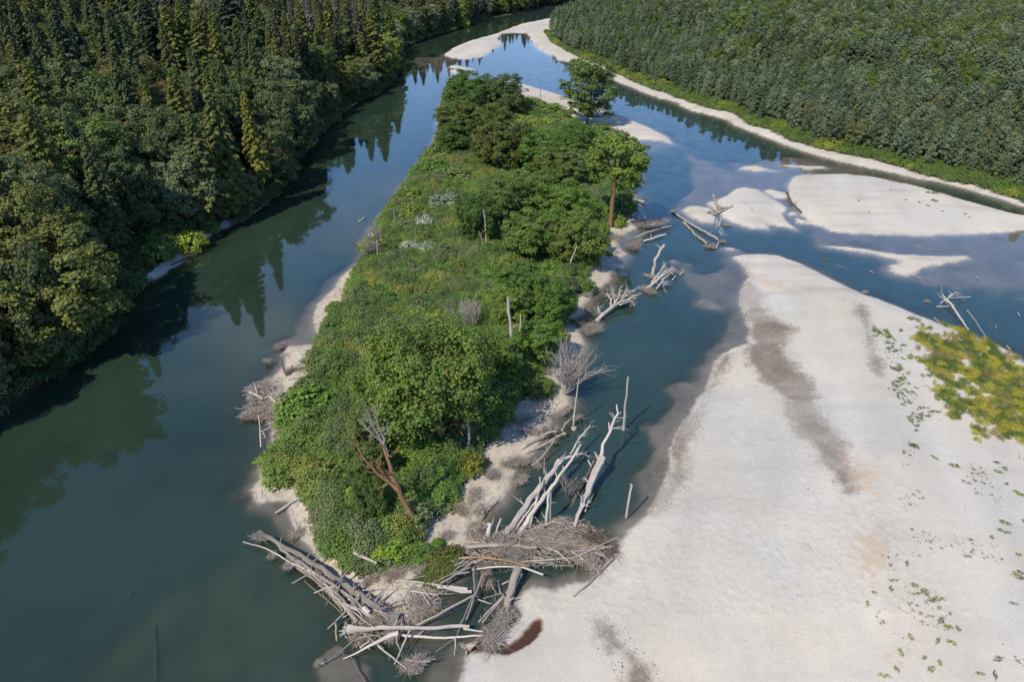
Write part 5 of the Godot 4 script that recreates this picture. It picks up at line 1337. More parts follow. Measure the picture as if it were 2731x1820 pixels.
	driftwood("driftwood_log", "orange brown branch on the right end of the brush pile", "driftwood", "driftwood in the log jams and on the bars", [Vector3(5.48, 1.2, -53.42), Vector3(8.01, 1.2, -53.48), Vector3(9.6, 1, -53.84)], 0.09, 0.06, 5, 5, 0)
	driftwood("driftwood_log", "orange brown stick crossing the brush pile", "driftwood", "driftwood in the log jams and on the bars", [Vector3(-2.44, 1.2, -52.21), Vector3(0.06, 1.5, -53.56), Vector3(1.43, 1.8, -55.07)], 0.08, 0.08, 5, 1, 0)
	driftwood("driftwood_log", "pale forked branch lying on the mossy brush", "driftwood", "driftwood in the log jams and on the bars", [Vector3(3.66, 1.3, -53.15), Vector3(5.06, 1.3, -52.58), Vector3(6.24, 1, -51.37)], 0.11, 0.05, 1, 5, 0)
	driftwood("driftwood_log", "short stick beside the thick mossy trunk", "driftwood", "driftwood in the log jams and on the bars", [Vector3(-1.07, 0.6, -48.79), Vector3(-0.29, 0.9, -49.01)], 0.08, 0.08, 1, 0, 0)
	driftwood("driftwood_log", "thin pale twig over the dark pool", "driftwood", "driftwood in the log jams and on the bars", [Vector3(-3.49, 0.5, -46.97), Vector3(-2.12, 0.6, -46.34)], 0.07, 0.05, 1, 2, 0)
	driftwood("driftwood_log", "hooked twig hanging above the dark pool", "driftwood", "driftwood in the log jams and on the bars", [Vector3(-2.18, 0.8, -48.73), Vector3(-1.65, 0.5, -47.73), Vector3(-1.81, 0.2, -47.06)], 0.08, 0.05, 4, 0, 0)
	driftwood("driftwood_log", "twiggy stick leaning on the two poles", "driftwood", "driftwood in the log jams and on the bars", [Vector3(-2.98, 0.6, -47.04), Vector3(-1.21, 0.9, -47.41)], 0.07, 0.06, 4, 3, 0)
	limbed("dead_tree", "forked white trunk rising from the jam over the teal water, left of two", "dead tree", [[[Vector3(-0.87, 0.8, -55.39), Vector3(2.93, 1.2, -62.06), Vector3(5.42, 1.7, -65.69), Vector3(5.97, 2, -66.98)], 0.37, 0.33, 1, 4], [[Vector3(5.42, 1.7, -65.77), Vector3(6.71, 2, -67.31), Vector3(7.82, 2.2, -67.58), Vector3(8.93, 2.4, -67.76)], 0.23, 0.1, 1, 5], [[Vector3(6.71, 2, -67.31), Vector3(7.47, 2.3, -67.29), Vector3(7.89, 2.5, -67.23)], 0.13, 0.08, 1, 0], [[Vector3(4.41, 1.5, -64.88), Vector3(4.23, 2.1, -64.76)], 0.1, 0.08, 1, 0]])
	limbed("dead_tree", "long straight white trunk rising over the teal water, right of two", "dead tree", [[[Vector3(0.78, 0.7, -55.6), Vector3(2.97, 1.1, -59.83), Vector3(5.76, 1.6, -64.06), Vector3(7.42, 2.2, -66.58), Vector3(8.94, 2.6, -69.32)], 0.36, 0.15, 1, 5], [[Vector3(7.53, 2.1, -68.03), Vector3(8.02, 2.4, -68.87), Vector3(8.79, 2.8, -70.3), Vector3(9.92, 3.1, -71.72), Vector3(10.39, 3.3, -72.48)], 0.13, 0.09, 1, 8], [[Vector3(5.66, 1.6, -64.06), Vector3(5.4, 2.2, -64.57)], 0.11, 0.07, 1, 0], [[Vector3(6.48, 1.8, -65.42), Vector3(6.37, 2.3, -65.66)], 0.1, 0.07, 1, 0]])
	limbed("dead_tree", "big leaning dead tree with a crooked top in the teal channel", "dead tree", [[[Vector3(7.2, 0.4, -57.07), Vector3(8.69, 1.2, -60.73), Vector3(10.33, 2.2, -64.18), Vector3(11.23, 3.2, -66.08)], 0.18, 0.5, 1, 3], [[Vector3(11.03, 3, -65.66), Vector3(11.58, 3.9, -67.75), Vector3(12.55, 5, -69.15), Vector3(13.27, 6.2, -70.29), Vector3(13.64, 6.6, -70.85), Vector3(13.54, 7.3, -71.77)], 0.26, 0.09, 1, 6], [[Vector3(12.55, 5, -69.15), Vector3(12.37, 6, -69.65)], 0.13, 0.1, 1, 0], [[Vector3(13.27, 6.2, -70.29), Vector3(12.75, 6.9, -70.55)], 0.1, 0.06, 1, 0], [[Vector3(10.91, 2.8, -64.93), Vector3(11.41, 3.1, -65.3)], 0.12, 0.07, 1, 0], [[Vector3(10.89, 2.6, -66.61), Vector3(10.46, 3.3, -67.12)], 0.12, 0.08, 1, 0]])
	limbed("dead_tree", "dark half sunken trunk left of the big leaning dead tree", "dead tree", [[[Vector3(6.99, -0.2, -60.72), Vector3(8.21, 0.3, -63.16), Vector3(10.13, 1, -66.81), Vector3(11.23, 1.5, -68.57)], 0.24, 0.19, 3, 2], [[Vector3(10.13, 1.1, -66.86), Vector3(9.76, 1.7, -67.41)], 0.15, 0.1, 1, 0], [[Vector3(10.39, 1.1, -67.19), Vector3(10.49, 1.6, -67.44)], 0.09, 0.06, 1, 0]])
	limbed("fallen_tree", "fan shaped fallen tree with many bare limbs off the east beach", "dead tree", [[[Vector3(14.96, 0.5, -105.84), Vector3(17.15, 1, -108.83), Vector3(19.71, 1.4, -111.41)], 0.34, 0.31, 1, 4], [[Vector3(19.71, 1.4, -111.41), Vector3(21.11, 2, -112.92), Vector3(22.98, 2.2, -114.88)], 0.18, 0.08, 1, 14], [[Vector3(19.14, 1.4, -111.03), Vector3(20.98, 1.6, -111.78), Vector3(23.1, 1.6, -114.09)], 0.18, 0.08, 1, 14], [[Vector3(17.93, 1.3, -109.73), Vector3(18.08, 2, -111.39), Vector3(17.54, 2.4, -112.92)], 0.18, 0.08, 1, 14], [[Vector3(18.33, 1.3, -110.1), Vector3(19.49, 2.3, -111.57), Vector3(19.85, 2.8, -113.3)], 0.18, 0.08, 1, 14], [[Vector3(19.63, 1.2, -110.66), Vector3(21.77, 1.2, -112.17), Vector3(22.65, 0.6, -112.36)], 0.18, 0.08, 1, 14], [[Vector3(16.19, 0.9, -107.93), Vector3(15.62, 1.4, -107.73), Vector3(15.41, 1.9, -108.79)], 0.17, 0.08, 1, 14], [[Vector3(18.72, 1.3, -110.47), Vector3(18.82, 2.2, -111.77), Vector3(18.52, 2.7, -113.89)], 0.18, 0.08, 1, 14], [[Vector3(19.71, 1.4, -111.41), Vector3(20.7, 2.3, -112.73), Vector3(21.52, 2.9, -113.89)], 0.18, 0.08, 1, 14]])
	limbed("fallen_tree", "farther fallen tree with spreading white limbs off the east beach", "dead tree", [[[Vector3(25.9, 0.3, -118.87), Vector3(28.12, 1, -120.8), Vector3(30.63, 2, -123.71)], 0.3, 0.2, 1, 6], [[Vector3(27.21, 0.7, -120.78), Vector3(28.91, 1.9, -122.6), Vector3(30.8, 2.8, -125.6)], 0.15, 0.09, 1, 7], [[Vector3(27.99, 0.2, -119.07), Vector3(29.99, 1.2, -121.89), Vector3(32.26, 1.8, -124.14)], 0.15, 0.09, 1, 7], [[Vector3(29.56, 1.3, -121.68), Vector3(29.36, 0.8, -119.31)], 0.16, 0.08, 1, 7], [[Vector3(28.98, 1.5, -121.7), Vector3(30.83, 2, -122.83), Vector3(31.63, 2.4, -124.2)], 0.16, 0.09, 1, 7]])
	driftwood("driftwood_log", "stick drifting outside the farther fallen tree, nearer one", "driftwood", "driftwood in the log jams and on the bars", [Vector3(31.91, 0.1, -123.29), Vector3(32.96, 0.4, -124.87)], 0.15, 0.1, 1, 1, 0)
	driftwood("driftwood_log", "stick drifting outside the farther fallen tree, outermost", "driftwood", "driftwood in the log jams and on the bars", [Vector3(33.95, 0.1, -125.72), Vector3(34.99, 0.4, -127.13)], 0.16, 0.1, 1, 1, 0)
	driftwood("driftwood_log", "small stick drifting under the farther fallen tree", "driftwood", "driftwood in the log jams and on the bars", [Vector3(29.71, 0.1, -120.72), Vector3(30.33, 0.3, -121.17)], 0.15, 0.09, 1, 1, 0)
	limbed("dead_tree", "forked white stem standing above the mound on the upper east shore", "dead tree", [[[Vector3(31.64, 0.5, -155.99), Vector3(31.33, 1.3, -156.43), Vector3(31.1, 2.3, -157.3)], 0.21, 0.08, 1, 4], [[Vector3(31.81, 0.8, -155.83), Vector3(32.95, 1.8, -157.03), Vector3(34.26, 2.3, -157.63)], 0.19, 0.08, 1, 7]])
	limbed("fallen_tree", "dead tree with crossed limbs lying in the right channel beside the yellow weeds", "dead tree", [[[Vector3(79.65, 0.1, -103.4), Vector3(80.45, 0.4, -108.11), Vector3(81.08, 0.7, -111.96), Vector3(80.81, 0.9, -113.41)], 0.11, 0.22, 1, 3], [[Vector3(81.27, 0.9, -113.72), Vector3(81.97, 1.5, -113.8), Vector3(83.09, 2, -114.45)], 0.13, 0.07, 1, 2], [[Vector3(81.84, 1, -114.3), Vector3(82.35, 1.6, -114.54)], 0.13, 0.07, 1, 2], [[Vector3(81.69, 0.9, -113.96), Vector3(83.53, 0.8, -114.38), Vector3(86.68, 0.5, -115.18)], 0.13, 0.07, 1, 2], [[Vector3(80.81, 0.9, -113.41), Vector3(79.72, 1.3, -113.88)], 0.13, 0.07, 1, 2], [[Vector3(80.81, 0.9, -113.41), Vector3(79.83, 0.3, -113.08)], 0.13, 0.07, 1, 2], [[Vector3(80.98, 0.9, -113.72), Vector3(80.39, 1.5, -114.17)], 0.13, 0.07, 1, 2]])
	limbed("dead_tree", "bare orange limbed tree slanting up and left over the near thicket", "dead tree", [[[Vector3(-10.98, 1.5, -56.51), Vector3(-12.01, 4.92, -56.51), Vector3(-12.64, 7.12, -56.51), Vector3(-13, 9.14, -56.51), Vector3(-13.36, 11.45, -56.51), Vector3(-13.62, 13.24, -56.51)], 0.36, 0.16, 5, 6], [[Vector3(-12.63, 6.76, -56.51), Vector3(-13.54, 8.08, -56.51), Vector3(-14.75, 9.38, -56.51), Vector3(-15.72, 10.99, -56.51), Vector3(-16.52, 13.13, -56.51), Vector3(-16.82, 13.9, -56.51)], 0.24, 0.04, 5, 16], [[Vector3(-13.54, 8.08, -56.51), Vector3(-14.25, 9.96, -56.51), Vector3(-14.57, 11.11, -56.51)], 0.19, 0.06, 5, 10], [[Vector3(-13, 8.08, -56.51), Vector3(-13.44, 9.14, -56.51), Vector3(-13.83, 9.73, -56.51)], 0.11, 0.05, 5, 5], [[Vector3(-13.62, 13.24, -56.51), Vector3(-13.43, 13.9, -56.51), Vector3(-13.68, 14.88, -56.51), Vector3(-13.97, 16.16, -56.51), Vector3(-14.16, 17.63, -56.51)], 0.14, 0.03, 0, 18], [[Vector3(-13.62, 13.24, -56.51), Vector3(-14.03, 13.9, -56.51), Vector3(-14.93, 15.09, -56.51), Vector3(-15.57, 16.16, -56.51)], 0.11, 0.03, 0, 18], [[Vector3(-13.22, 11.56, -56.51), Vector3(-13.33, 12.68, -56.51), Vector3(-13.41, 13.24, -56.51)], 0.1, 0.04, 0, 3], [[Vector3(-13.47, 7.84, -56.51), Vector3(-14.14, 7.36, -56.51), Vector3(-14.67, 7, -56.51)], 0.09, 0.04, 5, 2], [[Vector3(-13.65, 13.35, -56.51), Vector3(-14.31, 15.31, -56.51), Vector3(-14.97, 17.84, -56.51)], 0.1, 0.02, 0, 14]])
	brush("wide pale root mat in the middle of the tip jam", Vector3(-9.42, 0.3, -46.38), 1.9, 0.55, 0, 520)
	brush("round root mat at the very end of the tip jam", Vector3(-9.33, 0.1, -39.76), 1.71, 0.6, 0, 480)
	brush("small brown brush clump under the flared root", Vector3(-15.46, 0.2, -42.55), 0.91, 0.6, 2, 160)
	brush("straw brown brush where the slanting trunks end", Vector3(-13.64, 0.7, -44.09), 1.55, 0.3, 2, 260)
	brush("tangled roots in the crossing of the jam logs", Vector3(-11.88, 0.8, -43.14), 1.3, 0.3, 0, 200)
	brush("wispy twigs at the end of the trailing branch", Vector3(-18.35, 0.05, -40.11), 0.66, 0.6, 4, 120)
	brush("broad dead brush mound beside the rusty pool", Vector3(-1.08, 0.3, -43.7), 2.2, 0.5, 0, 560)
	brush("brownish brush clump hanging over the pool", Vector3(-2.92, 0.3, -49.99), 1.54, 0.6, 2, 280)
	brush("pinkish brush at the right end of the brush pile", Vector3(8.16, 0.5, -52.71), 2.36, 0.4, 0, 380)
	brush("pale brush around the foot of the big leaning dead tree", Vector3(5.4, 0.4, -57.78), 1.34, 0.5, 0, 220)
	brush("dark wiry brush trailing into the channel", Vector3(10.03, 0.2, -54.75), 2.5, 0.5, 3, 360)
	brush("top layer of the big brush pile", Vector3(2.82, 0.9, -54.82), 3.08, 0.35, 0, 520)
	brush("twiggy middle of the big brush pile", Vector3(0.06, 0.8, -53.14), 2.75, 0.35, 4, 420)
	brush("grey twigs beside the mossy thick trunk", Vector3(0.47, 0.2, -45.38), 0.75, 0.7, 4, 110)
	brush("fine dead twigs behind the two lying trunks", Vector3(5.12, 0.5, -75), 1.57, 0.8, 4, 260)
	brush("dead twig spray near the slim snag", Vector3(7.57, 0.3, -79.42), 1.37, 0.8, 0, 200)
	brush("pinkish brush island in the sandy inlet", Vector3(0.86, 0.1, -64.92), 1.25, 0.5, 0, 240)
	brush("brush heap on the sandy inlet shore", Vector3(1.11, 0.3, -68.43), 1.47, 0.7, 0, 260)
	brush("twigs under the grey branch of the sandy inlet", Vector3(3.14, 0.2, -68.38), 1.13, 0.7, 4, 160)
	brush("spray of twigs right of the slim snag", Vector3(9.32, 0.2, -77.92), 1.11, 0.6, 4, 120)
	brush("dead twigs along the thicket edge of the inlet", Vector3(-2.62, 0.8, -65.42), 1.21, 0.6, 4, 140)
	brush("faint dead twigs in the lower inlet sand", Vector3(-3.84, 0.2, -60.03), 1.45, 0.5, 0, 140)
	brush("brush at the outermost tip of the slanting jam", Vector3(-28.46, 0.5, -55.17), 1.15, 0.4, 4, 150)
	brush("curled dead twigs hanging over the left water", Vector3(-26.72, 0.3, -52.82), 0.82, 0.5, 4, 110)
	brush("broken twigs along the lower side of the slanting jam", Vector3(-24.23, 0.5, -51.71), 1.04, 0.4, 0, 140)
	brush("drowned twigs in the shallow pool of the spit", Vector3(-24.83, 0.1, -56.15), 1.39, 0.4, 0, 160)
	brush("grey brush at the upper end of the sandy inlet beach", Vector3(2.67, 0.45, -74.79), 1.75, 0.5, 0, 200)
	brush("grey twigs on the inlet beach above the pinkish brush", Vector3(-0.32, 0.45, -67.87), 1.86, 0.5, 4, 200)
	brush("pale twigs in the middle of the inlet beach", Vector3(-2.44, 0.45, -65.65), 1.5, 0.5, 0, 160)
	brush("brush on the inlet beach beside the rust tinged bush", Vector3(-4.6, 0.45, -61.77), 1.75, 0.5, 0, 200)
	brush("brown twigs at the inner end of the inlet", Vector3(-5.86, 0.45, -58.98), 1.4, 0.5, 2, 160)
	brush("pale brush standing in the inlet shallows", Vector3(-4.17, 0.45, -56.86), 1.57, 0.5, 0, 200)
	brush("grey twigs below the small leafy plant on the tip sand", Vector3(-7.37, 0.45, -55.58), 1.25, 0.5, 4, 140)
	brush("brush between tip thicket and long grey log", Vector3(-7.83, 0.45, -52.18), 1.49, 0.5, 0, 200)
	brush("brownish dry stalks along the front of the tip thicket", Vector3(-12.69, 0.45, -50.13), 1.63, 0.5, 2, 220)
	brush("pale dry stalks at the right front of the tip thicket", Vector3(-10.25, 0.45, -50.81), 1.65, 0.5, 0, 220)
	brush("dry stalks at the left front of the tip thicket", Vector3(-15.1, 0.45, -49.47), 1.08, 0.5, 2, 140)
	brush("grey brush just left of the big brush pile", Vector3(-2.93, 0.45, -54.58), 1.72, 0.5, 4, 220)
	brush("grey twigs under the dead fan crowned tree", Vector3(6.65, 0.45, -96.86), 1.96, 0.45, 0, 160)
	brush("twigs on the east beach behind the dead fan crowned tree", Vector3(5.25, 0.45, -89.82), 1.86, 0.45, 4, 160)
	brush("pale twigs on the sandy bend of the east beach", Vector3(3.76, 0.45, -84.36), 1.9, 0.45, 0, 160)
	brush("twigs at the inside of the curved east beach", Vector3(14.01, 0.45, -116.35), 1.93, 0.45, 0, 130)
	brush("dark roots in the shade where the east beach narrows", Vector3(10.97, 0.45, -105.94), 1.8, 0.45, 3, 130)
	brush("grey roots at the head of the east beach", Vector3(22.65, 0.45, -144.49), 2.67, 0.45, 4, 150)
	brush("pale brush along the thicket above the sandy inlet", Vector3(1.64, 0.45, -77), 1.67, 0.45, 0, 160)
	brush("upper grey brush clump of the west driftwood pile", Vector3(-38.5, 0.3, -83.45), 1.34, 0.7, 4, 260)
	brush("brown brush clump of the west driftwood pile", Vector3(-37, 0.2, -78.03), 1.63, 0.6, 2, 340)
	brush("brush at the upper corner of the west beach", Vector3(-38.79, 0.3, -97.41), 1.36, 0.6, 2, 220)
	brush("pinkish brush at the lower end of the west driftwood pile", Vector3(-32.32, 0.2, -74.36), 1.01, 0.5, 0, 160)
	brush("tangled brush behind the white log of the west pile", Vector3(-37.01, 0.4, -85), 1.36, 0.8, 0, 240)
	brush("crossed twigs in the middle of the west pile", Vector3(-35.44, 0.4, -80.67), 1.43, 0.6, 0, 260)
	brush("wiry grey branch over the water off the west beach", Vector3(-39.44, 0.5, -92.58), 1.05, 0.6, 4, 120)
	brush("flat twigs on the sand right of the west pile", Vector3(-32.77, 0.2, -80.74), 1.43, 0.3, 0, 160)
	brush("brown twigs left of the long pale stick", Vector3(-35.43, 0.3, -78.66), 1.29, 0.5, 2, 200)
	driftwood("driftwood_log", "bright white log end on top of the west driftwood pile", "driftwood", "driftwood in the log jams and on the bars", [Vector3(-39.01, 1, -83.41), Vector3(-36.7, 0.9, -81.96)], 0.21, 0.18, 1, 1, 0)
	driftwood("driftwood_log", "short white upright log end in the west pile", "driftwood", "driftwood in the log jams and on the bars", [Vector3(-38.68, 1.1, -85.07), Vector3(-37.82, 1, -83.1)], 0.15, 0.12, 1, 1, 0)
	driftwood("driftwood_log", "pale plank like log in the middle of the west pile", "driftwood", "driftwood in the log jams and on the bars", [Vector3(-35.91, 0.7, -82.79), Vector3(-33.55, 0.6, -80.01)], 0.21, 0.14, 1, 0, 0)
	driftwood("driftwood_log", "white stick crossing the west pile", "driftwood", "driftwood in the log jams and on the bars", [Vector3(-36.83, 0.7, -81.87), Vector3(-35.41, 1, -82.89)], 0.12, 0.11, 1, 1, 0)
	driftwood("driftwood_log", "brown log at the edge of the willow on the west beach", "driftwood", "driftwood in the log jams and on the bars", [Vector3(-32.42, 0.5, -79.26), Vector3(-30.27, 0.6, -78.07)], 0.14, 0.12, 2, 1, 0)
	driftwood("driftwood_log", "long thin stick lying over the west pile", "driftwood", "driftwood in the log jams and on the bars", [Vector3(-34.97, 0.6, -79.61), Vector3(-32.36, 0.7, -79.58), Vector3(-30.77, 0.7, -78.9)], 0.09, 0.09, 0, 2, 0)
	driftwood("driftwood_log", "thin grey stick below the west pile", "driftwood", "driftwood in the log jams and on the bars", [Vector3(-34.33, 0.4, -76.64), Vector3(-32.27, 0.5, -76.7), Vector3(-30.16, 0.6, -75.74)], 0.09, 0.08, 0, 3, 0)
	driftwood("driftwood_log", "grey log end on the lower west sand", "driftwood", "driftwood in the log jams and on the bars", [Vector3(-33.16, 0.6, -78.65), Vector3(-30.49, 0.5, -76.88)], 0.13, 0.1, 0, 1, 0)
	driftwood("driftwood_log", "forked pale branch drooping into the water below the west pile", "driftwood", "driftwood in the log jams and on the bars", [Vector3(-35.82, 1.2, -77.47), Vector3(-34.84, 0.5, -74.87), Vector3(-33.98, 0, -72)], 0.07, 0.11, 1, 2, 0)
	driftwood("driftwood_log", "short prong of the drooping pale branch", "driftwood", "driftwood in the log jams and on the bars", [Vector3(-34.67, 0.5, -74.87), Vector3(-34.01, 0.3, -74.05), Vector3(-33.81, 0.2, -73.65)], 0.08, 0.07, 1, 0, 0)
	driftwood("driftwood_log", "stick joining the drooping branch to the west pile", "driftwood", "driftwood in the log jams and on the bars", [Vector3(-34.51, 0.4, -75), Vector3(-33.25, 0.6, -75.83)], 0.08, 0.07, 1, 2, 0)
	driftwood("driftwood_log", "dark bent dead trunk standing on the west beach", "driftwood", "driftwood in the log jams and on the bars", [Vector3(-36.04, 2.2, -90.41), Vector3(-35.67, 1.4, -89.54), Vector3(-35.11, 0.5, -88.6)], 0.13, 0.23, 3, 2, 0)
	driftwood("driftwood_log", "bleached branch lying across the west beach sand", "driftwood", "driftwood in the log jams and on the bars", [Vector3(-34.48, 0.5, -87.48), Vector3(-32.73, 0.7, -87.63), Vector3(-31.92, 0.8, -87.93), Vector3(-30.71, 0.9, -88.68)], 0.16, 0.08, 0, 5, 0)
	driftwood("driftwood_log", "dark prong at the foot of the bent dead trunk", "driftwood", "driftwood in the log jams and on the bars", [Vector3(-34.8, 0.5, -88.6), Vector3(-34.31, 1, -89.91)], 0.15, 0.09, 3, 2, 0)
	driftwood("driftwood_log", "small pale stick on the upper west beach", "driftwood", "driftwood in the log jams and on the bars", [Vector3(-37.74, 0.4, -94.33), Vector3(-36.84, 0.5, -95.42)], 0.11, 0.09, 1, 0, 0)
	driftwood("driftwood_log", "stick on the sand above the west pile", "driftwood", "driftwood in the log jams and on the bars", [Vector3(-35.48, 0.6, -85.36), Vector3(-33.82, 0.6, -84.72)], 0.11, 0.09, 1, 1, 0)
	driftwood("driftwood_log", "thin twig pointing out over the water from the west pile", "driftwood", "driftwood in the log jams and on the bars", [Vector3(-38.97, 0.4, -79.88), Vector3(-40.42, 0.2, -80.55)], 0.06, 0.04, 4, 2, 0)
	driftwood("driftwood_log", "thin broken stem sticking up from the west pile", "driftwood", "driftwood in the log jams and on the bars", [Vector3(-37.53, 1, -85.86), Vector3(-37.38, 1.9, -86.52)], 0.1, 0.05, 0, 4, 0)
	brush("dead fan of stems on the west beach", Vector3(-33.84, 0.5, -90.21), 1.68, 0.7, 4, 120)
	driftwood("driftwood_log", "log stranded at the sandy edge of the left bank", "driftwood", "driftwood in the log jams and on the bars", [Vector3(-70.69, 0.2, -130.27), Vector3(-69.23, 0.25, -133.54), Vector3(-67.7, 0.15, -137.3)], 0.24, 0.18, 3, 2, 0)
	driftwood("driftwood_log", "grey leaning log at the foot of the upright green bank tree", "driftwood", "driftwood in the log jams and on the bars", [Vector3(-64.1, 0.2, -157.74), Vector3(-63.16, 0.5, -161.3), Vector3(-61.65, 1.2, -166.25)], 0.24, 0.17, 4, 4, 0)
	driftwood("driftwood_log", "bare stem leaning out over the left waterline", "driftwood", "driftwood in the log jams and on the bars", [Vector3(-61.73, 0.1, -180.7), Vector3(-62.7, 0.8, -190.34), Vector3(-63.37, 2, -194.34)], 0.23, 0.15, 4, 5, 0)
	driftwood("driftwood_log", "pale log fallen at the left waterline by the yellow green tree", "driftwood", "driftwood in the log jams and on the bars", [Vector3(-65.03, 0.1, -222.76), Vector3(-64.66, 0.3, -230.28)], 0.22, 0.17, 1, 2, 0)
	driftwood("driftwood_log", "dead pale branches beside the lone yellow green waterside tree", "driftwood", "driftwood in the log jams and on the bars", [Vector3(-71.14, 2, -239.08), Vector3(-69.99, 5, -243.13), Vector3(-70.25, 7.5, -244.53)], 0.24, 0.1, 0, 10, 0)
	driftwood("driftwood_log", "log lying on the small pale landing of the left bank", "driftwood", "driftwood in the log jams and on the bars", [Vector3(-64.93, 0.2, -274.14), Vector3(-62.9, 0.2, -287.08)], 0.23, 0.2, 0, 1, 0)
	driftwood("driftwood_log", "small branch drifting in the blue left channel", "driftwood", "driftwood in the log jams and on the bars", [Vector3(-36.62, 0.05, -155.35), Vector3(-35.68, 0.2, -157.96)], 0.16, 0.12, 1, 2, 0)
	driftwood("driftwood_log", "pale pole lying over the drowned pool of the spit", "driftwood", "driftwood in the log jams and on the bars", [Vector3(-28.3, 0.2, -59.5), Vector3(-26.92, 0.3, -61.07), Vector3(-25.61, 0.5, -62)], 0.14, 0.17, 1, 0, 0)
	driftwood("driftwood_log", "pale broken pole lying on the thicket of the island tip", "driftwood", "driftwood in the log jams and on the bars", [Vector3(-17.09, 2.3, -51.59), Vector3(-15.52, 2.2, -50.88), Vector3(-14.38, 2, -50.37)], 0.19, 0.13, 1, 0, 0)
	driftwood("driftwood_log", "long straight dead tree lying in the right channel with its root ball", "driftwood", "driftwood in the log jams and on the bars", [Vector3(39.76, 0.3, -161.41), Vector3(41.21, 0.35, -156.06), Vector3(46.16, 0.5, -143.25)], 0.19, 0.26, 0, 2, 1)
	driftwood("driftwood_log", "shorter dead tree converging on the long one in the right channel", "driftwood", "driftwood in the log jams and on the bars", [Vector3(41.21, -0.1, -154.72), Vector3(41.96, 0.15, -147.2), Vector3(43.05, 0.5, -141.06)], 0.21, 0.28, 0, 1, 1)
	brush("round root ball standing in the water, larger one", Vector3(43.87, 0.1, -139.86), 1.52, 1.0, 2, 220)
	brush("round root ball standing in the water, smaller one", Vector3(47.18, 0.1, -142.83), 0.97, 0.9, 2, 140)
	driftwood("driftwood_log", "thin stick leaning between the two root balls", "driftwood", "driftwood in the log jams and on the bars", [Vector3(44.65, 0.2, -138.84), Vector3(45.46, 1.4, -140.27)], 0.11, 0.09, 1, 0, 0)
	snag("curved white snag standing off the east beach", [Vector3(28.61, 0, -126.38), Vector3(28.81, 3.07, -126.38), Vector3(29.7, 5.36, -126.38), Vector3(30.25, 6.39, -126.38)], 0.39, 0.28, 1, 2)
	brush("low brush at the foot of the curved white snag", Vector3(27.63, 0.1, -125.05), 1.45, 0.4, 0, 160)
	brush("wide dead root mat under the fan shaped fallen tree", Vector3(14.31, 0.1, -104.15), 2.78, 0.45, 4, 460)
	brush("low brush between the two fallen trees off the east beach", Vector3(26.65, 0.1, -118.24), 2.13, 0.35, 4, 260)
	brush("grey twigs at the end of the farther fallen tree", Vector3(32.16, 0.4, -126.67), 1.37, 0.8, 4, 160)
	brush("wide dark root mat at the upper east beach", Vector3(26.66, 0.1, -141.74), 3.2, 0.45, 4, 420)
	brush("big straw and grey brush mound on the upper east shore", Vector3(33.56, 0.4, -151.9), 3.4, 0.7, 0, 460)
	brush("straw coloured brush beside the upper mound", Vector3(30.46, 0.5, -152.25), 2.73, 0.6, 5, 200)
	driftwood("driftwood_log", "upper log of the mound on the upper east shore", "driftwood", "driftwood in the log jams and on the bars", [Vector3(27.41, 0.5, -144.08), Vector3(30.85, 0.8, -146.75), Vector3(36.98, 1, -150.25)], 0.24, 0.2, 0, 5, 0)
	driftwood("driftwood_log", "lower pale log of the mound on the upper east shore", "driftwood", "driftwood in the log jams and on the bars", [Vector3(29.35, 0.3, -142.63), Vector3(34.96, 0.5, -146.34)], 0.24, 0.2, 1, 1, 0)
	driftwood("driftwood_log", "dark middle log of the mound on the upper east shore", "driftwood", "driftwood in the log jams and on the bars", [Vector3(28.24, 0.3, -143.73), Vector3(31.99, 0.7, -147), Vector3(34.67, 1, -148.58)], 0.19, 0.16, 3, 4, 0)
	driftwood("driftwood_log", "short thick log lying at the waterline by the orange trunked tree", "driftwood", "driftwood in the log jams and on the bars", [Vector3(31.53, 0.5, -170.31), Vector3(33.73, 0.4, -167.84)], 0.32, 0.37, 0, 1, 0)
	driftwood("driftwood_log", "leaning pale log on the split sandbar", "driftwood", "driftwood in the log jams and on the bars", [Vector3(51.12, 2.2, -168.7), Vector3(51.46, 0.4, -162.82)], 0.3, 0.41, 0, 1, 0)
	driftwood("driftwood_log", "flat pale log on the split sandbar", "driftwood", "driftwood in the log jams and on the bars", [Vector3(49.11, 0.4, -159.15), Vector3(51.73, 0.6, -161.26), Vector3(55.18, 0.7, -164.4)], 0.26, 0.22, 0, 3, 0)
	driftwood("driftwood_log", "white stick standing at the small rapid", "driftwood", "driftwood in the log jams and on the bars", [Vector3(48.72, 0.1, -152.05), Vector3(49.82, 1.4, -154.88)], 0.16, 0.09, 1, 3, 0)
	driftwood("driftwood_log", "smaller white stick at the small rapid", "driftwood", "driftwood in the log jams and on the bars", [Vector3(48.27, 0.1, -152.05), Vector3(48.64, 1.1, -154.1)], 0.14, 0.09, 1, 1, 0)
	brush("brush heap on the split sandbar", Vector3(52.11, 0.3, -163.44), 1.44, 0.6, 2, 180)
	brush("small brush heap at the sandbar's edge", Vector3(48.58, 0.2, -160.68), 1.18, 0.6, 2, 130)
	brush("twigs along the sandbar above the small rapid", Vector3(50.76, 0.1, -152.97), 1.36, 0.3, 2, 120)
	driftwood("driftwood_log", "dark log stranded in the side creek of the middle bar", "driftwood", "driftwood in the log jams and on the bars", [Vector3(72.54, 0.5, -175.38), Vector3(71.14, 0.5, -167.6), Vector3(71.2, 0.4, -160.64)], 0.31, 0.21, 3, 3, 0)
	driftwood("driftwood_log", "log end on the left lobe of the middle bar", "driftwood", "driftwood in the log jams and on the bars", [Vector3(58.78, 0.5, -167.6), Vector3(59.57, 0.5, -160.37)], 0.3, 0.21, 0, 1, 0)
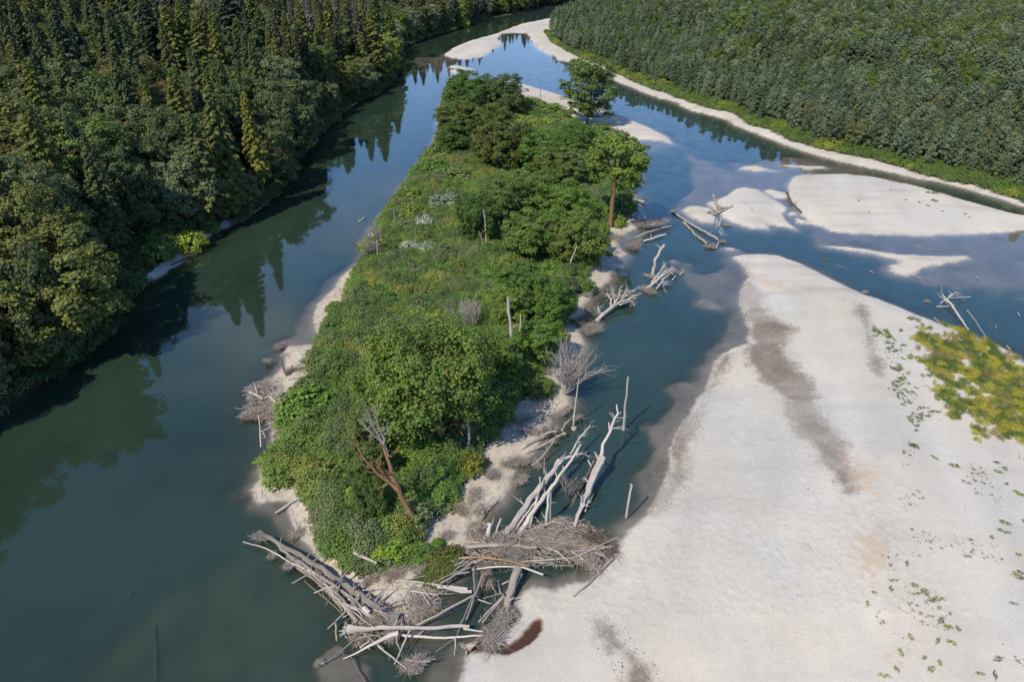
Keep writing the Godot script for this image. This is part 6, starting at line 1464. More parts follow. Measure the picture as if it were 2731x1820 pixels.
	driftwood("driftwood_log", "thin branch floating across the dead tree in the right channel", "driftwood", "driftwood in the log jams and on the bars", [Vector3(78.67, 0.1, -112.12), Vector3(80.19, 0.2, -111.84), Vector3(82.41, 0.1, -112.73)], 0.1, 0.07, 1, 2, 0)
	driftwood("driftwood_log", "grey green sunken pole right of the dead tree", "driftwood", "driftwood in the log jams and on the bars", [Vector3(83.47, 0.15, -110.6), Vector3(82.65, 0.02, -105.98), Vector3(81.44, -0.1, -101.12)], 0.14, 0.11, 4, 0, 0)
	driftwood("driftwood_log", "dark sunken pole farther out in the right channel", "driftwood", "driftwood in the log jams and on the bars", [Vector3(86.08, 0, -109.7), Vector3(84.77, 0, -105.19), Vector3(83.67, 0, -100.95)], 0.1, 0.08, 3, 0, 0)
	driftwood("driftwood_log", "pale log stranded below the triangular sandbar", "driftwood", "driftwood in the log jams and on the bars", [Vector3(80.66, 0.1, -126.73), Vector3(82.08, 0.1, -123.88)], 0.07, 0.05, 1, 1, 0)
	driftwood("driftwood_log", "short drifting log end below the triangular sandbar", "driftwood", "driftwood in the log jams and on the bars", [Vector3(82.83, 0.1, -123.7), Vector3(83.6, 0.1, -122.83)], 0.09, 0.06, 4, 2, 0)
	driftwood("driftwood_log", "small stick in the shallow water above the triangular sandbar", "driftwood", "driftwood in the log jams and on the bars", [Vector3(89.36, 0.1, -141.03), Vector3(89.83, 0.1, -139.46)], 0.04, 0.03, 1, 0, 0)
	driftwood("driftwood_log", "dark stick in the shallow water above the triangular sandbar", "driftwood", "driftwood in the log jams and on the bars", [Vector3(91.66, 0.05, -138.11), Vector3(94.55, 0.1, -137.78)], 0.05, 0.04, 3, 0, 0)
	driftwood("driftwood_log", "pale stick on the waterline near the yellow weeds", "driftwood", "driftwood in the log jams and on the bars", [Vector3(75.71, 0.3, -107.44), Vector3(75.51, 0.4, -104.82)], 0.1, 0.05, 1, 2, 0)
	driftwood("driftwood_log", "short white stick drifting in the far right water", "driftwood", "driftwood in the log jams and on the bars", [Vector3(92.24, 0.1, -109.67), Vector3(91.85, 0.1, -108.51)], 0.1, 0.07, 1, 0, 0)
	driftwood("driftwood_log", "white stick on the shore beyond the yellow weeds", "driftwood", "driftwood in the log jams and on the bars", [Vector3(82.87, 0.2, -97.98), Vector3(82.82, 0.2, -96.76)], 0.1, 0.06, 1, 0, 0)
	driftwood("driftwood_log", "short white chunk afloat off the yellow weeds", "driftwood", "driftwood in the log jams and on the bars", [Vector3(85.44, 0.05, -105.11), Vector3(84.84, 0.15, -103.98)], 0.08, 0.05, 1, 0, 0)
	driftwood("driftwood_log", "white chunk at a swirl below the triangular sandbar", "driftwood", "driftwood in the log jams and on the bars", [Vector3(73.34, 0.05, -127.75), Vector3(73.52, 0.2, -126.52)], 0.08, 0.05, 1, 2, 0)
	driftwood("driftwood_log", "tiny white twig in the shallow right channel", "driftwood", "driftwood in the log jams and on the bars", [Vector3(93.58, 0.05, -125.04), Vector3(93.06, 0.15, -123.43)], 0.08, 0.06, 1, 2, 0)
	brush("purplish twig ball afloat near the dead tree", Vector3(78.08, 0, -114.2), 0.72, 0.6, 4, 90)
	brush("twigs caught on the shore of the big bar", Vector3(67.95, 0.2, -117.61), 0.74, 0.5, 0, 80)
	driftwood("driftwood_log", "short log drifting in the blue green channel", "driftwood", "driftwood in the log jams and on the bars", [Vector3(65.67, 0.05, -134.34), Vector3(66.9, 0.1, -132.5)], 0.16, 0.12, 3, 1, 0)
	driftwood("driftwood_log", "thin stick drifting in the blue green channel", "driftwood", "driftwood in the log jams and on the bars", [Vector3(67.69, 0.05, -130.51), Vector3(69.1, 0.05, -128.46)], 0.09, 0.07, 4, 0, 0)
	driftwood("driftwood_log", "thin stick lying alone on the big gravel bar", "driftwood", "driftwood in the log jams and on the bars", [Vector3(37.09, 0.5, -66.28), Vector3(36.2, 0.5, -61.86)], 0.1, 0.09, 2, 4, 0)
	driftwood("driftwood_log", "tiny pale stick in the wet channel of the bar", "driftwood", "driftwood in the log jams and on the bars", [Vector3(43.97, 0.4, -83.78), Vector3(43.6, 0.4, -82.29)], 0.13, 0.1, 1, 0, 0)
	driftwood("driftwood_log", "small dark stick on the orange stained sand, upper one", "driftwood", "driftwood in the log jams and on the bars", [Vector3(41.74, 0.5, -58.66), Vector3(42.23, 0.5, -57.99)], 0.08, 0.06, 3, 0, 0)
	driftwood("driftwood_log", "small dark stick on the orange stained sand, lower one", "driftwood", "driftwood in the log jams and on the bars", [Vector3(42.98, 0.5, -57.07), Vector3(43.35, 0.5, -55.79)], 0.08, 0.06, 3, 1, 0)
	driftwood("driftwood_log", "little branch lying on the sand at lower right", "driftwood", "driftwood in the log jams and on the bars", [Vector3(48.66, 0.5, -51.22), Vector3(49.31, 0.5, -50.76)], 0.11, 0.05, 4, 3, 0)
	bare_tree("orange barked trunk with bare limbs at the foot of the great maple", Vector3(-8.66, 1.5, -70.6), Vector3(-0.21, 0.96, 0.18), 8.21, 0.68, 1, 3, Color(0.40, 0.235, 0.125), 0.7, 0.0, 931)
	snag("white leaning pole trunk right of the great maple", [Vector3(-5.69, 1.5, -69.05), Vector3(-5.48, 4.73, -69.05), Vector3(-5.82, 8.48, -69.05), Vector3(-7.16, 11.58, -69.05)], 0.2, 0.09, 1, 3)
	snag("short orange brown stump trunk beside the white pole", [Vector3(-6.75, 1.5, -70.7), Vector3(-6.3, 4.89, -70.7)], 0.33, 0.31, 5, 1)
	snag("tall broken white snag in the thicket, top snapped off", [Vector3(0.24, 1.5, -88.71), Vector3(-0.02, 5.46, -88.71), Vector3(-0.39, 10.7, -88.71), Vector3(-0.55, 14.19, -88.71)], 0.32, 0.22, 1, 10)
	snag("thin white stem beside the tall broken snag", [Vector3(1.05, 2, -92.3), Vector3(1.4, 9.29, -92.3)], 0.17, 0.12, 1, 3)
	bare_bush("bare white shrub spreading above the middle of the thicket", Vector3(-7.19, 2, -99.17), 5.71, 2.91, 26, Color(0.52, 0.48, 0.46), 911, Vector3.ZERO)
	bare_tree("bare grey birch like shrub on the west shore, front stem", Vector3(-27.17, 1, -128.44), Vector3(0, 1, 0), 9.08, 0.31, 2, 4, Color(0.36, 0.335, 0.325), 0.7, 0.05, 912)
	bare_tree("bare grey birch like shrub on the west shore, rear stem", Vector3(-28.07, 1, -129.68), Vector3(-0.08, 1, 0), 7.38, 0.25, 2, 4, Color(0.36, 0.335, 0.325), 0.7, 0.05, 913)
	bare_bush("grey twiggy skirt of the bare shrub on the west shore", Vector3(-29.11, 1, -129.68), 5.92, 2.11, 14, Color(0.36, 0.335, 0.325), 914, Vector3.ZERO)
	bare_bush("dead fan crowned tree leaning from the east beach over the water", Vector3(8.02, 0.4, -83.99), 7.82, 2.78, 26, Color(0.52, 0.48, 0.46), 915, Vector3(1.2, 0, 0))
	snag("pale stem under the dark dense tree, left one", [Vector3(-5.79, 1.5, -134.55), Vector3(-6.92, 6.04, -134.55)], 0.13, 0.08, 1, 2)
	snag("pale stem under the dark dense tree, right one", [Vector3(-5.33, 1.5, -134.55), Vector3(-5.64, 8.99, -134.55), Vector3(-5.94, 10.8, -134.55)], 0.13, 0.08, 1, 6)
	snag("thin pale stem among the crowns left of the orange trunk", [Vector3(17.58, 2, -173.62), Vector3(16.99, 9.48, -173.62)], 0.23, 0.15, 0, 5)
	snag("slanting pale stem below the greyish olive crown", [Vector3(10.93, 2, -123.5), Vector3(12.66, 7.36, -123.5)], 0.17, 0.15, 0, 3)
	snag("dead pole in the far gap by the pale bar", [Vector3(11.02, 2, -270.15), Vector3(10.73, 9.32, -270.15)], 0.17, 0.11, 4, 3)
	snag("thin dead pole in front of the pale bar near its tip", [Vector3(35.24, 2, -232.28), Vector3(34.9, 6.37, -232.28)], 0.14, 0.09, 4, 3)
	snag("first from the left of the dead stems in the far gap of the island", [Vector3(2.89, 2, -256.39), Vector3(2.62, 6.71, -256.39)], 0.19, 0.1, 0, 4)
	snag("second from the left of the dead stems in the far gap of the island", [Vector3(4.85, 2, -264.49), Vector3(4.56, 6.23, -264.49)], 0.19, 0.1, 0, 4)
	snag("third from the left of the dead stems in the far gap of the island", [Vector3(13.28, 2, -243.82), Vector3(12.95, 5.41, -243.82)], 0.18, 0.1, 0, 4)
	snag("fourth from the left of the dead stems in the far gap of the island", [Vector3(21.82, 2, -256.39), Vector3(21.41, 5.54, -256.39)], 0.19, 0.1, 0, 4)
	snag("fifth from the left of the dead stems in the far gap of the island", [Vector3(17.65, 2, -239.08), Vector3(17.27, 5.91, -239.08)], 0.18, 0.09, 0, 4)
	snag("sixth from the left of the dead stems in the far gap of the island", [Vector3(25.55, 2, -243.82), Vector3(24.88, 9.88, -243.82)], 0.18, 0.1, 0, 4)
	bare_bush("small bare bush standing in the jam water", Vector3(6.89, 0, -62.42), 3.51, 0.96, 9, Color(0.36, 0.335, 0.325), 921, Vector3.ZERO)
	bare_bush("pale bare twigs left of the great maple", Vector3(-16.06, 1.5, -69.65), 6.49, 1.58, 10, Color(0.52, 0.48, 0.46), 922, Vector3(-1.5, 0, 0))
	snag("slim bare trunk leaning by the right edge of the forest", [Vector3(159.67, 1.5, -217.55), Vector3(159.13, 7.74, -217.55)], 0.27, 0.24, 1, 0)
	brush("drowned dark branches under the lower left water", Vector3(-41.63, -1.1, -50.42), 3.26, 0.12, 3, 120)
	brush("drowned dark twigs in the left channel off the spit", Vector3(-40.2, -0.9, -60.26), 2.6, 0.12, 3, 80)
	driftwood("driftwood_log", "sunken pole under the green water at the bottom left", "driftwood", "driftwood in the log jams and on the bars", [Vector3(-36.36, -0.8, -44.76), Vector3(-34.96, -0.8, -41.82), Vector3(-33.5, -0.8, -38.74)], 0.2, 0.18, 4, 0, 0)
	brush("drowned dark branches beside the spit", Vector3(-33.16, -0.35, -62.31), 1.95, 0.25, 3, 120)
	snag("thin grey stem among the white tipped bushes", [Vector3(-20.69, 2, -136.53), Vector3(-20.5, 6, -136.53)], 0.13, 0.06, 0, 5)
	snag("thin grey stem between the white tipped bushes and the silvery willow", [Vector3(-22.86, 2, -149.77), Vector3(-22.53, 8.01, -149.77)], 0.14, 0.07, 0, 5)
	snag("slim bare stem left of the white tipped bushes", [Vector3(-26.52, 2, -145.64), Vector3(-26.17, 7.14, -145.64)], 0.14, 0.06, 0, 5)
	snag("bare grey stem in the wide greyish olive crown", [Vector3(7.34, 2, -140.73), Vector3(7.1, 7.03, -140.73)], 0.13, 0.06, 0, 5)
	snag("thin bare stem left of the bare white shrub", [Vector3(-10.74, 2, -99.73), Vector3(-10.7, 4.58, -99.73)], 0.1, 0.05, 0, 5)
	snag("second thin white stem right of the tall broken snag", [Vector3(1.88, 2, -94.34), Vector3(1.75, 7.57, -94.34)], 0.1, 0.05, 0, 5)
	snag("short pale stem left of the tall broken snag", [Vector3(-1.38, 2, -95.38), Vector3(-1.44, 5.46, -95.38)], 0.1, 0.04, 0, 5)
	snag("slim dark trunk standing right of the orange trunk", [Vector3(26.5, 2, -157.47), Vector3(25.51, 12.61, -157.47)], 0.1, 0.07, 0, 5)
	snag("short pale stem left behind the orange trunk", [Vector3(26.45, 2, -176.34), Vector3(26.08, 5.15, -176.34)], 0.11, 0.07, 0, 5)
	snag("grey dead stem right of the far dark maple pair", [Vector3(3.47, 2, -253.78), Vector3(3.24, 7.83, -253.78)], 0.16, 0.1, 0, 5)
	snag("pale dead stem beside the blackish brown crown", [Vector3(-7.33, 2, -209.99), Vector3(-7.39, 7.07, -209.99)], 0.13, 0.09, 0, 5)
	snag("thin grey stem near the greyish willow clump", [Vector3(-25.83, 2, -97.52), Vector3(-25.61, 4.55, -97.52)], 0.1, 0.04, 0, 5)
	snag("left of a pair of pale dead trunks high in the right forest", [Vector3(155.13, 3, -487.28), Vector3(154.06, 8.98, -487.28)], 0.23, 0.16, 0, 3)
	snag("right of a pair of pale dead trunks high in the right forest", [Vector3(149.93, 3, -478.85), Vector3(149.07, 7.91, -478.85)], 0.23, 0.15, 0, 3)
	snag("pale dead trunk near the top of the right forest, right of the pair", [Vector3(209.18, 3, -514.34), Vector3(207.51, 10.3, -514.34)], 0.24, 0.17, 0, 3)
	snag("pale dead trunk beside the dark hollow of the right forest", [Vector3(157.01, 3, -378.65), Vector3(156.09, 7.02, -378.65)], 0.18, 0.12, 0, 3)
	snag("pale dead trunk right of the dark hollow of the right forest", [Vector3(183.21, 3, -395.43), Vector3(181.51, 9.65, -395.43)], 0.19, 0.13, 0, 3)
	snag("pale dead trunk left of the dark hollow of the right forest", [Vector3(159.51, 3, -413.64), Vector3(158.4, 8.19, -413.64)], 0.2, 0.13, 0, 3)
	snag("thin pale trunk high in the middle of the right forest", [Vector3(211.22, 3, -455.1), Vector3(209.27, 10.5, -455.1)], 0.22, 0.15, 0, 3)
	snag("pale trunk in the upper right part of the right forest", [Vector3(231.37, 3, -407.4), Vector3(229.22, 9.82, -407.4)], 0.19, 0.14, 0, 3)
	snag("pale trunk at the left end of the right forest near the far bar", [Vector3(86.99, 3, -389.69), Vector3(86.28, 8.75, -389.69)], 0.19, 0.13, 0, 3)
	snag("pale trunk in the middle of the right forest", [Vector3(202.54, 3, -389.69), Vector3(201.12, 7.94, -389.69)], 0.19, 0.13, 0, 3)
	snag("pale trunk near the right edge of the right forest", [Vector3(254.09, 3, -389.69), Vector3(252.02, 8.75, -389.69)], 0.19, 0.13, 0, 3)
	snag("pale trunk below the pair of dead trunks", [Vector3(155.81, 3, -455.1), Vector3(154.74, 8.63, -455.1)], 0.22, 0.15, 0, 3)
	snag("pale trunk low in the middle of the right forest", [Vector3(172.21, 3, -353.42), Vector3(170.79, 8.31, -353.42)], 0.17, 0.12, 0, 3)
	snag("thin pale trunk at the top left of the right forest", [Vector3(153.06, 3, -555.12), Vector3(152.02, 9.7, -555.12)], 0.26, 0.18, 0, 3)
	snag("pale trunk between the upper right one and the right edge", [Vector3(228.06, 3, -373.35), Vector3(226.19, 8.55, -373.35)], 0.18, 0.12, 0, 3)

func poles() -> void:                                # thin pale poles lying criss-cross on the two jams
	rng.seed = 95
	var beds := [jam_tip, jam_tip, jam_east]
	var n := 0
	for k in 400:
		if n >= 34:
			break
		var b: PackedVector2Array = beds[k % 3]
		var q: Vector2 = b[rng.randi() % b.size()].lerp(b[rng.randi() % b.size()], rng.randf())
		var a: float = [2.45, -0.15, 0.25][k % 3] + rng.randfn(0, 0.35)
		var half := rng.randf_range(1.2, 3.2)
		var d := Vector2(cos(a), -sin(a)) * half
		if not Geometry2D.is_point_in_polygon(q, b) or not Geometry2D.is_point_in_polygon(q + d * 0.7, b) or not Geometry2D.is_point_in_polygon(q - d * 0.7, b):
			continue
		n += 1
		var y := rng.randf_range(0.5, 1.2)
		driftwood("driftwood_pole", ["thin pale pole lying criss-cross on the slanting logs of the tip jam", "thin pale pole lying across the heap at the foot of the island tip", "thin pale pole lying on the big brush pile right of the tip"][k % 3], "driftwood", "thin pale poles strewn over the log jams", [Vector3(q.x - d.x, y, q.y - d.y), Vector3(q.x, y + 0.15, q.y), Vector3(q.x + d.x, y + rng.randf_range(-0.3, 0.3), q.y + d.y)], 0.085, 0.04, [0, 1, 1, 4][rng.randi() % 4], 3, 0)
		rng.seed = 1000 + k

func cover() -> void:
	var low := leaf_mat(Color(1, 1, 1))
	# the island's thicket
	var white := Color(1, 1, 1) * 0.5
	var m0 := clump_mesh(501, 266, 0.205, 1.0, Color(0.5, 0.5, 0.5))
	var where := []
	var tints := []
	var green_a := Color(0.125, 0.200, 0.042)
	var green_b := Color(0.085, 0.128, 0.042)
	var grey_c := Color(0.135, 0.160, 0.080)
	var warm_d := Color(0.22, 0.215, 0.048)
	for q: Vector2 in scatter(island_green, 0.92, 0.45, 71):
		var d := isle.at(q.x, q.y)
		var n1 := noise.get_noise_2d(q.x * 1.4, q.y * 1.4)
		var n2 := noise.get_noise_2d(q.x * 2.6 + 40.0, q.y * 2.6)
		var hh := minf(0.25 + maxf(d, 0) * 0.9, 2.0 + 1.6 * n1 + 1.0 * n2)
		var c := green_a.lerp(green_b, smoothstep(-0.25, 0.35, n2)).lerp(grey_c, smoothstep(0.15, 0.45, n1) * 0.9).lerp(warm_d, smoothstep(0.20, 0.50, noise.get_noise_2d(q.x * 1.8 - 90.0, q.y * 1.8)) * 0.7)
		c = c * rng.randf_range(0.8, 1.2)
		where.append(at_size(Vector3(q.x, ground_h(q.x, q.y) + hh * 0.55 - 0.3, q.y), rng.randf_range(0.8, 1.25), rng.randf_range(0.8, 1.3) * (0.6 + 0.3 * hh), rng.randf() * TAU))
		tints.append(c * 2.7)
	many("undergrowth", "dense green thicket covering the island between its trees", m0, low, where, tints)
	print("thicket ", where.size())
	# knotweed and nettles along both banks
	where = []
	tints = []
	for q: Vector2 in scatter(Geometry2D.offset_polygon(right_strip, 3.0)[0], 1.4, 0.45, 72):
		var s := land_at(q.x, q.y)
		if s < 0.7 + 3.0 * noise.get_noise_2d(q.x * 1.6, q.y * 1.6) or s > 15.0 or not seen(Vector3(q.x, 0, q.y), 3, 0.05):
			continue
		var n2 := noise.get_noise_2d(q.x * 1.2, q.y * 1.2)
		where.append(at_size(Vector3(q.x, ground_h(q.x, q.y) + 0.2, q.y), rng.randf_range(1.2, 2.0), rng.randf_range(1.2, 2.2), rng.randf() * TAU))
		tints.append(Color(0.12, 0.185, 0.045).lerp(Color(0.23, 0.27, 0.045), smoothstep(0.05, 0.4, n2)) * 2.0 * rng.randf_range(0.75, 1.2))
	many("undergrowth", "bright green bank plants between right bank sand and poplars", m0, low, where, tints)
	print("bank ", where.size())
	where = []
	tints = []
	for q: Vector2 in scatter(Geometry2D.offset_polygon(left_strip, 1.2)[0], 1.5, 0.45, 73):
		var s := land_at(q.x, q.y)
		if s < -0.4 or s > 13.0 or not seen(Vector3(q.x, 0, q.y), 3, 0.05) or Geometry2D.is_point_in_polygon(q, left_sand):
			continue
		where.append(at_size(Vector3(q.x, ground_h(q.x, q.y) + 0.3, q.y), rng.randf_range(1.2, 2.2), rng.randf_range(1.2, 2.4), rng.randf() * TAU))
		tints.append(Color(0.10, 0.15, 0.048) * 2.0 * rng.randf_range(0.5, 1.2))
	many("undergrowth", "leafy bushes crowding the foot of the left bank forest", m0, low, where, tints)
	# flowering weeds on the gravel bar
	var m1 := clump_mesh(502, 140, 0.14, 0.55, Color(0.5, 0.5, 0.5))
	where = []
	tints = []
	var weedy := Field.new([weeds], 34, -112, 84, -50, 0.4)
	for q: Vector2 in scatter(Geometry2D.offset_polygon(weeds, 3.5)[0], 0.47, 0.45, 74):
		var into := weedy.at(q.x, q.y) + noise.get_noise_2d(q.x * 5.0, q.y * 5.0) * 3.5
		if into < 2.6 * rng.randf() - (0.9 if rng.randf() < 0.10 else 0.0):
			continue
		var n1 := noise.get_noise_2d(q.x * 2.4, q.y * 2.4)
		var n2 := noise.get_noise_2d(q.x * 7.0 + 40.0, q.y * 7.0) + n1 * 0.35
		if n1 < -0.36 and n2 < -0.1 or rng.randf() < 0.10:
			continue
		var c := Color(0.42, 0.39, 0.055).lerp(Color(0.13, 0.20, 0.05), smoothstep(-0.20, 0.20, n2 + rng.randf_range(-0.12, 0.12))).lerp(Color(0.34, 0.26, 0.12), smoothstep(0.10, 0.40, noise.get_noise_2d(q.x * 3.0 - 60.0, q.y * 3.0)) * 0.65)
		where.append(at_size(Vector3(q.x, ground_h(q.x, q.y) - 0.05, q.y), rng.randf_range(0.32, 0.72), rng.randf_range(0.5, 1.5), rng.randf() * TAU))
		tints.append(c * 2.0 * rng.randf_range(0.8, 1.2))
	for q: Vector2 in scatter(strips, 0.62, 0.5, 84):
		if noise.get_noise_2d(q.x * 6.0, q.y * 6.0) < -0.02 or rng.randf() < 0.25:
			continue
		where.append(at_size(Vector3(q.x, ground_h(q.x, q.y) - 0.05, q.y), rng.randf_range(0.18, 0.5), rng.randf_range(0.25, 0.6), rng.randf() * TAU))
		tints.append(Color(0.115, 0.17, 0.055) * 2.0 * rng.randf_range(0.7, 1.2))
	many("weeds", "yellow flowering and green weeds on the right edge of the gravel bar", m1, low, where, tints)
	print("weeds ", where.size())
	where = []
	tints = []
	rng.seed = 75
	for q: Vector2 in scatter(sparse, 0.6, 0.5, 76):
		if noise.get_noise_2d(q.x * 2.2, q.y * 2.2) < 0.20 or rng.randf() < 0.35:
			continue
		where.append(at_size(Vector3(q.x, ground_h(q.x, q.y) - 0.04, q.y), 0.08 + 0.30 * pow(rng.randf(), 3.0), rng.randf_range(0.12, 0.35), rng.randf() * TAU))
		tints.append(Color(0.13, 0.155, 0.07) * 2.0 * rng.randf_range(0.6, 1.2))
	many("weeds", "small scattered seedlings on the bare gravel of the big bar", m1, low, where, tints)
	# single tufts on the gravel
	var tufts := [shrub(601, 0.6, 1.0, 10, 22, 0.17, Color(0.125, 0.175, 0.055)), shrub(602, 0.6, 1.0, 13, 18, 0.15, Color(0.13, 0.165, 0.06)), shrub(603, 0.6, 1.0, 8, 26, 0.19, Color(0.12, 0.175, 0.05))]
	rng.seed = 90
	var spots := pv([71.22, -106.76, 67.12, -102.31, 64.26, -101.16, 62.8, -101.73, 62.97, -95.47, 64.41, -93.67, 65.11, -97.31, 60.07, -89.99, 60.13, -87.41, 60.54, -78.88, 53.81, -71.46, 110.7, -174.71, 107.71, -168.22, 105.75, -160.6, 110.32, -158.87, 100.62, -176.73, 88.47, -168.22, 87.43, -160.14, 103.23, -166.98, 100.75, -168.85, 104.08, -164.52, 110.24, -156.95, 53.85, -71.33, 55.29, -68.96, 57.03, -67.33, 62.82, -67.97, 61.97, -66.22, 63.21, -66.85, 61.71, -64.06, 62.16, -62.15, 57.33, -57.46, 56.09, -56.29, 56.67, -55.91, 54.24, -50.09, 54.18, -49.43, 59.86, -57.59, 43.02, -47.71, 43.35, -46.67, 44.15, -46.88, 42.04, -47.5, 39.72, -48.13, 40.5, -49.21, 37.77, -47.71, 42.93, -44.28, 43.19, -43.51, 44.08, -43.32, 41.4, -42.02, 42.6, -41.84, 38.97, -42.39, 39.17, -40.24, 40.33, -39.72, 39.18, -39.04, 35.97, -39.04, 37.2, -40.77, 43.48, -38.62, 44.78, -38.45, 34.48, -38.37, 42.4, -48.56, 43.03, -51.45, 55.92, -52.61, 54.49, -55.16, 46.08, -40.06, 36.43, -46.26])
	var sizes := [0.68, 0.41, 0.8, 0.58, 0.31, 0.48, 0.42, 0.53, 0.39, 0.36, 0.4, 0.78, 0.65, 0.25, 0.29, 0.27, 0.25, 0.25, 0.3, 0.26, 0.38, 0.25, 0.43, 0.28, 0.49, 0.31, 0.28, 0.3, 0.25, 0.39, 0.35, 0.25, 0.25, 0.36, 0.25, 0.25, 0.35, 0.33, 0.26, 0.25, 0.25, 0.25, 0.25, 0.38, 0.34, 0.25, 0.25, 0.25, 0.25, 0.25, 0.25, 0.25, 0.25, 0.25, 0.25, 0.25, 0.25, 0.25, 0.25, 0.25, 0.25, 0.25, 0.25]
	for k in spots.size():
		var o := plant(tufts[k % 3], "grass_tuft", "%s %s tuft on the gravel %s" % ["tiny" if sizes[k] < 0.4 else "small" if sizes[k] < 0.6 else "wide", ["fresh green", "dull green", "yellowish green"][k % 3], "of the middle bar" if spots[k].y < -120.0 else "near the yellow weeds" if spots[k].y < -66.0 else "of the big bar below the yellow weeds" if spots[k].y < -50.0 else "of the big bar near the bottom of the picture" if spots[k].x < 34.0 else "of the big bar in the lower right corner"], "plant", "single green tufts on the gravel", Vector3(spots[k].x, 0, spots[k].y), sizes[k] * 0.62, 1.3, [GREEN, MID, Color(1.4, 1.45, 0.8)][k % 3])
		o.scale = Vector3(rng.randf_range(1.0, 1.9), 1.0, rng.randf_range(0.5, 0.95))
	# stones
	rng.seed = 77
	var st := Mb.new()
	st.tube([Vector3(0, -0.4, 0), Vector3(0, 0.1, 0), Vector3(0, 0.42, 0)], [0.75, 1.0, 0.55], 6, Color(1, 1, 1), 0.2, rng)
	var stone_mat := StandardMaterial3D.new()
	stone_mat.resource_name = "stone"
	stone_mat.vertex_color_use_as_albedo = true
	stone_mat.roughness = 0.9
	where = []
	tints = []
	for k in 230000:
		var x := rng.randf_range(-4, 66)
		var z := -rng.randf_range(34, 140)
		var s := land_at(x, z)
		if s < -0.4 or x < -3 or not Geometry2D.is_point_in_polygon(Vector2(x, z), stony):
			continue
		var w := wet.at(x, z)
		if rng.randf() > (0.60 if w > -0.9 and w < 0.8 else 0.07 if w > 0 else 0.004 + 0.03 * smoothstep(0.05, 0.4, noise.get_noise_2d(x * 1.1 + z * 0.35 + 700.0, z * 0.45))):
			continue
		var r := 0.025 + 0.05 * pow(rng.randf(), 5.0) + (0.012 if w > -1.0 else 0.0)
		where.append(Transform3D(Basis(Vector3(rng.randf(), 1, rng.randf()).normalized(), rng.randf() * TAU).scaled_local(Vector3(r * 1.3, r, r)), Vector3(x, ground_h(x, z), z)))
		var tone := rng.randf_range(0.42, 0.62)
		tints.append(Color(tone, tone * 0.97, tone * 0.93))
	many("gravel", "loose pale stones strewn over the big gravel bar", st.mesh(), stone_mat, where, tints)
	print("stones ", where.size())

	# driftwood litter: short sticks strewn over the beaches and caught in the jams
	var sticks := Mb.new()
	rng.seed = 78
	sticks.tube([Vector3(-0.5, 0, 0), Vector3(-0.1, 0.03, 0.04), Vector3(0.5, 0.0, 0)], [1.0 / 60.0, 1.0 / 70.0, 1.0 / 200.0], 4, Color(1, 1, 1))
	var stick_mat := StandardMaterial3D.new()
	stick_mat.resource_name = "dead wood"
	stick_mat.vertex_color_use_as_albedo = true
	stick_mat.roughness = 0.9
	var beds := [island_all, jam_tip, jam_east, jam_west]
	for b in 4:
		where = []
		tints = []
		for q: Vector2 in scatter(beds[b], [0.48, 0.26, 0.26, 0.26][b], 0.5, 79 + b):
			if b == 0 and (Geometry2D.is_point_in_polygon(q, island_green) or q.y < -150.0 or rng.randf() < 0.25):
				continue
			var long := rng.randf_range(0.35, 1.3) if b == 0 else rng.randf_range(0.5, 2.2) * rng.randf_range(0.5, 1.0)
			var y := maxf(0.0, ground_h(q.x, q.y)) + 0.03 + (0.0 if b == 0 else rng.randf() * 0.7)
			var turn: float = rng.randf() * TAU if rng.randf() < 0.6 else [2.4, 2.4, -0.3, 0.5][b] + rng.randfn(0, 0.4)
			where.append(Transform3D(Basis(Vector3.UP, turn) * Basis(Vector3(0, 0, 1), rng.randfn(0, 0.06 if b == 0 else 0.22)) * Basis.from_scale(Vector3(long, long * rng.randf_range(0.8, 1.8), long * rng.randf_range(0.8, 1.8))), Vector3(q.x, y, q.y)))
			tints.append(wood_tone([0, 2, 2, 4, 0][rng.randi() % 5]) * rng.randf_range(0.7, 1.2))
		many("debris" if b == 0 else "debris_%03d" % b, ["small dead sticks strewn over the island's sandy beaches", "loose sticks jammed between the logs at the island tip", "loose sticks heaped in the brush pile right of the tip", "loose sticks in the driftwood pile of the west beach"][b], sticks.mesh(), stick_mat, where, tints)
		print("sticks ", where.size())
	# drift lines: little dark twigs left in rows by falling water
	where = []
	tints = []
	rng.seed = 91
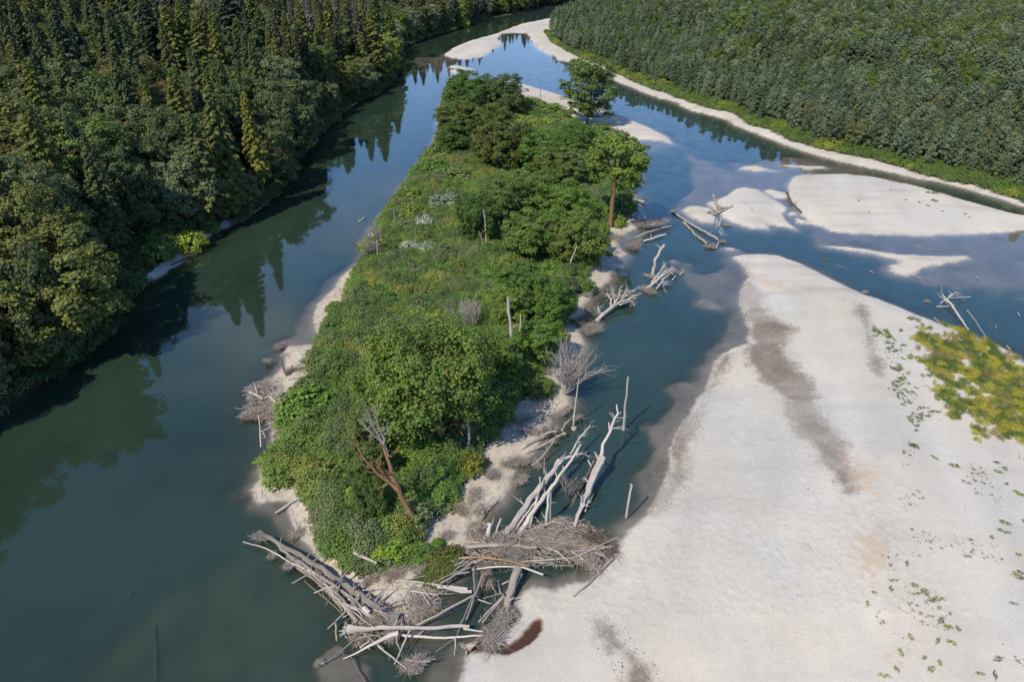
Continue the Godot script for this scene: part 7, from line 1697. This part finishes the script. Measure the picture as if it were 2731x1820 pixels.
	var lines := [pv([41.5, -60.86, 41.74, -58.66, 42.94, -56.55, 42.53, -54.05, 40.79, -50.76, 40.88, -48.35, 38.73, -42.58, 36.21, -39.38]), pv([62.4, -104.06, 61.74, -100.04, 60.68, -94.69, 58.9, -89.75, 55.24, -83]), pv([52.89, -122.05, 53.5, -116.25, 59.04, -119.09, 60.98, -113.51, 63.75, -114.87]), pv([44.05, -64.37, 48.04, -68.46, 48.25, -71.85, 47.37, -73.99]),
		pv([47.71, -65.9, 49.33, -63.17, 46.69, -60.3, 47.12, -62.88]), pv([33.47, -55.03, 33.7, -51.68, 33.39, -48.13, 33.35, -45.46]), pv([50.69, -55.53, 49.83, -51.68, 52.32, -54.05, 54.95, -54.05]), pv([38.97, -42.39, 39.76, -40.77, 40.43, -39.04]), pv([68.28, -115.75, 69.86, -111.05, 72.86, -107.87, 74.5, -103.06]), pv([86.03, -178.11, 90.89, -168.85, 97.66, -165.13, 108.32, -161.54])]
	for l: PackedVector2Array in lines:
		for k in l.size() - 1:
			var span := l[k].distance_to(l[k + 1])
			for n in int(span * 9.0):
				var q := l[k].lerp(l[k + 1], rng.randf()) + Vector2(rng.randfn(0, 0.45), rng.randfn(0, 0.45))
				if noise.get_noise_2d(q.x * 6.0, q.y * 6.0) < -0.05:
					continue
				var long := 0.10 + 0.65 * pow(rng.randf(), 3.0)
				where.append(Transform3D(Basis(Vector3.UP, rng.randf() * TAU) * Basis.from_scale(Vector3(long, long * 1.6, long * 1.6)), Vector3(q.x, ground_h(q.x, q.y) + 0.02, q.y)))
				tints.append(wood_tone([3, 2, 4][rng.randi() % 3]) * rng.randf_range(0.6, 1.0))
	many("debris_004", "drift lines of tiny dark twigs on the gravel bars", sticks.mesh(), stick_mat, where, tints)
	# the small rapid
	var foam := Mb.new()
	rng.seed = 92
	for k in 120:
		var f := rng.randf()
		var side := -0.55 if k % 2 else 0.55
		var p := Vector3(side * (1.0 - 0.4 * f) + rng.randfn(0, 0.16), 0.03 + rng.randf() * 0.08, f * 5.2 + rng.randfn(0, 0.1))
		foam.leaf(p, Vector3(rng.randfn(0, 0.05), 0.01, 0.08 + rng.randf() * 0.12), Vector3(0.025 + rng.randf() * 0.03, rng.randfn(0, 0.03), 0), Vector3(0, 0.02, 0), Color(0.50, 0.56, 0.60))
	var fm := StandardMaterial3D.new()
	fm.resource_name = "foam"
	fm.vertex_color_use_as_albedo = true
	fm.roughness = 0.6
	var fo := MeshInstance3D.new()
	fo.name = "rapid_foam"
	fo.mesh = foam.mesh()
	fo.material_override = fm
	add_child(fo, true)
	fo.position = Vector3(48.42, 0, -151.7)
	tag(fo, "two white streaks of foam below the white sticks at the small rapid", "rapid")
